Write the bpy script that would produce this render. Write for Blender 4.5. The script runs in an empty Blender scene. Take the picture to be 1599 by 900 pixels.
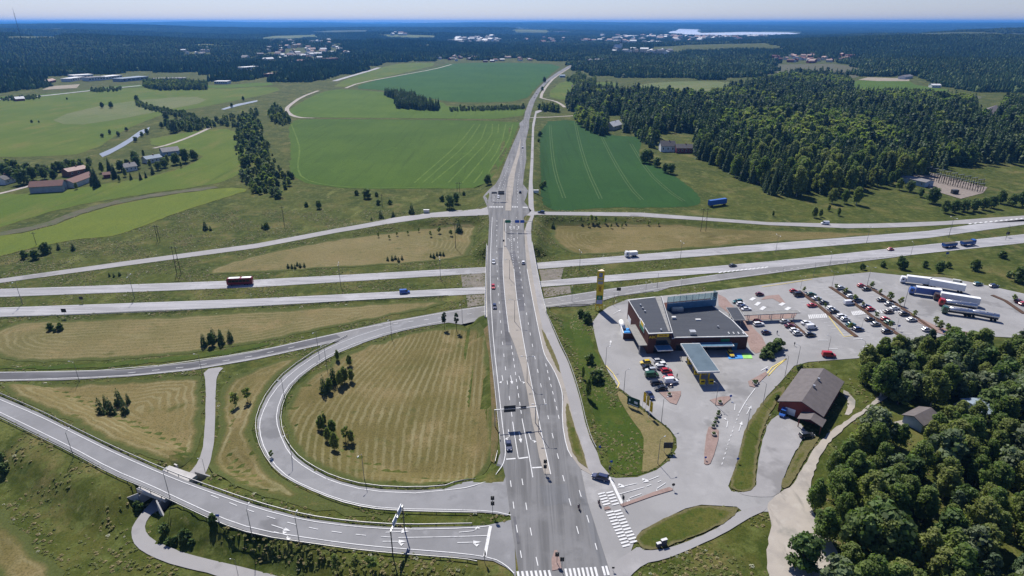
import bpy, math, random
import numpy as np
from mathutils import Vector, Matrix
from mathutils.geometry import delaunay_2d_cdt
R_ = math.radians
sc = bpy.context.scene
COL = sc.collection
# ---------------------------------------------------------------- camera, sky, sun, exposure
cam = bpy.data.cameras.new('camera'); camo = bpy.data.objects.new('camera', cam); COL.objects.link(camo)
camo.location = (0, 0, 120); camo.rotation_euler = (R_(90 - 23.0007), 0, 0)
cam.sensor_width = 36; cam.lens = 36 * 980 / 1599; cam.clip_start = 1; cam.clip_end = 90000
sc.camera = camo
SUN_EL, SUN_AZ = 51, -20            # degrees; azimuth from +Y towards +X
wo = bpy.data.worlds.new('World'); sc.world = wo; wo.use_nodes = True
sky = wo.node_tree.nodes.new('ShaderNodeTexSky'); sky.sky_type = 'NISHITA'; sky.sun_disc = False
sky.sun_elevation = R_(SUN_EL); sky.sun_rotation = R_(SUN_AZ); sky.air_density = 1.0; sky.dust_density = 0.1; sky.ozone_density = 1.4
bg = wo.node_tree.nodes['Background']; bg.inputs[1].default_value = 0.085
tint = wo.node_tree.nodes.new('ShaderNodeMix'); tint.data_type = 'RGBA'; tint.blend_type = 'MULTIPLY'; tint.inputs[0].default_value = 1.; tint.inputs[7].default_value = (.57, .62, .92, 1)
wo.node_tree.links.new(sky.outputs[0], tint.inputs[6]); wo.node_tree.links.new(tint.outputs[2], bg.inputs[0])
sun = bpy.data.lights.new('sun', 'SUN'); suno = bpy.data.objects.new('sun', sun); COL.objects.link(suno)
sun.energy = 4.6; sun.angle = R_(0.53); sun.color = (1, .955, .89)
sd = Vector((math.sin(R_(SUN_AZ)) * math.cos(R_(SUN_EL)), math.cos(R_(SUN_AZ)) * math.cos(R_(SUN_EL)), math.sin(R_(SUN_EL))))
suno.rotation_euler = sd.to_track_quat('Z', 'Y').to_euler(); suno.location = (0, 0, 400)
sc.view_settings.view_transform = 'Standard'; sc.view_settings.look = 'None'
sc.view_settings.exposure = 0.5; sc.view_settings.gamma = 1.0; sc.view_settings.use_curve_mapping = False
sc.render.engine = 'CYCLES'
sc.cycles.use_denoising = True
sc.cycles.max_bounces = 6; sc.cycles.diffuse_bounces = 2; sc.cycles.glossy_bounces = 2; sc.cycles.transmission_bounces = 3
sc.cycles.transparent_max_bounces = 8; sc.cycles.volume_bounces = 0; sc.cycles.caustics_reflective = False; sc.cycles.caustics_refractive = False
# ---------------------------------------------------------------- terrain height
#TERRAIN
L = 5.5
def _seg(P, pts):
    """distance to a polyline and the height interpolated along it"""
    best = np.full(len(P), 1e18); bz = np.zeros(len(P))
    for a, b in zip(pts[:-1], pts[1:]):
        ax, ay = a[0], a[1]; dx, dy = b[0] - ax, b[1] - ay
        t = np.clip(((P[:, 0] - ax) * dx + (P[:, 1] - ay) * dy) / (dx * dx + dy * dy + 1e-12), 0, 1)
        d = (P[:, 0] - ax - t * dx) ** 2 + (P[:, 1] - ay - t * dy) ** 2
        m = d < best; best = np.where(m, d, best)
        if len(a) > 2: bz = np.where(m, a[2] + t * (b[2] - a[2]), bz)
    return np.sqrt(best), bz
def inside(P, poly):
    x, y = P[:, 0], P[:, 1]; r = np.zeros(len(P), bool); n = len(poly)
    for i in range(n):
        x0, y0 = poly[i][:2]; x1, y1 = poly[i - 1][:2]
        if y0 != y1:
            r ^= ((y0 > y) != (y1 > y)) & (x < (x1 - x0) * (y - y0) / (y1 - y0) + x0)
    return r
def ss(t): t = np.clip(t, 0, 1); return t * t * (3 - 2 * t)
def base(P):
    x, y = P[:, 0], P[:, 1]
    def g(cx, cy, sx, sy, h, rot=0):
        c, s = math.cos(rot), math.sin(rot); u = (x - cx) * c + (y - cy) * s; v = -(x - cx) * s + (y - cy) * c
        return h * np.exp(-(u / sx) ** 2 - (v / sy) ** 2)
    z = g(-2300, 3000, 1100, 700, 60) + g(-900, 5200, 1000, 450, 34) + g(2100, 3000, 1150, 620, 56) + g(1250, 1750, 420, 260, 16) + g(520, 820, 220, 170, 7)
    z += g(-3600, 4700, 1500, 380, 66) + g(-300, 7400, 1300, 420, 46) + g(3600, 4500, 1500, 420, 62) + g(-5200, 7600, 2600, 600, 72) + g(-700, 3300, 420, 260, 24)
    z += g(-4800, 6500, 2200, 900, 58) + g(5200, 5200, 1600, 900, 50) + g(-1500, 8500, 1800, 700, 42)
    far = ss((y - 9000) / 5000)
    z += far * (36 + 18 * np.sin(x / 1700. + 1.) + 9 * np.sin(x / 620. + y / 1900.) + 12 * np.sin(y / 2300. + x / 5200.))
    z += ss((y - 15000) / 6000) * (24 + 8 * np.sin(x / 2900.))
    lake = np.exp(-((x - 3000) / 1500) ** 2 - ((y - 8900) / 1300) ** 2)
    return z * (1 - .97 * np.clip(lake * 1.6, 0, 1))
# road platforms: polygons (px traced, metres here) and graded centre lines
MAIN_POLY = [(0.5,102.57),(0.08,113.69),(-1.06,124.28),(-2.54,137.65),(-3.74,145.86),(-5.07,162.94),(-9.13,210.55),(-11.27,240.54),(-13.66,285.81),(-14.75,329.77),(-15,377.21),(-15.55,417.7),(18.61,417.7),(17.86,398.79),(15.15,370.48),(12.91,338.62),(13.77,296.26),(15.2,248.32),(17.94,230.19),(20.57,210.55),(22.19,196.18),(23.2,183.32),(24.12,168.14),(24.36,156.39),(25.67,148.76),(26.62,142.22),(28.5,124.28),(26.34,102.57)]
MAIN_S = [(0.5,102.57),(0.08,113.69),(-1.06,124.28),(-2.54,137.65),(-3.74,145.86),(-5.07,162.94),(-9.13,210.55),(-11.25,239.91),(14.48,245.03),(17.94,230.19),(20.57,210.55),(22.19,196.18),(23.2,183.32),(24.12,168.14),(24.36,156.39),(25.67,148.76),(26.62,142.22),(28.5,124.28),(26.34,102.57)]
MAIN_N = [(-14.75,329.77),(-15,377.21),(-15.55,417.7),(18.61,417.7),(17.86,398.79),(15.15,370.48),(12.91,338.62),(13.01,330.85)]
MAIN_FALL = [(-1.05,398.79,5.5),(-0.2,450,5.3),(1.8,504.8,4.6),(5.7,589.6,3.4),(13.2,750.6,1.6),(21.8,896.7,0.4),(38.2,1095.2,0.1)]
PLATEAU = [(15.12,102.57),(22.99,138.97),(23.8,153.27),(28.98,156.39),(37.16,164.65),(33.76,178.16),(32.85,191.74),(30.25,208.04),(31.68,226.72),(36.3,243.09),(50.53,257.95),(95.63,272.05),(130.7,279.19),(164.85,289.23),(179.37,292.71),(193.23,288.37),(211.65,284.97),(229.65,272.05),(244.27,260.81),(306.93,248.32),(156.27,102.57)]
LOOP = [(-0.74,126.57,5.5),(-9.86,127.73,5.5),(-26.52,128.3,5.2),(-40.63,131.62,4.6),(-52.71,138.14,4),(-63.43,146.52,3.4),(-73.87,160.22,2.7),(-79.79,174.97,2.1),(-81.77,191.85,1.5),(-77.56,207.89,0.9),(-69.07,222.07,0.4),(-53.96,237.01,0)]
RAMP = [(-0.69,113.69,5.5),(-9.07,113.69,5.5),(-24.46,114.69,5.5),(-47.1,118.82,5.5),(-63.87,121.61,5.5),(-76.29,126.21,5.4),(-88.19,132.05,5.3),(-99.1,138.13,5.1),(-115.35,146.18,4.8),(-135.36,156.94,4.4),(-168.21,174.67,3.8),(-203,193.39,3.2)]
ROAD_W = [(-14.45,397.29,5.5),(-20.77,397.98,5.3),(-41.45,394.33,4.2),(-65.82,389.69,3),(-95.97,376.34,1.6),(-123.14,359.71,0.8),(-148.13,343.9,0.2),(-206.75,316.23,0),(-256.71,290.91,0)]
ROAD_E = [(12.69,394.3,5.5),(21.05,394.99,5.3),(54.72,397.29,4.2),(84.31,398.08,3.1),(125.28,393.68,1.8),(164.64,387.07,0.8),(213.99,383.5,0.2)]
MWAY_A = [(-273.98,273.34,0),(-245.82,276.4,0),(-127.34,288.4,0),(-13.27,306.77,0),(13.14,312.39,0),(147.91,342.24,0),(255.43,367.1,0),(336.56,393.9,0)]
MWAY_B = [(-256.03,252.1,0),(-229.07,254.1,0),(-118.63,265.21,0),(-12.26,279.51,0),(14.15,287.57,0),(137.04,313.34,0),(216.85,333.52,0),(309.76,358.47,0)]
SLIP = [(-206.77,196.8,0.6),(-187.35,198.75,0.5),(-141.88,201.19,0.4),(-99.8,215.09,0.2),(-72.73,231.16,0),(-44.05,243.11,0),(-11.39,256.12,0),(15.26,264.49,0),(49.46,277.17,0),(101.02,294.31,0)]
PATH_N = [(-109.72,198.02,0.4),(-94.97,164.34,0.9),(-91.2,153.21,0.9),(-89.98,145.95,0.9),(-90.37,141.3,0.9)]
PATH_T = [(-90.52,142.37,0.9),(-93.61,136.21,0.8),(-95.5,130.44,0.7)]
PATH_S = [(-95.41,130.91,0.7),(-95.91,126.14,0.6),(-94.23,120.65,0.6),(-88.43,116.1,0.6),(-76.59,112.55,0.6),(-59.49,107.87,0.6),(-46.25,103.44,0.6)]
def _poly(z, P, poly, run, lev=L):
    d, _ = _seg(P, list(poly) + [poly[0]]); d = np.where(inside(P, poly), 0, d)
    w = ss(1 - (d - .6) / run); return z + (lev - z) * w
def _line(z, P, pts, hw, run):
    d, bz = _seg(P, pts); w = ss(1 - (d - hw) / run); return z + (bz - z) * w
def _height(P, road):
    P = np.asarray(P, float).reshape(-1, 2)
    z = base(P)
    n = (np.abs(P[:, 0]) < 900) & (P[:, 1] < 1400) & (P[:, 1] > -200)
    if n.any():
        Q = P[n]; q = z[n]
        q = _line(q, Q, MAIN_FALL, 15, 14)
        q = _line(q, Q, ROAD_W, 6, 11); q = _line(q, Q, ROAD_E, 6, 11)
        q = _poly(q, Q, PLATEAU, 15)
        q = _line(q, Q, LOOP, 6.5, 10)
        q = _line(q, Q, RAMP, 8.5, 10)
        if not road: q = _poly(q, Q, MAIN_S, 8); q = _poly(q, Q, MAIN_N, 8)
        q = _line(q, Q, SLIP, 6, 5); q = _line(q, Q, MWAY_A, 7, 7); q = _line(q, Q, MWAY_B, 7, 6)
        if road: q = _poly(q, Q, MAIN_POLY, 4)
        else:
            q = _line(q, Q, PATH_N, 3, 6); q = _line(q, Q, PATH_S, 3, 6); q = _line(q, Q, PATH_T, 3.2, 2.5)
        z[n] = q
    return z
def EV(P): return _height(P, False)
def RV(P): return _height(P, True)
#TERRAIN_END
# ---------------------------------------------------------------- materials
class NT:
    def __init__(s, name):
        s.m = bpy.data.materials.new(name); s.m.use_nodes = True; s.t = s.m.node_tree; s.p = s.t.nodes['Principled BSDF']
    def n(s, t, **kw):
        x = s.t.nodes.new(t)
        for k, v in kw.items():
            if k.startswith('_'): setattr(x, k[1:], v)
            else: x.inputs[k.replace('__', ' ')].default_value = v
        return x
    def l(s, a, b): s.t.links.new(a, b)
    def noise(s, co, scale, detail=4, rough=.6, stretch=None):
        if stretch:
            mp = s.n('ShaderNodeMapping'); mp.inputs['Scale'].default_value = stretch[:3]
            if len(stretch) > 3: mp.inputs['Rotation'].default_value = (0, 0, stretch[3])
            s.l(co, mp.inputs['Vector']); co = mp.outputs[0]
        x = s.n('ShaderNodeTexNoise', Scale=scale, Detail=detail, Roughness=rough); s.l(co, x.inputs['Vector']); return x.outputs['Fac']
    def ramp(s, f, lo, hi):
        x = s.n('ShaderNodeMapRange'); x.inputs['From Min'].default_value = lo; x.inputs['From Max'].default_value = hi; x.interpolation_type = 'SMOOTHSTEP'
        s.l(f, x.inputs['Value']); return x.outputs[0]
    def mix(s, f, a, b, mode='MIX'):
        x = s.n('ShaderNodeMix', _data_type='RGBA', _blend_type=mode)
        for v, i in ((f, 0), (a, 6), (b, 7)):
            if isinstance(v, (int, float)): x.inputs[i].default_value = v
            elif isinstance(v, tuple): x.inputs[i].default_value = (*v[:3], 1)
            else: s.l(v, x.inputs[i])
        return x.outputs[2]
    def math(s, op, a, b=0.):
        x = s.n('ShaderNodeMath', _operation=op)
        for i, v in enumerate((a, b)):
            if isinstance(v, (int, float)): x.inputs[i].default_value = v
            else: s.l(v, x.inputs[i])
        return x.outputs[0]
MATS = {}
def plain(name, col, rough=.6, metal=0., spec=.4, var=.12, scale=.6):
    if name in MATS: return MATS[name]
    k = NT(name); co = k.n('ShaderNodeTexCoord').outputs['Object']
    f = k.ramp(k.noise(co, scale, 5), .3, .7)
    k.l(k.mix(f, tuple(c * (1 - var) for c in col), tuple(min(1, c * (1 + var)) for c in col)), k.p.inputs['Base Color'])
    k.p.inputs['Roughness'].default_value = rough; k.p.inputs['Metallic'].default_value = metal; k.p.inputs['Specular IOR Level'].default_value = spec
    MATS[name] = k.m; return k.m
def ground(name, layers, rough=.95, spec=.1, mow=None, edge=None, bump=.0, streak=None):
    """layers: [colour, (colour, scale, lo, hi, stretch or None), ...] mixed by world-space noise"""
    if name in MATS: return MATS[name]
    k = NT(name); co = k.n('ShaderNodeNewGeometry').outputs['Position']
    c = layers[0]
    for ly in layers[1:]:
        f = k.ramp(k.noise(co, ly[1], 5, .62, ly[4] if len(ly) > 4 else None), ly[2], ly[3]); c = k.mix(f, c, ly[0])
    if mow or edge:
        at = k.n('ShaderNodeAttribute', _attribute_name='edge').outputs['Fac']
        wob = k.math('MULTIPLY', k.math('SUBTRACT', k.noise(co, .035, 3), .5), 9.)
        at2 = k.math('ADD', at, k.math('MULTIPLY', k.math('SUBTRACT', k.noise(co, .35, 3), .5), 1.6))
    if mow:
        col, period, amt = mow
        if isinstance(period, tuple):
            sp = k.n('ShaderNodeSeparateXYZ'); k.l(co, sp.inputs[0]); bend = k.math('MULTIPLY', k.math('SINE', k.math('MULTIPLY', sp.outputs[1], .045)), k.math('MULTIPLY', k.ramp(sp.outputs[0], -15., -60.), 7.))
            period = period[1]; wv = k.math('ADD', k.math('ADD', sp.outputs[0], bend), k.math('MULTIPLY', k.math('SUBTRACT', k.noise(co, .25, 4), .5), 1.3))
        else: wv = k.math('ADD', at2, k.math('MULTIPLY', wob, .5))
        w = k.math('SINE', k.math('MULTIPLY', wv, 2 * math.pi / period))
        f = k.math('MULTIPLY', k.math('MULTIPLY', k.ramp(w, -.1, 1.), k.ramp(k.noise(co, .05, 4), .3, .66)), amt)
        c = k.mix(f, c, col)
    if edge:
        col, width = edge
        f = k.ramp(k.math('ADD', at2, k.math('MULTIPLY', wob, .35)), width, width * .35); c = k.mix(f, c, col)
    fine = k.ramp(k.noise(co, 2.2, 6, .7), .25, .75)
    c = k.mix(fine, c, k.mix(1., c, (.55, .56, .52), 'MULTIPLY')) if bump >= 0 else c
    k.l(c, k.p.inputs['Base Color']); k.p.inputs['Roughness'].default_value = rough; k.p.inputs['Specular IOR Level'].default_value = spec
    if bump > 0:
        b = k.n('ShaderNodeBump', Strength=bump, Distance=.25); k.l(k.noise(co, 1.3, 6, .7), b.inputs['Height']); k.l(b.outputs[0], k.p.inputs['Normal'])
    MATS[name] = k.m; return k.m
def leafmat(name, c1, c2, c3, trans=.35):
    k = NT(name); oi = k.n('ShaderNodeObjectInfo').outputs['Random']; co = k.n('ShaderNodeTexCoord').outputs['Object']
    at = k.n('ShaderNodeAttribute', _attribute_name='tint').outputs['Fac']
    c = k.mix(k.ramp(k.noise(co, .45, 3), .35, .65), c1, c2)
    c = k.mix(k.math('MULTIPLY', k.ramp(oi, 0, 1), .9), c, c3)
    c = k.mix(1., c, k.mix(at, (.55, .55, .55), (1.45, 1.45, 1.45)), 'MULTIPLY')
    k.l(c, k.p.inputs['Base Color']); k.p.inputs['Roughness'].default_value = .65; k.p.inputs['Specular IOR Level'].default_value = .25
    tr = k.n('ShaderNodeBsdfTranslucent'); k.l(k.mix(1., c, (1.1, 1.25, .6), 'MULTIPLY'), tr.inputs['Color'])
    ms = k.n('ShaderNodeMixShader'); ms.inputs[0].default_value = trans
    k.l(k.p.outputs[0], ms.inputs[1]); k.l(tr.outputs[0], ms.inputs[2]); k.l(ms.outputs[0], k.t.nodes['Material Output'].inputs['Surface'])
    MATS[name] = k.m; return k.m
# ---------------------------------------------------------------- mesh tools
def tag(o, label=None, cat=None, group=None, kind=None):
    for k, v in (('label', label), ('category', cat), ('group', group), ('kind', kind)):
        if v: o[k] = v
    return o
def link(name, data, parent=None, loc=None, rz=0.):
    o = bpy.data.objects.new(name, data); COL.objects.link(o)
    if parent: o.parent = parent
    if loc is not None: o.location = loc
    if rz: o.rotation_euler = (0, 0, rz)
    return o
def empty(name, loc, rz=0.): return link(name, None, None, loc, rz)
def mesh(name, v, f, mats, smooth=False, mi=None, attr=None):
    me = bpy.data.meshes.new(name); me.from_pydata([tuple(p) for p in v], [], [tuple(x) for x in f])
    for m in (mats if isinstance(mats, (list, tuple)) else [mats]): me.materials.append(m)
    if mi is not None: me.polygons.foreach_set('material_index', mi)
    if smooth: me.polygons.foreach_set('use_smooth', [True] * len(me.polygons))
    if attr is not None:
        for nm, dom, vals in attr: me.attributes.new(nm, 'FLOAT', dom).data.foreach_set('value', np.asarray(vals, np.float32))
    return me
class MB:
    """collects simple solids; build() links them as one mesh object"""
    def __init__(s): s.v = []; s.f = []; s.mi = []; s.cur = 0
    def add(s, v, f):
        b = len(s.v); s.v += [tuple(p) for p in v]; s.f += [tuple(i + b for i in q) for q in f]; s.mi += [s.cur] * len(f); return s
    def box(s, x0, y0, z0, x1, y1, z1):
        return s.add([(x0, y0, z0), (x1, y0, z0), (x1, y1, z0), (x0, y1, z0), (x0, y0, z1), (x1, y0, z1), (x1, y1, z1), (x0, y1, z1)],
                     [(3, 2, 1, 0), (4, 5, 6, 7), (0, 1, 5, 4), (1, 2, 6, 5), (2, 3, 7, 6), (3, 0, 4, 7)])
    def frus(s, lo, hi, z0, z1):
        (a, b, c, d), (e, f, g, h) = lo, hi
        return s.add([(a, b, z0), (c, b, z0), (c, d, z0), (a, d, z0), (e, f, z1), (g, f, z1), (g, h, z1), (e, h, z1)],
                     [(3, 2, 1, 0), (4, 5, 6, 7), (0, 1, 5, 4), (1, 2, 6, 5), (2, 3, 7, 6), (3, 0, 4, 7)])
    def loft(s, rings, cap=True):
        n = len(rings[0]); v = [p for r in rings for p in r]; f = []
        for i in range(len(rings) - 1):
            for j in range(n): f.append((i * n + j, i * n + (j + 1) % n, (i + 1) * n + (j + 1) % n, (i + 1) * n + j))
        if cap: f.append(tuple(range(n - 1, -1, -1))); f.append(tuple((len(rings) - 1) * n + j for j in range(n)))
        return s.add(v, f)
    def tube(s, pts, rad, n=6):
        rings = []; pts = [Vector(p) for p in pts]
        if not isinstance(rad, (list, tuple)): rad = [rad] * len(pts)
        for i, p in enumerate(pts):
            d = (pts[min(i + 1, len(pts) - 1)] - pts[max(i - 1, 0)]).normalized()
            u = d.cross(Vector((0, 0, 1)) if abs(d.z) < .9 else Vector((1, 0, 0))).normalized(); w = d.cross(u)
            rings.append([p + (u * math.cos(2 * math.pi * j / n) + w * math.sin(2 * math.pi * j / n)) * rad[i] for j in range(n)])
        return s.loft(rings)
    def prism(s, poly, z0, z1):
        a = sum(poly[i - 1][0] * poly[i][1] - poly[i][0] * poly[i - 1][1] for i in range(len(poly)))
        if a < 0: poly = poly[::-1]
        n = len(poly)
        return s.add([(x, y, z0) for x, y in poly] + [(x, y, z1) for x, y in poly],
                     [tuple(range(n - 1, -1, -1)), tuple(range(n, 2 * n))] + [(i, (i + 1) % n, n + (i + 1) % n, n + i) for i in range(n)])
    def quad(s, a, b, c, d): return s.add([a, b, c, d], [(0, 1, 2, 3)])
    def data(s, name, m, smooth=False): return mesh(name, s.v, s.f, m, smooth, s.mi)
    def build(s, name, m, parent=None, loc=None, rz=0., smooth=False): return link(name, s.data(name, m, smooth), parent, loc, rz)
def dens(pts, step):
    o = []
    for a, b in zip(pts[:-1], pts[1:]):
        n = max(1, int(math.hypot(b[0] - a[0], b[1] - a[1]) / step))
        o += [(a[0] + (b[0] - a[0]) * i / n, a[1] + (b[1] - a[1]) * i / n) for i in range(n)]
    return o + [tuple(pts[-1][:2])]
def smooth(pts, closed=False, it=2):
    for _ in range(it):
        n = len(pts); o = [] if closed else [tuple(pts[0][:2])]
        for i in range(n if closed else n - 1):
            a, b = pts[i], pts[(i + 1) % n]
            o += [(a[0] * .75 + b[0] * .25, a[1] * .75 + b[1] * .25), (a[0] * .25 + b[0] * .75, a[1] * .25 + b[1] * .75)]
        if not closed: o.append(tuple(pts[-1][:2]))
        pts = o
    return pts
HARD = []
def sheet(name, poly, m, off=.1, surf=EV, step=None, closed_smooth=0, kind='structure', label=None, skirt=0., cat=None, ragged=0.):
    """a ground sheet following the terrain; carries 'edge' = metres to its border"""
    if closed_smooth: poly = smooth(poly, True, closed_smooth)
    P = np.array([p[:2] for p in poly]); lo, hi = P.min(0), P.max(0)
    if step is None: step = max(3.5, math.sqrt((hi[0] - lo[0]) * (hi[1] - lo[1]) / 2600.))
    ring = dens(list(poly) + [poly[0]], step)[:-1]
    gx, gy = np.meshgrid(np.arange(lo[0] + step / 2, hi[0], step), np.arange(lo[1] + step / 2, hi[1], step)); G = np.c_[gx.ravel(), gy.ravel()]
    if ragged: rr_ = random.Random(len(ring)); ring = [(x + ragged * rr_.gauss(0, .8), y + ragged * rr_.gauss(0, .8)) for x, y in ring]
    if off >= .15 or 'mown' in name or 'crop' in name: HARD.append(ring)
    rp = ring + [ring[0]]
    if len(G):
        G = G[inside(G, ring)]
        if len(G): G = G[_seg(G, rp)[0] > step * .45]
    n = len(ring); pts = [Vector(p) for p in ring] + [Vector(p) for p in G]
    v, e, f, *_ = delaunay_2d_cdt(pts, [(i, (i + 1) % n) for i in range(n)], [], 1, 1e-4)
    V = np.array([(p.x, p.y) for p in v]); z = surf(V) + off
    ed = _seg(V, rp)[0]
    vv = [(x, y, h) for (x, y), h in zip(V, z)]; ff = [tuple(t) if (V[t[1]][0] - V[t[0]][0]) * (V[t[2]][1] - V[t[0]][1]) - (V[t[1]][1] - V[t[0]][1]) * (V[t[2]][0] - V[t[0]][0]) > 0 else tuple(t)[::-1] for t in f]
    if skirt:
        b = len(vv); rz = surf(np.array(ring)) + off
        for i in range(n): vv += [(ring[i][0], ring[i][1], rz[i]), (ring[i][0], ring[i][1], rz[i] - skirt)]
        ff += [(b + 2 * i, b + 2 * i + 1, b + 2 * ((i + 1) % n) + 1, b + 2 * ((i + 1) % n)) for i in range(n)]; ed = np.r_[ed, np.zeros(2 * n)]
    o = link(name, mesh(name, vv, ff, m, attr=[('edge', 'POINT', ed)]))
    return tag(o, label, cat, None, kind)
def offset_line(pts, d):
    o = []
    for i in range(len(pts)):
        a = pts[max(i - 1, 0)]; b = pts[min(i + 1, len(pts) - 1)]; dx, dy = b[0] - a[0], b[1] - a[1]; k = math.hypot(dx, dy) or 1
        o.append((pts[i][0] - dy / k * d, pts[i][1] + dx / k * d))
    return o
def strip(mb, pts, width, off, surf, step=3.):
    pts = dens(pts, step); a = offset_line(pts, width / 2); b = offset_line(pts, -width / 2)
    za = surf(np.array(a)) + off; zb = surf(np.array(b)) + off; n = len(pts)
    mb.add([(*p, z) for p, z in zip(a, za)] + [(*p, z) for p, z in zip(b, zb)], [(i, n + i, n + i + 1, i + 1) for i in range(n - 1)])
def dashes(mb, pts, width, on, gap, off, surf, start=0.):
    pts = dens(pts, .5); acc = -start; cur = []; last = pts[0]
    for p in pts:
        acc += math.hypot(p[0] - last[0], p[1] - last[1]); last = p
        if acc >= 0 and acc % (on + gap) < on: cur.append(p)
        else:
            if len(cur) > 1: strip(mb, [cur[0], cur[-1]], width, off, surf)
            cur = []
    if len(cur) > 1: strip(mb, [cur[0], cur[-1]], width, off, surf)
def Z(x, y, surf=EV): return float(surf(np.array([(x, y)]))[0])
def ribbon(name, pts, width, m, off, surf, parent=None, kind='structure', sm=1, step=4.):
    mb = MB(); strip(mb, smooth(pts, False, sm) if sm else pts, width, off, surf, step)
    return tag(mb.build(name, m, parent), kind=kind if not parent else None)
_copyn = 0
def copy_tree(o, loc=None, rz=None, scale=None, paint=None, mats=None):
    c = o.copy(); COL.objects.link(c)
    if loc is not None: c.location = loc
    if rz is not None: c.rotation_euler = (0, 0, rz)
    if scale is not None: c.scale = (scale,) * 3 if isinstance(scale, (int, float)) else scale
    for ch in KIDS.get(o.name, []):
        d = ch.copy(); COL.objects.link(d); d.parent = c
        if paint and ch.get('paint'):
            d.material_slots[0].link = 'OBJECT'; d.material_slots[0].material = paint
        for g in KIDS.get(ch.name, []):
            e = g.copy(); COL.objects.link(e); e.parent = d
    return c
KIDS = {}
def register(o):
    KIDS[o.name] = list(o.children)
    for ch in o.children: KIDS[ch.name] = list(ch.children)
    return o
# ---------------------------------------------------------------- ground sheet
GR1, GR2, GR3, STRAW = (.063, .079, .013), (.041, .06, .009), (.094, .099, .021), (.175, .147, .055)
m_meadow = ground('meadow grass', [GR1, (GR2, .02, .4, .6), (GR3, .06, .45, .65), (STRAW, .045, .52, .72), ((.115, .135, .035), .3, .45, .7), ((.05, .072, .016), .13, .56, .72), ((.2, .185, .075), .22, .58, .78, (1, .35, 1, .4)), ((.15, .16, .045), .07, .55, .72, (1, .4, 1, -.3)), ((.22, .2, .1), .5, .64, .8, (1, .5, 1, .2)), (GR2, .9, .5, .75)], bump=.35)
m_verge = ground('verge grass', [(.07, .088, .015), ((.105, .108, .025), .08, .4, .62), (STRAW, .12, .6, .8), ((.04, .075, .014), .5, .5, .75)], bump=.35, edge=((.15, .135, .06), 1.2))
m_lush = ground('lush grass', [(.052, .084, .011), ((.08, .1, .018), .1, .4, .65), ((.15, .14, .055), .16, .58, .78), ((.035, .07, .013), .35, .5, .75)], bump=.35)
def hay(name, period, amt, edgew=5., a=(.195, .155, .063), b=(.128, .11, .036)):
    return ground(name, [b, (a, .018, .35, .62, (1, .55, 1)), ((.225, .175, .08), .06, .5, .7), ((.09, .095, .025), .11, .56, .76), ((.27, .205, .1), .03, .62, .78), ((.095, .09, .028), 1.1, .5, .8)], mow=((.3, .27, .15), period, amt), edge=((.085, .1, .028), edgew), bump=.3)
m_hay1 = hay('mown hay wide rows', 2.4, .55, 3.); m_hay2 = hay('mown hay', 2.8, .3, 3.); m_hay3 = hay('dry hay', 2.6, .4, 3., (.205, .168, .075), (.145, .132, .05)); m_hayx = hay('mown hay straight rows', ('x', 2.3), .55, 3.)
def axis(lo, dlo, dhi, hi, step, grow):
    a = list(np.arange(dlo, dhi, step)); d = step; x = dlo; left = []
    while x > lo: d *= grow; x -= d; left.append(x)
    d = step; x = a[-1]; right = []
    while x < hi: d *= grow; x += d; right.append(x)
    return np.array(left[::-1] + a + right)
xs = axis(-28000, -260, 260, 28000, 3., 1.07); ys = axis(-1500, 85, 430, 27000, 3., 1.045)
gx, gy = np.meshgrid(xs, ys); G = np.c_[gx.ravel(), gy.ravel()]; gz = EV(G); nx, ny = len(xs), len(ys)
gv = np.c_[G, gz]
q = np.arange(nx * ny).reshape(ny, nx); gf = np.stack([q[:-1, :-1], q[:-1, 1:], q[1:, 1:], q[1:, :-1]], -1).reshape(-1, 4)
tag(link('ground', mesh('ground', gv.tolist(), gf.tolist(), m_meadow, smooth=True)), 'grass covered land of low hills', None, None, 'structure')
# ---------------------------------------------------------------- fields
def crop(name, c, c2, c3=None, sc_=.01): return ground(name, [c, (c2, sc_, .38, .64), ((c3 or c2), .05, .5, .72, (1, .3, 1, .5)), (tuple(v * .78 for v in c), .11, .5, .8, (1.6, .07, 1, -.35)), (tuple(v * 1.25 for v in c2), .03, .58, .8), (tuple(v * .8 for v in c), .5, .5, .75)], bump=.15, edge=(tuple(v * .92 for v in c2), 2.5))
m_crop_a = crop('young oat crop', (.058, .11, .012), (.074, .13, .015)); m_crop_b = crop('young barley crop', (.072, .13, .014), (.092, .15, .018))
m_crop_d = crop('dark rape crop', (.024, .075, .016), (.03, .088, .018)); m_crop_e = crop('dark far crop', (.034, .1, .02), (.044, .115, .022))
m_pasture = crop('pasture', (.088, .138, .018), (.118, .155, .022), (.15, .155, .034)); m_pasture2 = crop('yellow pasture', (.12, .16, .024), (.15, .18, .026), (.1, .145, .025))
m_soil = ground('bare soil', [(.12, .112, .075), ((.14, .13, .085), .05, .4, .7), ((.085, .11, .045), .12, .42, .7)]); m_pale = ground('pale sand', [(.36, .31, .24), ((.28, .25, .19), .1, .4, .7)])
m_meadow2 = crop('far hay meadow', (.13, .165, .055), (.165, .18, .075))
F = .12
sheet('crop_field', [(-287.9,838.7),(-266.4,760.7),(-229.1,657.2),(-196.1,549.9),(-178.7,511),(-151.9,489.1),(-119.2,478.8),(-49.7,480.8),(-24.9,484.6),(-13.3,504.8),(-3.5,623.4),(6.6,776),(11.3,838.3),(-135.9,856.2),(-282.6,862.2)], m_crop_a, F, label='green crop field with yellow tramlines left of the main road', closed_smooth=1, ragged=.7)
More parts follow.
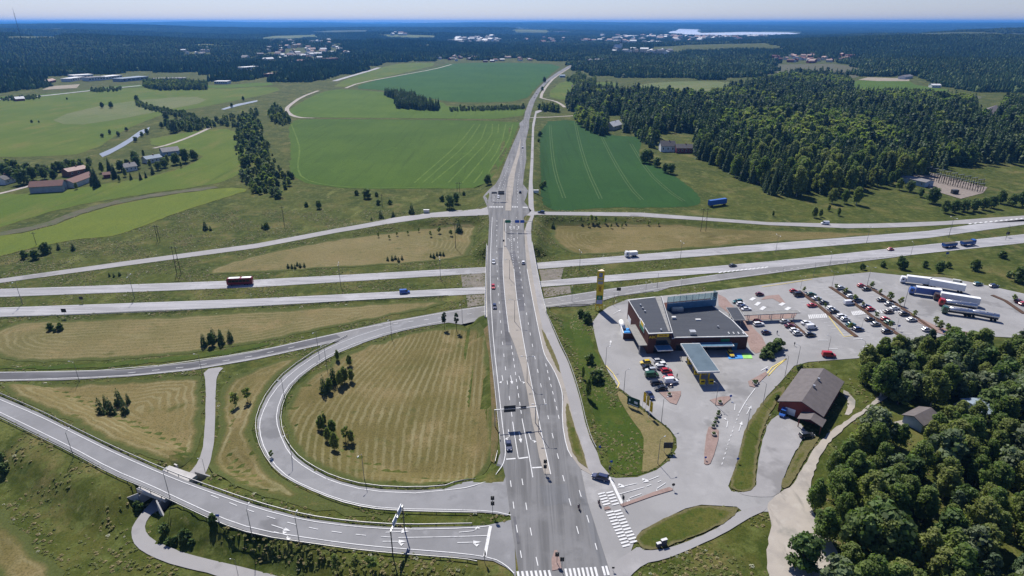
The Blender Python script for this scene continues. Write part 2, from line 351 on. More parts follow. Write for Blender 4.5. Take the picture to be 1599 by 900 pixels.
sheet('crop_field', [(-331.1,954.8),(-310.3,899.7),(-289,874.3),(-137.7,868.2),(12.4,856.9),(22,990.5),(-96.8,984.8),(-114.2,1059.4),(-208.9,1188.2),(-322.2,1270.8),(-355.8,1222.3)], m_crop_b, F + .05, closed_smooth=1, ragged=.7)
sheet('crop_field', [(-319,1283.5),(-243.1,1246.1),(-115.1,1068.3),(-61.1,1041.9),(21.5,1067.1),(45.8,1283.6),(90.8,1600.9),(156.2,2015.2),(1,2110.5),(-198.9,2077.6),(-203.6,1928.5),(-295.5,1525.9)], m_crop_e, F, closed_smooth=1, ragged=.7)
sheet('crop_field', [(-370.9,1336.9),(-322.1,1296.5),(-298.9,1543.9),(-208.9,2077.5),(-343.6,2107.5),(-377.3,1821.9)], m_pasture, F, closed_smooth=1, ragged=.7)
sheet('crop_field', [(35.3,832.7),(21.8,459.8),(21.1,414.38),(67.65,427.65),(116.7,426),(139.31,437.75),(140.5,502),(134,542.1),(127.1,576.9),(120.7,606.6),(147.7,714.2),(117.4,727.7),(93.9,745.9),(85.3,810.2),(81.3,855.3)], m_crop_d, F, label='dark green crop field right of the main road', closed_smooth=1, ragged=.7)
sheet('hay_field', [(138.6,1125.1),(239.4,1323.1),(319.6,1425.2),(434.9,1440.2),(475.6,1393.7),(390.4,1246),(303.1,1188),(231.3,1177.1),(192.2,1115)], m_meadow2, F, closed_smooth=1, ragged=.7)
sheet('pasture_field', [(56.8,1145.5),(115.3,1474.1),(143.3,1394.7),(222.6,1425.4),(220.1,1323.2),(141,1145.4),(89.9,1068.2)], m_pasture, F, closed_smooth=1, ragged=.7)
sheet('pasture_field', [(-860.1,1033.3),(-815.6,1155.8),(-734.9,1322.9),(-577.4,1258.3),(-476.9,1323.1),(-429.9,1222.3),(-467.2,1008.5),(-492.9,912.9),(-464.7,760.7),(-417.4,622.8),(-456.9,606.8),(-519.3,603.7)], m_pasture, F, closed_smooth=1, ragged=.7)
sheet('pasture_field', [(-625.5,868.2),(-640.9,1050.6),(-561.3,1145.5),(-493.6,1068.3),(-511.7,940.4),(-522.7,862.2),(-548.1,795.3)], m_meadow2, F + .1, closed_smooth=1, ragged=.7)
sheet('pasture_field', [(-932.9,1125.2),(-831,1145.4),(-786.6,1394.2),(-605.9,1323),(-526.2,1425.2),(-481.6,1336.8),(-582.9,1270.8),(-742.2,1336.6),(-822.7,1166.4),(-866.8,1041.9)], m_crop_b, F + .1, closed_smooth=1, ragged=.7)
sheet('pasture_field', [(-408.8,687.3),(-380.8,760.7),(-337.3,785.1),(-262.3,622.8),(-233.9,549.9),(-233.5,502),(-251.4,484.9),(-286.3,457.5),(-314.45,427.65),(-327.66,362.13),(-409.3,465),(-361.9,463.1),(-330.7,491.2),(-301.4,522.6),(-290.7,568.7),(-302.2,622.8)], m_pasture, F, closed_smooth=1, ragged=.7)
sheet('bare_soil_strip', [(-326.68,360.9),(-302.21,384.14),(-300.28,419.54),(-284.2,453.8),(-238.2,489.1),(-227.9,482.9),(-263.4,459.3),(-289.97,424.37),(-294.81,373.5),(-323.8,357.27)], m_soil, F + .12, closed_smooth=1, ragged=.7)
sheet('yellow_field', [(-323.8,357.27),(-293.92,372.2),(-288.98,422.75),(-262.4,457.5),(-226.2,484.9),(-201.3,478.8),(-215.48,448.31),(-229.33,410.16),(-237.55,370.92),(-244.24,362.13),(-266.64,354.88),(-291.25,316.23)], m_pasture2, F + .06, closed_smooth=1, ragged=.7)
sheet('bare_field', [(582.9,1518.4),(769,1969.3),(936.1,1942.9),(904.4,1701.6),(827.1,1556),(741.6,1460.7),(774.7,1649.6),(695.1,1629.9),(610,1550.9)], m_soil, F)
sheet('sand_field', [(766.3,1459),(815.5,1512.9),(889.4,1476.2),(859.4,1424.3),(792.5,1428.4)], m_pale, F + .1)
sheet('green_field', [(710.8,1389.4),(759.1,1444.8),(859.4,1424.3),(826.6,1345.1),(835.7,1256.6),(753,1144.8),(686.2,1165.7),(640.3,1198.8)], m_crop_b, F)
sheet('bare_field', [(766.4,1165.9),(823.5,1166),(812.1,1124.6),(713,1017.8),(694.1,1035.4)], m_soil, F)
sheet('riding_ground', [(-894.7,1245.9),(-928.4,1322.8),(-896.9,1364.7),(-851.6,1283.3)], m_pale, F + .3)
sheet('far_field', [(-2102.7,2771.3),(-2025.7,3056),(-1889.2,2858.1),(-2063.8,2718)], m_meadow2, .5)
sheet('far_field', [(-1415.1,2850.7),(-1354.2,2968.2),(-1186.5,2934.3),(-1150.4,2808.7),(-1309.2,2749.5)], m_meadow2, .5)
sheet('far_field', [(-1745.4,4584),(-1830.2,6351.9),(-1318.5,4673.5),(-1591.6,4417.6)], m_meadow2, .5)
sheet('far_field', [(-1002.1,5055.3),(-563.3,4978.2),(-516.4,4755.4),(-847.4,4715.3)], m_meadow2, .5)
sheet('far_field', [(3.4,7226.2),(380.1,7254),(352.9,6720.3),(35.9,6908.8)], m_meadow2, .5)
# tramlines in the crops
m_tram = ground('tramline grass', [(.125, .185, .032), ((.08, .14, .024), .12, .35, .65)]); m_tram2 = ground('tramline earth', [(.085, .14, .05), ((.06, .115, .035), .2, .4, .7)])
for ln in ([(-47.7,816.4),(-56.3,675.7),(-78.9,499.8)], [(-40.3,816.4),(-47.4,675.7),(-72.2,499.8)], [(-32.2,816.4),(-34.5,675.7),(-64.9,499.8)], [(-24.8,816.4),(-22.7,715.8),(-51.5,499.8)], [(-16.7,816.4),(-16.3,686.1),(-40.1,499.8)], [(-7.7,814.7),(-11.4,646),(-30.8,499.8)], [(1.2,808.8),(-4.3,661),(-23.1,502.2)], [(-285.1,827.5),(-226.9,675.7),(-209.8,622.8),(-191.8,557.8),(-173.6,513.3),(-147.4,491.2),(-120.1,482.9),(-55.1,484.9)]):
    ribbon('tramline', ln, 1.5, m_tram, F + .1, EV)
for ln in ([(48.1,810.6),(39.5,622.7),(37.1,524.9),(38.5,451.9)], [(82.2,837.8),(72,675.4),(66,542.2),(65.2,450.1)], [(101.1,715.1),(94.7,577),(92.7,480.8),(95.09,446.51)], [(126.5,674.9),(117.4,537.1),(120.3,470.8),(124.56,442.97)]):
    for d in (-1.1, 1.1): ribbon('tramline', offset_line(ln, d), .7, m_tram2, F + .1, EV)
# mown hay between the carriageways
sheet('mown_verge', [(-165.27,301.32),(-143.41,331.27),(-96.8,362.43),(-44.4,381.49),(-25.15,385.51),(-21.74,382.22),(-22.82,344.22),(-25.9,324.17),(-55.01,316.23),(-101.15,308.62),(-132.52,302.22)], m_hay3, F, closed_smooth=1, ragged=.7)
sheet('mown_verge', [(25.41,382.56),(28.73,384.05),(82.4,387.42),(122.22,382.49),(159.88,374.16),(237.22,369.64),(213.59,362.13),(150.9,350.19),(72.61,334.59),(43.04,329.31),(29.15,334.59),(24.11,359.68)], m_hay2, F, closed_smooth=1, ragged=.7)
sheet('mown_verge', [(-227.3,244.36),(-168.8,248.82),(-115.22,256.12),(-59.24,265.21),(-29.82,268.12),(-32.15,261.65),(-66.57,244.98),(-90.32,232.29),(-119.03,219),(-148.3,212.42),(-171.37,209.9),(-201.4,210.75)], m_hay3, F, closed_smooth=1, ragged=.7)
sheet('mown_loop_field', [(-9.64,232.56),(-27.31,241.25),(-42.78,234.64),(-56.91,225.17),(-67.45,212.83),(-74.18,197.54),(-76.05,183.49),(-74.41,171.01),(-68.86,157.69),(-62.05,148.58),(-54.03,141.5),(-41.53,135.6),(-27.31,133.49),(-16.77,134.46),(-9.3,142.09),(-5.69,143.28),(-4.46,153.27),(-6.92,185.37)], m_hayx, F, label='mown hay field inside the loop ramp', closed_smooth=1, ragged=.7)
sheet('mown_verge', [(-185.68,193.47),(-160.54,193.59),(-138.85,195.82),(-115.1,200.52),(-110.25,193.54),(-95.17,159.43),(-93.39,148.5),(-96.85,143.15),(-111.62,149.33),(-134.85,162.19),(-174.04,183.82)], m_hay1, F, closed_smooth=1, ragged=.7)
sheet('mown_verge', [(-105.34,197.09),(-92.18,207.73),(-78.71,215.8),(-83.8,201.24),(-85.51,186.55),(-84.27,171.22),(-79.79,159.66),(-72.22,148.3),(-63.66,139.2),(-50.19,129.75),(-39.1,125.19),(-28.92,122.94),(-31.9,121.61),(-45.21,123.61),(-61.45,128.44),(-79.29,137.06),(-86.64,145.08),(-89.66,156.27)], m_hay1, F, closed_smooth=1, ragged=.7)
sheet('mown_verge', [(-142.83,134.61),(-124.39,123.42),(-99.24,105.71),(-123.52,105.71)], m_hay1, F, closed_smooth=1, ragged=.7)
sheet('dry_grass_bank', [(-8.35,233.76),(-5.82,185.37),(-4.08,153.27),(-4.96,143.32),(-6.11,145.36),(-6.36,166.43),(-8.4,203.16),(-11.52,226.89)], ground('bank', [(.17, .125, .06), ((.11, .1, .035), .12, .4, .65), ((.2, .15, .085), .5, .5, .75)], bump=.3), .16)
sheet('lush_bank', [(-203.09,205.66),(-168.87,206.27),(-147.05,210.25),(-118.19,217.15),(-99.13,227.17),(-97.64,223.05),(-116.54,213.44),(-144.77,206.34),(-167.3,203.88),(-201.74,203.64)], m_lush, F + .05, closed_smooth=1, ragged=.7)
sheet('lush_bank', [(15.15,236.8),(18.23,226.72),(22.05,210.74),(24.07,194.2),(24.74,179.44),(26.19,164.97),(26.24,150.24),(28.2,138.44),(35.23,138.44),(43.61,144.44),(47.88,153.27),(42.51,166.38),(36.94,175.47),(34.17,185.37),(31.74,200.79),(30.97,218.39),(32.09,232.61),(29.5,247.86)], m_lush, F, closed_smooth=1, ragged=.7)
sheet('dry_grass', [(35.75,138.44),(43.48,143.88),(48.26,153.27),(47.86,158.97),(42.91,166.38),(38.91,174.72),(36.39,181.31),(34.73,178.94),(37.16,164.65),(39.57,156.39),(38.38,150.24),(36.63,143.04)], ground('dry grass', [(.2, .17, .075), ((.25, .2, .1), .15, .4, .7), ((.1, .12, .035), .4, .55, .8)], bump=.3), F + .08, closed_smooth=1)
# ---------------------------------------------------------------- roads
def asphalt(name, c, c2=None, st=(.9, .03, 1), dark=.72):
    return ground(name, [c, (tuple(v * dark for v in c), .5, .42, .62, st), (tuple(v * (dark + .06) for v in c), 1.1, .5, .66, (st[0], st[1] * .5, 1)), (tuple(v * 1.15 for v in c), .8, .56, .7, st), (tuple(v * .7 for v in c), .022, .6, .64), (tuple(v * 1.12 for v in c), .05, .5, .7), (tuple(v * .86 for v in c), .13, .58, .72), (tuple(v * .8 for v in c), 1.5, .6, .78)], rough=.85, spec=.25, bump=-1)
A_MAIN = asphalt('main road asphalt', (.158, .157, .157), dark=.66); A_PALE = asphalt('pale motorway asphalt', (.33, .325, .33), st=(.03, .7, 1)); A_DARK = asphalt('dark new asphalt', (.105, .105, .112), st=(.05, .5, 1))
A_RAMP = asphalt('ramp asphalt', (.2, .2, .203), st=(.2, .2, 1), dark=.88); A_LOT = asphalt('car park asphalt', (.268, .263, .258), st=(.12, .12, 1), dark=.86); A_PATH = asphalt('cycle path asphalt', (.27, .262, .258), st=(.1, .1, 1), dark=.92)
A_LOTD = asphalt('worn drive asphalt', (.2, .197, .196), st=(.2, .08, 1), dark=.85)
m_sand = ground('sandy concrete', [(.3, .272, .238), ((.25, .23, .2), .15, .4, .7), ((.33, .305, .268), 1.2, .5, .75)], bump=-1)
m_gravel = ground('pale gravel', [(.35, .315, .27), ((.28, .255, .225), .12, .4, .66), ((.38, .35, .305), .35, .5, .75), ((.25, .23, .2), .4, .56, .72, (1., .25, 1, .6)), ((.19, .185, .16), .07, .56, .74)], bump=-1)
m_paver = ground('red concrete pavers', [(.27, .195, .17), ((.225, .16, .138), .25, .4, .65), ((.31, .23, .205), 1.5, .5, .7)], bump=-1)
m_white = ground('road paint', [(.6, .6, .59), ((.36, .36, .36), 1.1, .48, .78)], bump=-1, rough=.6); m_yellow = ground('yellow road paint', [(.62, .5, .16), ((.45, .39, .2), 1., .55, .8)], bump=-1)
RO = .16
sheet('motorway', [(-256.83,280.7),(-219.89,283.74),(-129.07,293.03),(-13.43,310.97),(13.31,317.21),(150.46,349.03),(259.33,373.5),(296.3,386.89),(343.05,399.68),(334.37,388.27),(250.89,359.68),(145.64,336.2),(12.97,307.69),(-13.1,302.22),(-125.49,283.5),(-242.1,271.46),(-249.1,270.71)], A_PALE, RO, label='northern motorway carriageway of pale asphalt passing under the bridge')
sheet('motorway', [(-239.92,258.86),(-233.17,259.55),(-120.28,269.59),(-12.42,283.9),(14.31,291.33),(139.23,319.17),(319.21,368.36),(306.26,351.35),(213.31,327.24),(135.26,308.62),(13.98,283.5),(-12.12,275.63),(-117.03,260.95),(-225.6,249.47),(-232.15,248.82)], A_PALE, RO, label='southern motorway carriageway of pale asphalt passing under the bridge')
sheet('slip_road', [(-195.26,201.42),(-189.56,201.7),(-166.08,202.03),(-143.31,203.74),(-122.09,209.41),(-100.96,218.2),(-87.75,225.9),(-73.48,234.05),(-55.34,244.36),(-44.91,248.82),(-28.7,256.12),(-11.61,262),(14.89,269.22),(49.86,282.29),(79.89,291.33),(105.78,300.43),(135.61,309.56),(170.29,318.68),(213.89,328.27),(212.73,326.21),(167.39,312.39),(132.35,300.87),(99.85,290.32),(78.06,283.5),(46.94,262.18),(15.04,259.9),(-10.65,238.35),(-27.57,244.05),(-43.32,238.21),(-63.33,230.58),(-77.13,223.26),(-98.47,211.57),(-119.18,203.21),(-140.35,198.47),(-162.09,195.95),(-184.69,195.21),(-190.43,195.17)], A_LOTD, RO + .03, label='slip road curving in from the left and under the bridge')
sheet('dark_asphalt_patch', [(-194.91,200.96),(-165.63,201.34),(-142.92,203.04),(-121.63,208.44),(-100.57,217.16),(-87.4,224.8),(-73.18,232.89),(-70.59,230.01),(-84.32,221.56),(-99.22,213.57),(-120.06,205.09),(-141.11,199.83),(-162.81,197.05),(-191.44,196.49)], A_DARK, RO + .06)
sheet('loop_ramp', smooth([(-31.17,252.1),(-44.62,246.89),(-54.52,240.03),(-67.89,230.3),(-75.75,218.51),(-82.63,201.26),(-84.32,186.32),(-82.48,171.18),(-79.32,162.05),(-73.8,152.05),(-66.07,142.17),(-55.78,134.09),(-45.63,128.36),(-36.7,125.42),(-28.39,124.58),(-16.16,124.29),(-4.78,123.83),(0.08,122.49),(0.09,137.65),(-1.77,150.24),(-3.42,148.17),(-4.38,141.43),(-8.07,142.37),(-14.87,133.29),(-25.41,132.25),(-38.49,133.63),(-49.13,137.97),(-57.56,143.93),(-64.16,150.17),(-70.87,160.11),(-76.33,172.96),(-78.56,187.37),(-76.38,200.14),(-69.58,214.36),(-61.23,224.22),(-50.06,234.05),(-34.28,242.18),(-27.66,244.99)], True, 1), A_RAMP, RO + .06, RV, label='loop ramp curling down to the slip road')
sheet('exit_ramp', [(-192.51,193.42),(-172.37,180.17),(-152.45,170.26),(-133.11,159.49),(-117.06,150.64),(-97.85,140.8),(-86.33,135.31),(-65.75,126.6),(-52.02,122.05),(-39.48,119.88),(-27.44,118.82),(-9.86,119.35),(-5.93,119.67),(0.4,121.61),(0.93,103.44),(0.07,105.2),(-1.39,106.65),(-4.35,108.49),(-11.06,109.43),(-22.35,110.57),(-33.81,111.72),(-45.66,113.69),(-62.04,116.73),(-73.23,121.03),(-88.2,128.65),(-96.33,132.93),(-110.59,139.68),(-127.53,149.35),(-147.08,159.77),(-163.69,168.69),(-178.65,177.17)], A_RAMP, RO + .03, RV, label='exit ramp rising from the lower left to the crossroads')
sheet('side_road', [(-265.4,291.75),(-259.27,294.31),(-208.97,320.16),(-149.81,348.39),(-109.44,374.05),(-82.25,389.01),(-59.75,411.7),(-35.19,420.34),(-20.43,409.09),(-10.58,411.22),(-10.02,387.02),(-15.45,389.9),(-51.41,390.25),(-80.5,379.61),(-107.34,365.88),(-146.88,340.56),(-205.13,313.34),(-255.14,288.82),(-260.89,285.93)], A_PATH, RO, RV, label='pale side road curving west from the far crossroads')
sheet('side_road', [(6.51,398.79),(15.71,397.29),(85.31,403.37),(126.11,396.61),(165.44,389.19),(216.02,387.62),(248.34,390.08),(281.82,393.89),(314.43,401.13),(349.26,407.84),(338.65,393.9),(288.12,387.58),(259.3,382.77),(243.09,380.75),(211.29,378.03),(163.06,382.87),(124.05,389.32),(83.54,394),(15.45,389.9),(6.34,387.02)], A_PATH, RO, RV, label='pale side road running east from the far crossroads')
sheet('forecourt', [(18.75,140.58),(26.33,137.65),(28.33,137),(34.15,137.39),(40.01,140.31),(44.52,144.44),(48.09,150.24),(49.01,154.82),(48.01,159.62),(43.26,168.14),(39.38,177.38),(36.05,183.32),(34.16,193.06),(32.66,208.04),(32.81,221.11),(33.21,233.16),(37.32,242.45),(41.97,248.32),(51.73,256.53),(94.51,266.33),(129.74,276.78),(146.57,281.64),(163.39,286.24),(177.77,289.66),(190.27,285.39),(210.06,282.47),(218.55,276.78),(227.45,268.97),(238.24,258.66),(207.02,218.39),(188.48,220.56),(172.75,221.66),(147.62,213.11),(127.82,203.16),(117.69,201.73),(108.14,200.32),(101.85,197.55),(92.68,186.62),(84.38,177.38),(73.27,161.94),(70.34,157.99),(63.09,143.04),(57.83,133.81),(58.04,131.82),(64.13,130.84),(70.41,131.82),(71.43,130.11),(65.04,124.28),(58.54,124.28),(57.52,126.1),(48.68,126.8),(44.21,125.42),(38.02,121.83),(31.68,117.97),(29.63,115.29),(27.87,111.33),(22.11,105.74),(20.54,101.71),(11.37,101.72),(14.18,138.97)], A_LOT, RO, RV, step=5, label='grey asphalt forecourt and car park around the service station')
sheet('main_road', [(1.91,101.73),(0.97,109.8),(0.08,117.76),(-0.57,124.28),(-1.84,137.65),(-3.2,145.86),(-4.37,162.94),(-6.26,185.37),(-8.6,213.11),(-10.28,235.58),(-11.53,262.26),(-12.57,294.48),(-13.33,329.77),(-14.2,377.21),(-15.87,401.84),(-21.04,442.72),(-13,472.7),(-10,497.6),(-6,561.5),(-0.5,639.8),(9.7,776),(9.3,814.6),(15.7,853.1),(18.8,926.5),(28.2,1062.5),(48.2,1258.4),(76.2,1465.7),(117.1,1705),(157.4,1909.1),(205.9,2131),(206.3,2051.1),(157.9,1848.1),(116.4,1634.9),(78.1,1425.4),(52.9,1227),(37.1,1062.5),(28.3,937.8),(22.7,844.4),(20.7,781.4),(14.7,677.3),(13.2,576.9),(10.5,525.2),(8.4,474.9),(11.8,454),(10.23,435.26),(8.47,421.27),(12.82,398.79),(7.52,384.17),(7.11,339.75),(7.57,294.48),(9.77,244.38),(11.43,213.11),(12.46,204.12),(14.79,195.51),(16.47,185.16),(17.09,177.38),(15.7,162.94),(15.99,150.54),(17.09,146),(19.12,140.72),(19.54,127.73),(20.39,117.76),(21.82,105.2),(22.1,101.71)], A_MAIN, RO + .09, RV, step=4, label='grey four lane main road running away to the horizon')
sheet('dark_lane_patch', [(-7.55,325.49),(-5.1,325.49),(-4.67,294.48),(-3.35,261.53),(-2.16,239.29),(-1.15,223.32),(-0.12,213.11),(-2.34,213.11),(-3.6,235.58),(-5.1,261.53),(-6.61,294.48)], A_DARK, RO + .105, RV, step=4)
sheet('dark_lane_patch', [(-1.37,317.22),(1.56,321.31),(3.98,290.09),(5.3,256.53),(5.37,244.38),(3.16,243.73),(2.04,261.53),(1.12,293.59)], A_DARK, RO + .105, RV, step=4)
sheet('dark_lane_patch', [(0.24,122.49),(0.88,122.49),(1.91,113.69),(1.22,113.49)], A_DARK, RO + .105, RV, step=4)
sheet('dark_lane_patch', [(7.28,133.81),(14.54,134.56),(15.47,127.5),(8.29,126.1)], asphalt('patched asphalt', (.145, .147, .152)), RO + .1, RV, step=4)
sheet('dark_lane_patch', [(17.32,131.33),(19.07,131.82),(22.08,105.56),(20.32,105.38)], MATS['patched asphalt'], RO + .1, RV, step=4)
sheet('sandy_shoulder', [(7.65,293.59),(9.79,245.03),(11.45,213.63),(12.34,204.12),(14.79,195.51),(16.47,185.16),(17.09,177.38),(15.7,162.94),(15.99,150.54),(17.09,146),(19.12,140.72),(21.52,138.44),(26.77,138.31),(24.9,142.77),(24.56,147.88),(23.29,154.51),(22.63,162.94),(22.41,174.34),(21.72,186.2),(20.46,200.32),(18.31,213.11),(16.11,230.19),(14.02,247),(12.25,294.48),(10.91,338.62),(11.19,355.14),(12.04,371.81),(9.28,371.81),(7.21,355.14),(7.27,338.62)], m_sand, RO + .05, RV, step=4)
sheet('cycle_path', [(9.67,294.48),(11.36,247),(12.34,227.87),(14.87,213.11),(17.3,192.18),(18.18,180.51),(18.94,167.08),(19.11,162.27),(20.51,150.84),(21.23,140.58),(21.87,138.44),(26.62,138.44),(24.9,142.77),(24.56,147.88),(23.29,154.51),(22.63,162.94),(22.41,174.34),(21.72,186.2),(20.46,200.32),(18.31,213.11),(16.11,230.19),(14.02,247),(12.25,294.48),(11.09,338.62),(11.3,355.14),(12.04,371.81),(14.67,391.36),(14.6,411.22),(15.38,444.53),(16,481.6),(19.4,567.7),(26.8,776.1),(34.7,910),(45.2,942),(45.9,956.4),(33.9,937.8),(25.3,803.3),(16.8,567.6),(13.2,481.5),(11.81,444.39),(11.19,411.22),(11.48,395.79),(8.88,371.81),(8.34,355.14),(8.76,331.94)], A_PATH, RO + .09, RV, step=4, label='grey cycle path along the right side of the main road')
sheet('grass_island', [(11.79,227.29),(13.1,213.11),(14.78,203.16),(16.12,194.83),(17.19,192.18),(16.99,197.55),(16.08,205.09),(14.8,213.11),(13.13,222.77)], m_verge, RO + .13, RV, step=1.2, ragged=.1)
sheet('grass_island', [(17.81,173.22),(17,168.14),(16.84,162.27),(16.91,154.82),(17.47,148.17),(19.05,143.6),(21,140.85),(20.73,145.86),(20,153.27),(19.01,162.27),(18.63,168.14),(18.2,172.85)], m_verge, RO + .13, RV, step=1.2, ragged=.1)
sheet('grass_island', [(7.4,377.21),(8.83,369.15),(12.07,387.02),(9.24,388.46)], m_verge, RO + .13, RV, step=1.2, ragged=.1)
sheet('median_strip', [(-4.51,294.48),(-3.12,261.53),(-1.95,239.29),(-0.97,222.77),(0.93,213.11),(3.41,196.64),(4.98,180.91),(5.62,171.38),(6.22,162.94),(6.87,157.51),(7.73,145.86),(8.87,138.44),(10.45,138.44),(9.66,147.3),(8.62,157.51),(8.25,162.94),(7.6,171.38),(6.75,180.91),(5.64,196.64),(4.47,213.11),(3.95,222.77),(2.84,239.29),(1.72,261.53),(0.81,294.48),(-1.44,317.22),(-3.61,328.69),(-4.35,379.97),(-5.43,379.97),(-4.78,328.69)], m_sand, RO + .2, RV, step=3, skirt=.2, label='sandy paved median strip between the carriageways')
sheet('median_strip', [(-4.41,398.79),(-0.63,398.79),(-0.1,450),(0.23,433.47),(1.8,495.3),(3.6,541.4),(7.4,602.8),(9.7,698.7),(4.4,602.7),(0.3,541.4),(-2.9,495.3),(-4.53,433.47),(-4.39,409.63)], m_sand, RO + .2, RV, step=3, skirt=.2)
sheet('traffic_island', [(9.05,105.56),(9.1,108.86),(10,111.53),(10.6,111.53),(11.02,108.86),(11.26,106.1)], m_paver, RO + .2, RV, step=2, skirt=.2)
sheet('traffic_island', [(27.76,126.8),(31.7,128.56),(37.27,131.33),(41.95,133.3),(42.65,132.68),(42.51,132.06),(36.96,129.87),(31.49,127.38),(28.27,125.87)], m_paver, RO + .18, RV, step=2, skirt=.15)
sheet('traffic_island', [(23.49,125.64),(24.7,126.1),(25.22,125.19),(23.53,124.73)], m_paver, RO + .18, RV, step=2, skirt=.15)
sheet('traffic_island', [(53.81,143.32),(59.74,160.27),(61.7,160.27),(63.07,157.67),(56.16,143.32),(54.4,142.22)], m_paver, RO + .18, RV, step=2, skirt=.15, closed_smooth=1)
sheet('traffic_island', [(64.82,175.09),(68.98,177),(72.06,177.38),(72,175.85),(67.99,171.74),(66.03,172.11)], m_paver, RO + .18, RV, step=2, skirt=.15)
sheet('traffic_island', [(81.42,186.62),(89.77,193.06),(89.8,191.3),(82.31,182.92),(80.85,183.73)], m_paver, RO + .18, RV, step=2, skirt=.15)
sheet('traffic_island', [(49.22,179.72),(56.71,180.51),(56.12,178.16),(53.27,172.48),(51.45,173.59)], m_paver, RO + .18, RV, step=2, skirt=.15)
sheet('grass_island', [(29.63,115.29),(31.64,117.76),(37.97,121.61),(44.16,125.19),(48.59,126.45),(57.44,125.87),(57.79,124.96),(53.75,120.96),(46.84,117.35),(40.16,114.29),(35.9,112.31),(31.25,111.72),(30.03,113.29)], m_verge, RO + .14, RV, step=1.4, closed_smooth=1, ragged=.16, label='oval grass island between the side road and the cycle path')
sheet('cycle_path', [(22.32,107.2),(27.87,111.33),(29.96,112.9),(31.15,111.24),(37.91,112.5),(48.83,117.76),(53.75,120.96),(57.79,124.96),(65.07,126.57),(64.97,124.96),(60.42,122.71),(50.42,116.31),(41.49,111.72),(35.13,108.86),(30.14,107.56),(26.68,104.49),(24.78,101.71),(20.54,101.71)], A_PATH, RO + .05, RV, step=2, closed_smooth=1, ragged=.06)
sheet('grass_strip', [(70.24,157.67),(73.97,163.96),(84.23,177),(92.2,183.73),(92.86,182.11),(83.23,169.93),(75.78,157.99),(70.38,147.3),(67.04,138.97),(64.41,132.56),(61.77,131.33),(58.71,132.31),(58.33,134.31),(63.09,143.04)], m_verge, RO + .14, RV, step=1.4, closed_smooth=1, ragged=.16)
sheet('grass_strip', [(72.17,134.56),(71.89,132.56),(74.62,133.81),(80.4,141.39),(86.87,149.64),(91.67,154.51),(90.6,156.39),(86.75,153.27),(82.4,148.76),(77.3,141.67)], m_verge, RO + .14, RV, step=1.4, closed_smooth=1, ragged=.16)
sheet('driveway', [(58.57,130.84),(64.66,132.31),(67.7,140.31),(74.05,153.27),(79.58,162.94),(85.06,167.78),(90.46,159.62),(85.16,152.66),(77.86,143.04),(72.17,134.56),(71.7,132.06),(66.78,128.92)], A_PATH, RO + .06, RV, step=2, closed_smooth=1, ragged=.1)
sheet('gravel_track', [(66.51,128.2),(71.7,132.06),(74.75,133.3),(80.29,140.31),(85.97,147.59),(91.3,153.27),(96,157.67),(105.26,164.65),(113,169.93),(126.88,182.11),(129.23,180.51),(115.43,170.65),(103.76,161.6),(94.33,153.27),(89.5,148.46),(84.02,140.31),(78.59,132.31),(76.92,126.57),(76.05,120.96),(76.32,115.7),(76.26,109.8),(76.22,106.1),(74.9,101.72),(57.26,101.72),(58.15,107.93),(61.66,115.29),(64.58,120.96),(64.8,124.96)], m_gravel, RO + .1, RV, step=1.6, closed_smooth=1, ragged=.22, label='pale gravel track along the edge of the near wood')
sheet('gravel_patch', [(87.34,169.93),(86.38,174.34),(92.86,182.11),(100.79,189.58),(101.64,185.37),(91.94,173.59)], m_gravel, .12, RV, step=1.5, ragged=.25, closed_smooth=1)
sheet('gravel_patch', [(111.47,182.51),(113.58,179.33),(112.39,173.59),(106.72,166.38),(105.04,167.08),(109.31,172.85)], m_gravel, .12, RV, step=1.5, ragged=.25, closed_smooth=1)
sheet('footpath', [(-115.35,203.7),(-108,206.12),(-108.52,201.2),(-106.1,193.5),(-93.56,164.34),(-89.74,153.82),(-87.57,145.11),(-88.03,141.3),(-85.59,134.09),(-92.52,134.72),(-92.99,130.19),(-94.8,128.79),(-94.64,125.01),(-92.55,121.72),(-87.35,118.55),(-78.56,115.1),(-68.92,112.55),(-60.4,110.27),(-55.34,108.78),(-47.04,106.07),(-53.19,102.59),(-68.9,108.97),(-79.95,111.59),(-87.28,114.5),(-92.82,117.52),(-96.19,121.29),(-97.61,125.01),(-97.41,130.2),(-96.93,135.49),(-93.17,141.86),(-91.85,146.79),(-92.95,154.12),(-96.8,164.36),(-109.56,193.53)], A_PATH, RO + .05, EV, step=2., closed_smooth=1, ragged=.06, label='cycle path diving through the underpass beneath the exit ramp')
for p, nm in (([(158.8,1135.2),(80.7,898.9),(40.5,877.5),(16.9,869.8)], 'farm_track'), ):
    pass
ribbon('farm_track', [(15.9,863.3),(39.5,874),(89,892.3),(118,911.5)], 5., m_gravel, .2, RV)
ribbon('farm_track', [(199.3,2060.6),(157.9,1848.1),(99.6,1544.1),(69.1,1323.2),(47.8,1120.1),(54.4,1095.2),(69.9,1068.2),(77.3,1024.7),(80.2,984.4)], 5., m_gravel, .25, RV)
ribbon('farm_track', [(-284.5,868.2),(-135.9,856.2),(13.2,853.8)], 3., ground('track', [(.15, .16, .06), ((.22, .19, .1), .1, .4, .7)]), .3, EV)
ribbon('farm_track', [(-365.1,1234.1),(-364,1125.2),(-345.8,1008.5),(-335.4,962.1),(-312.4,906.2),(-289.8,874.3),(-267.2,868.2)], 6., m_gravel, .2, EV)
ribbon('farm_track', [(-325.3,1283.5),(-325.2,1394.6),(-275.2,1581.4),(-210.3,1822.7),(-183.4,2015.6)], 6., m_gravel, .3, EV)
ribbon('farm_track', [(186.2,631.7),(191.5,585.2),(195.2,541.9),(198.6,497.5)], 4., m_gravel, .2, EV)
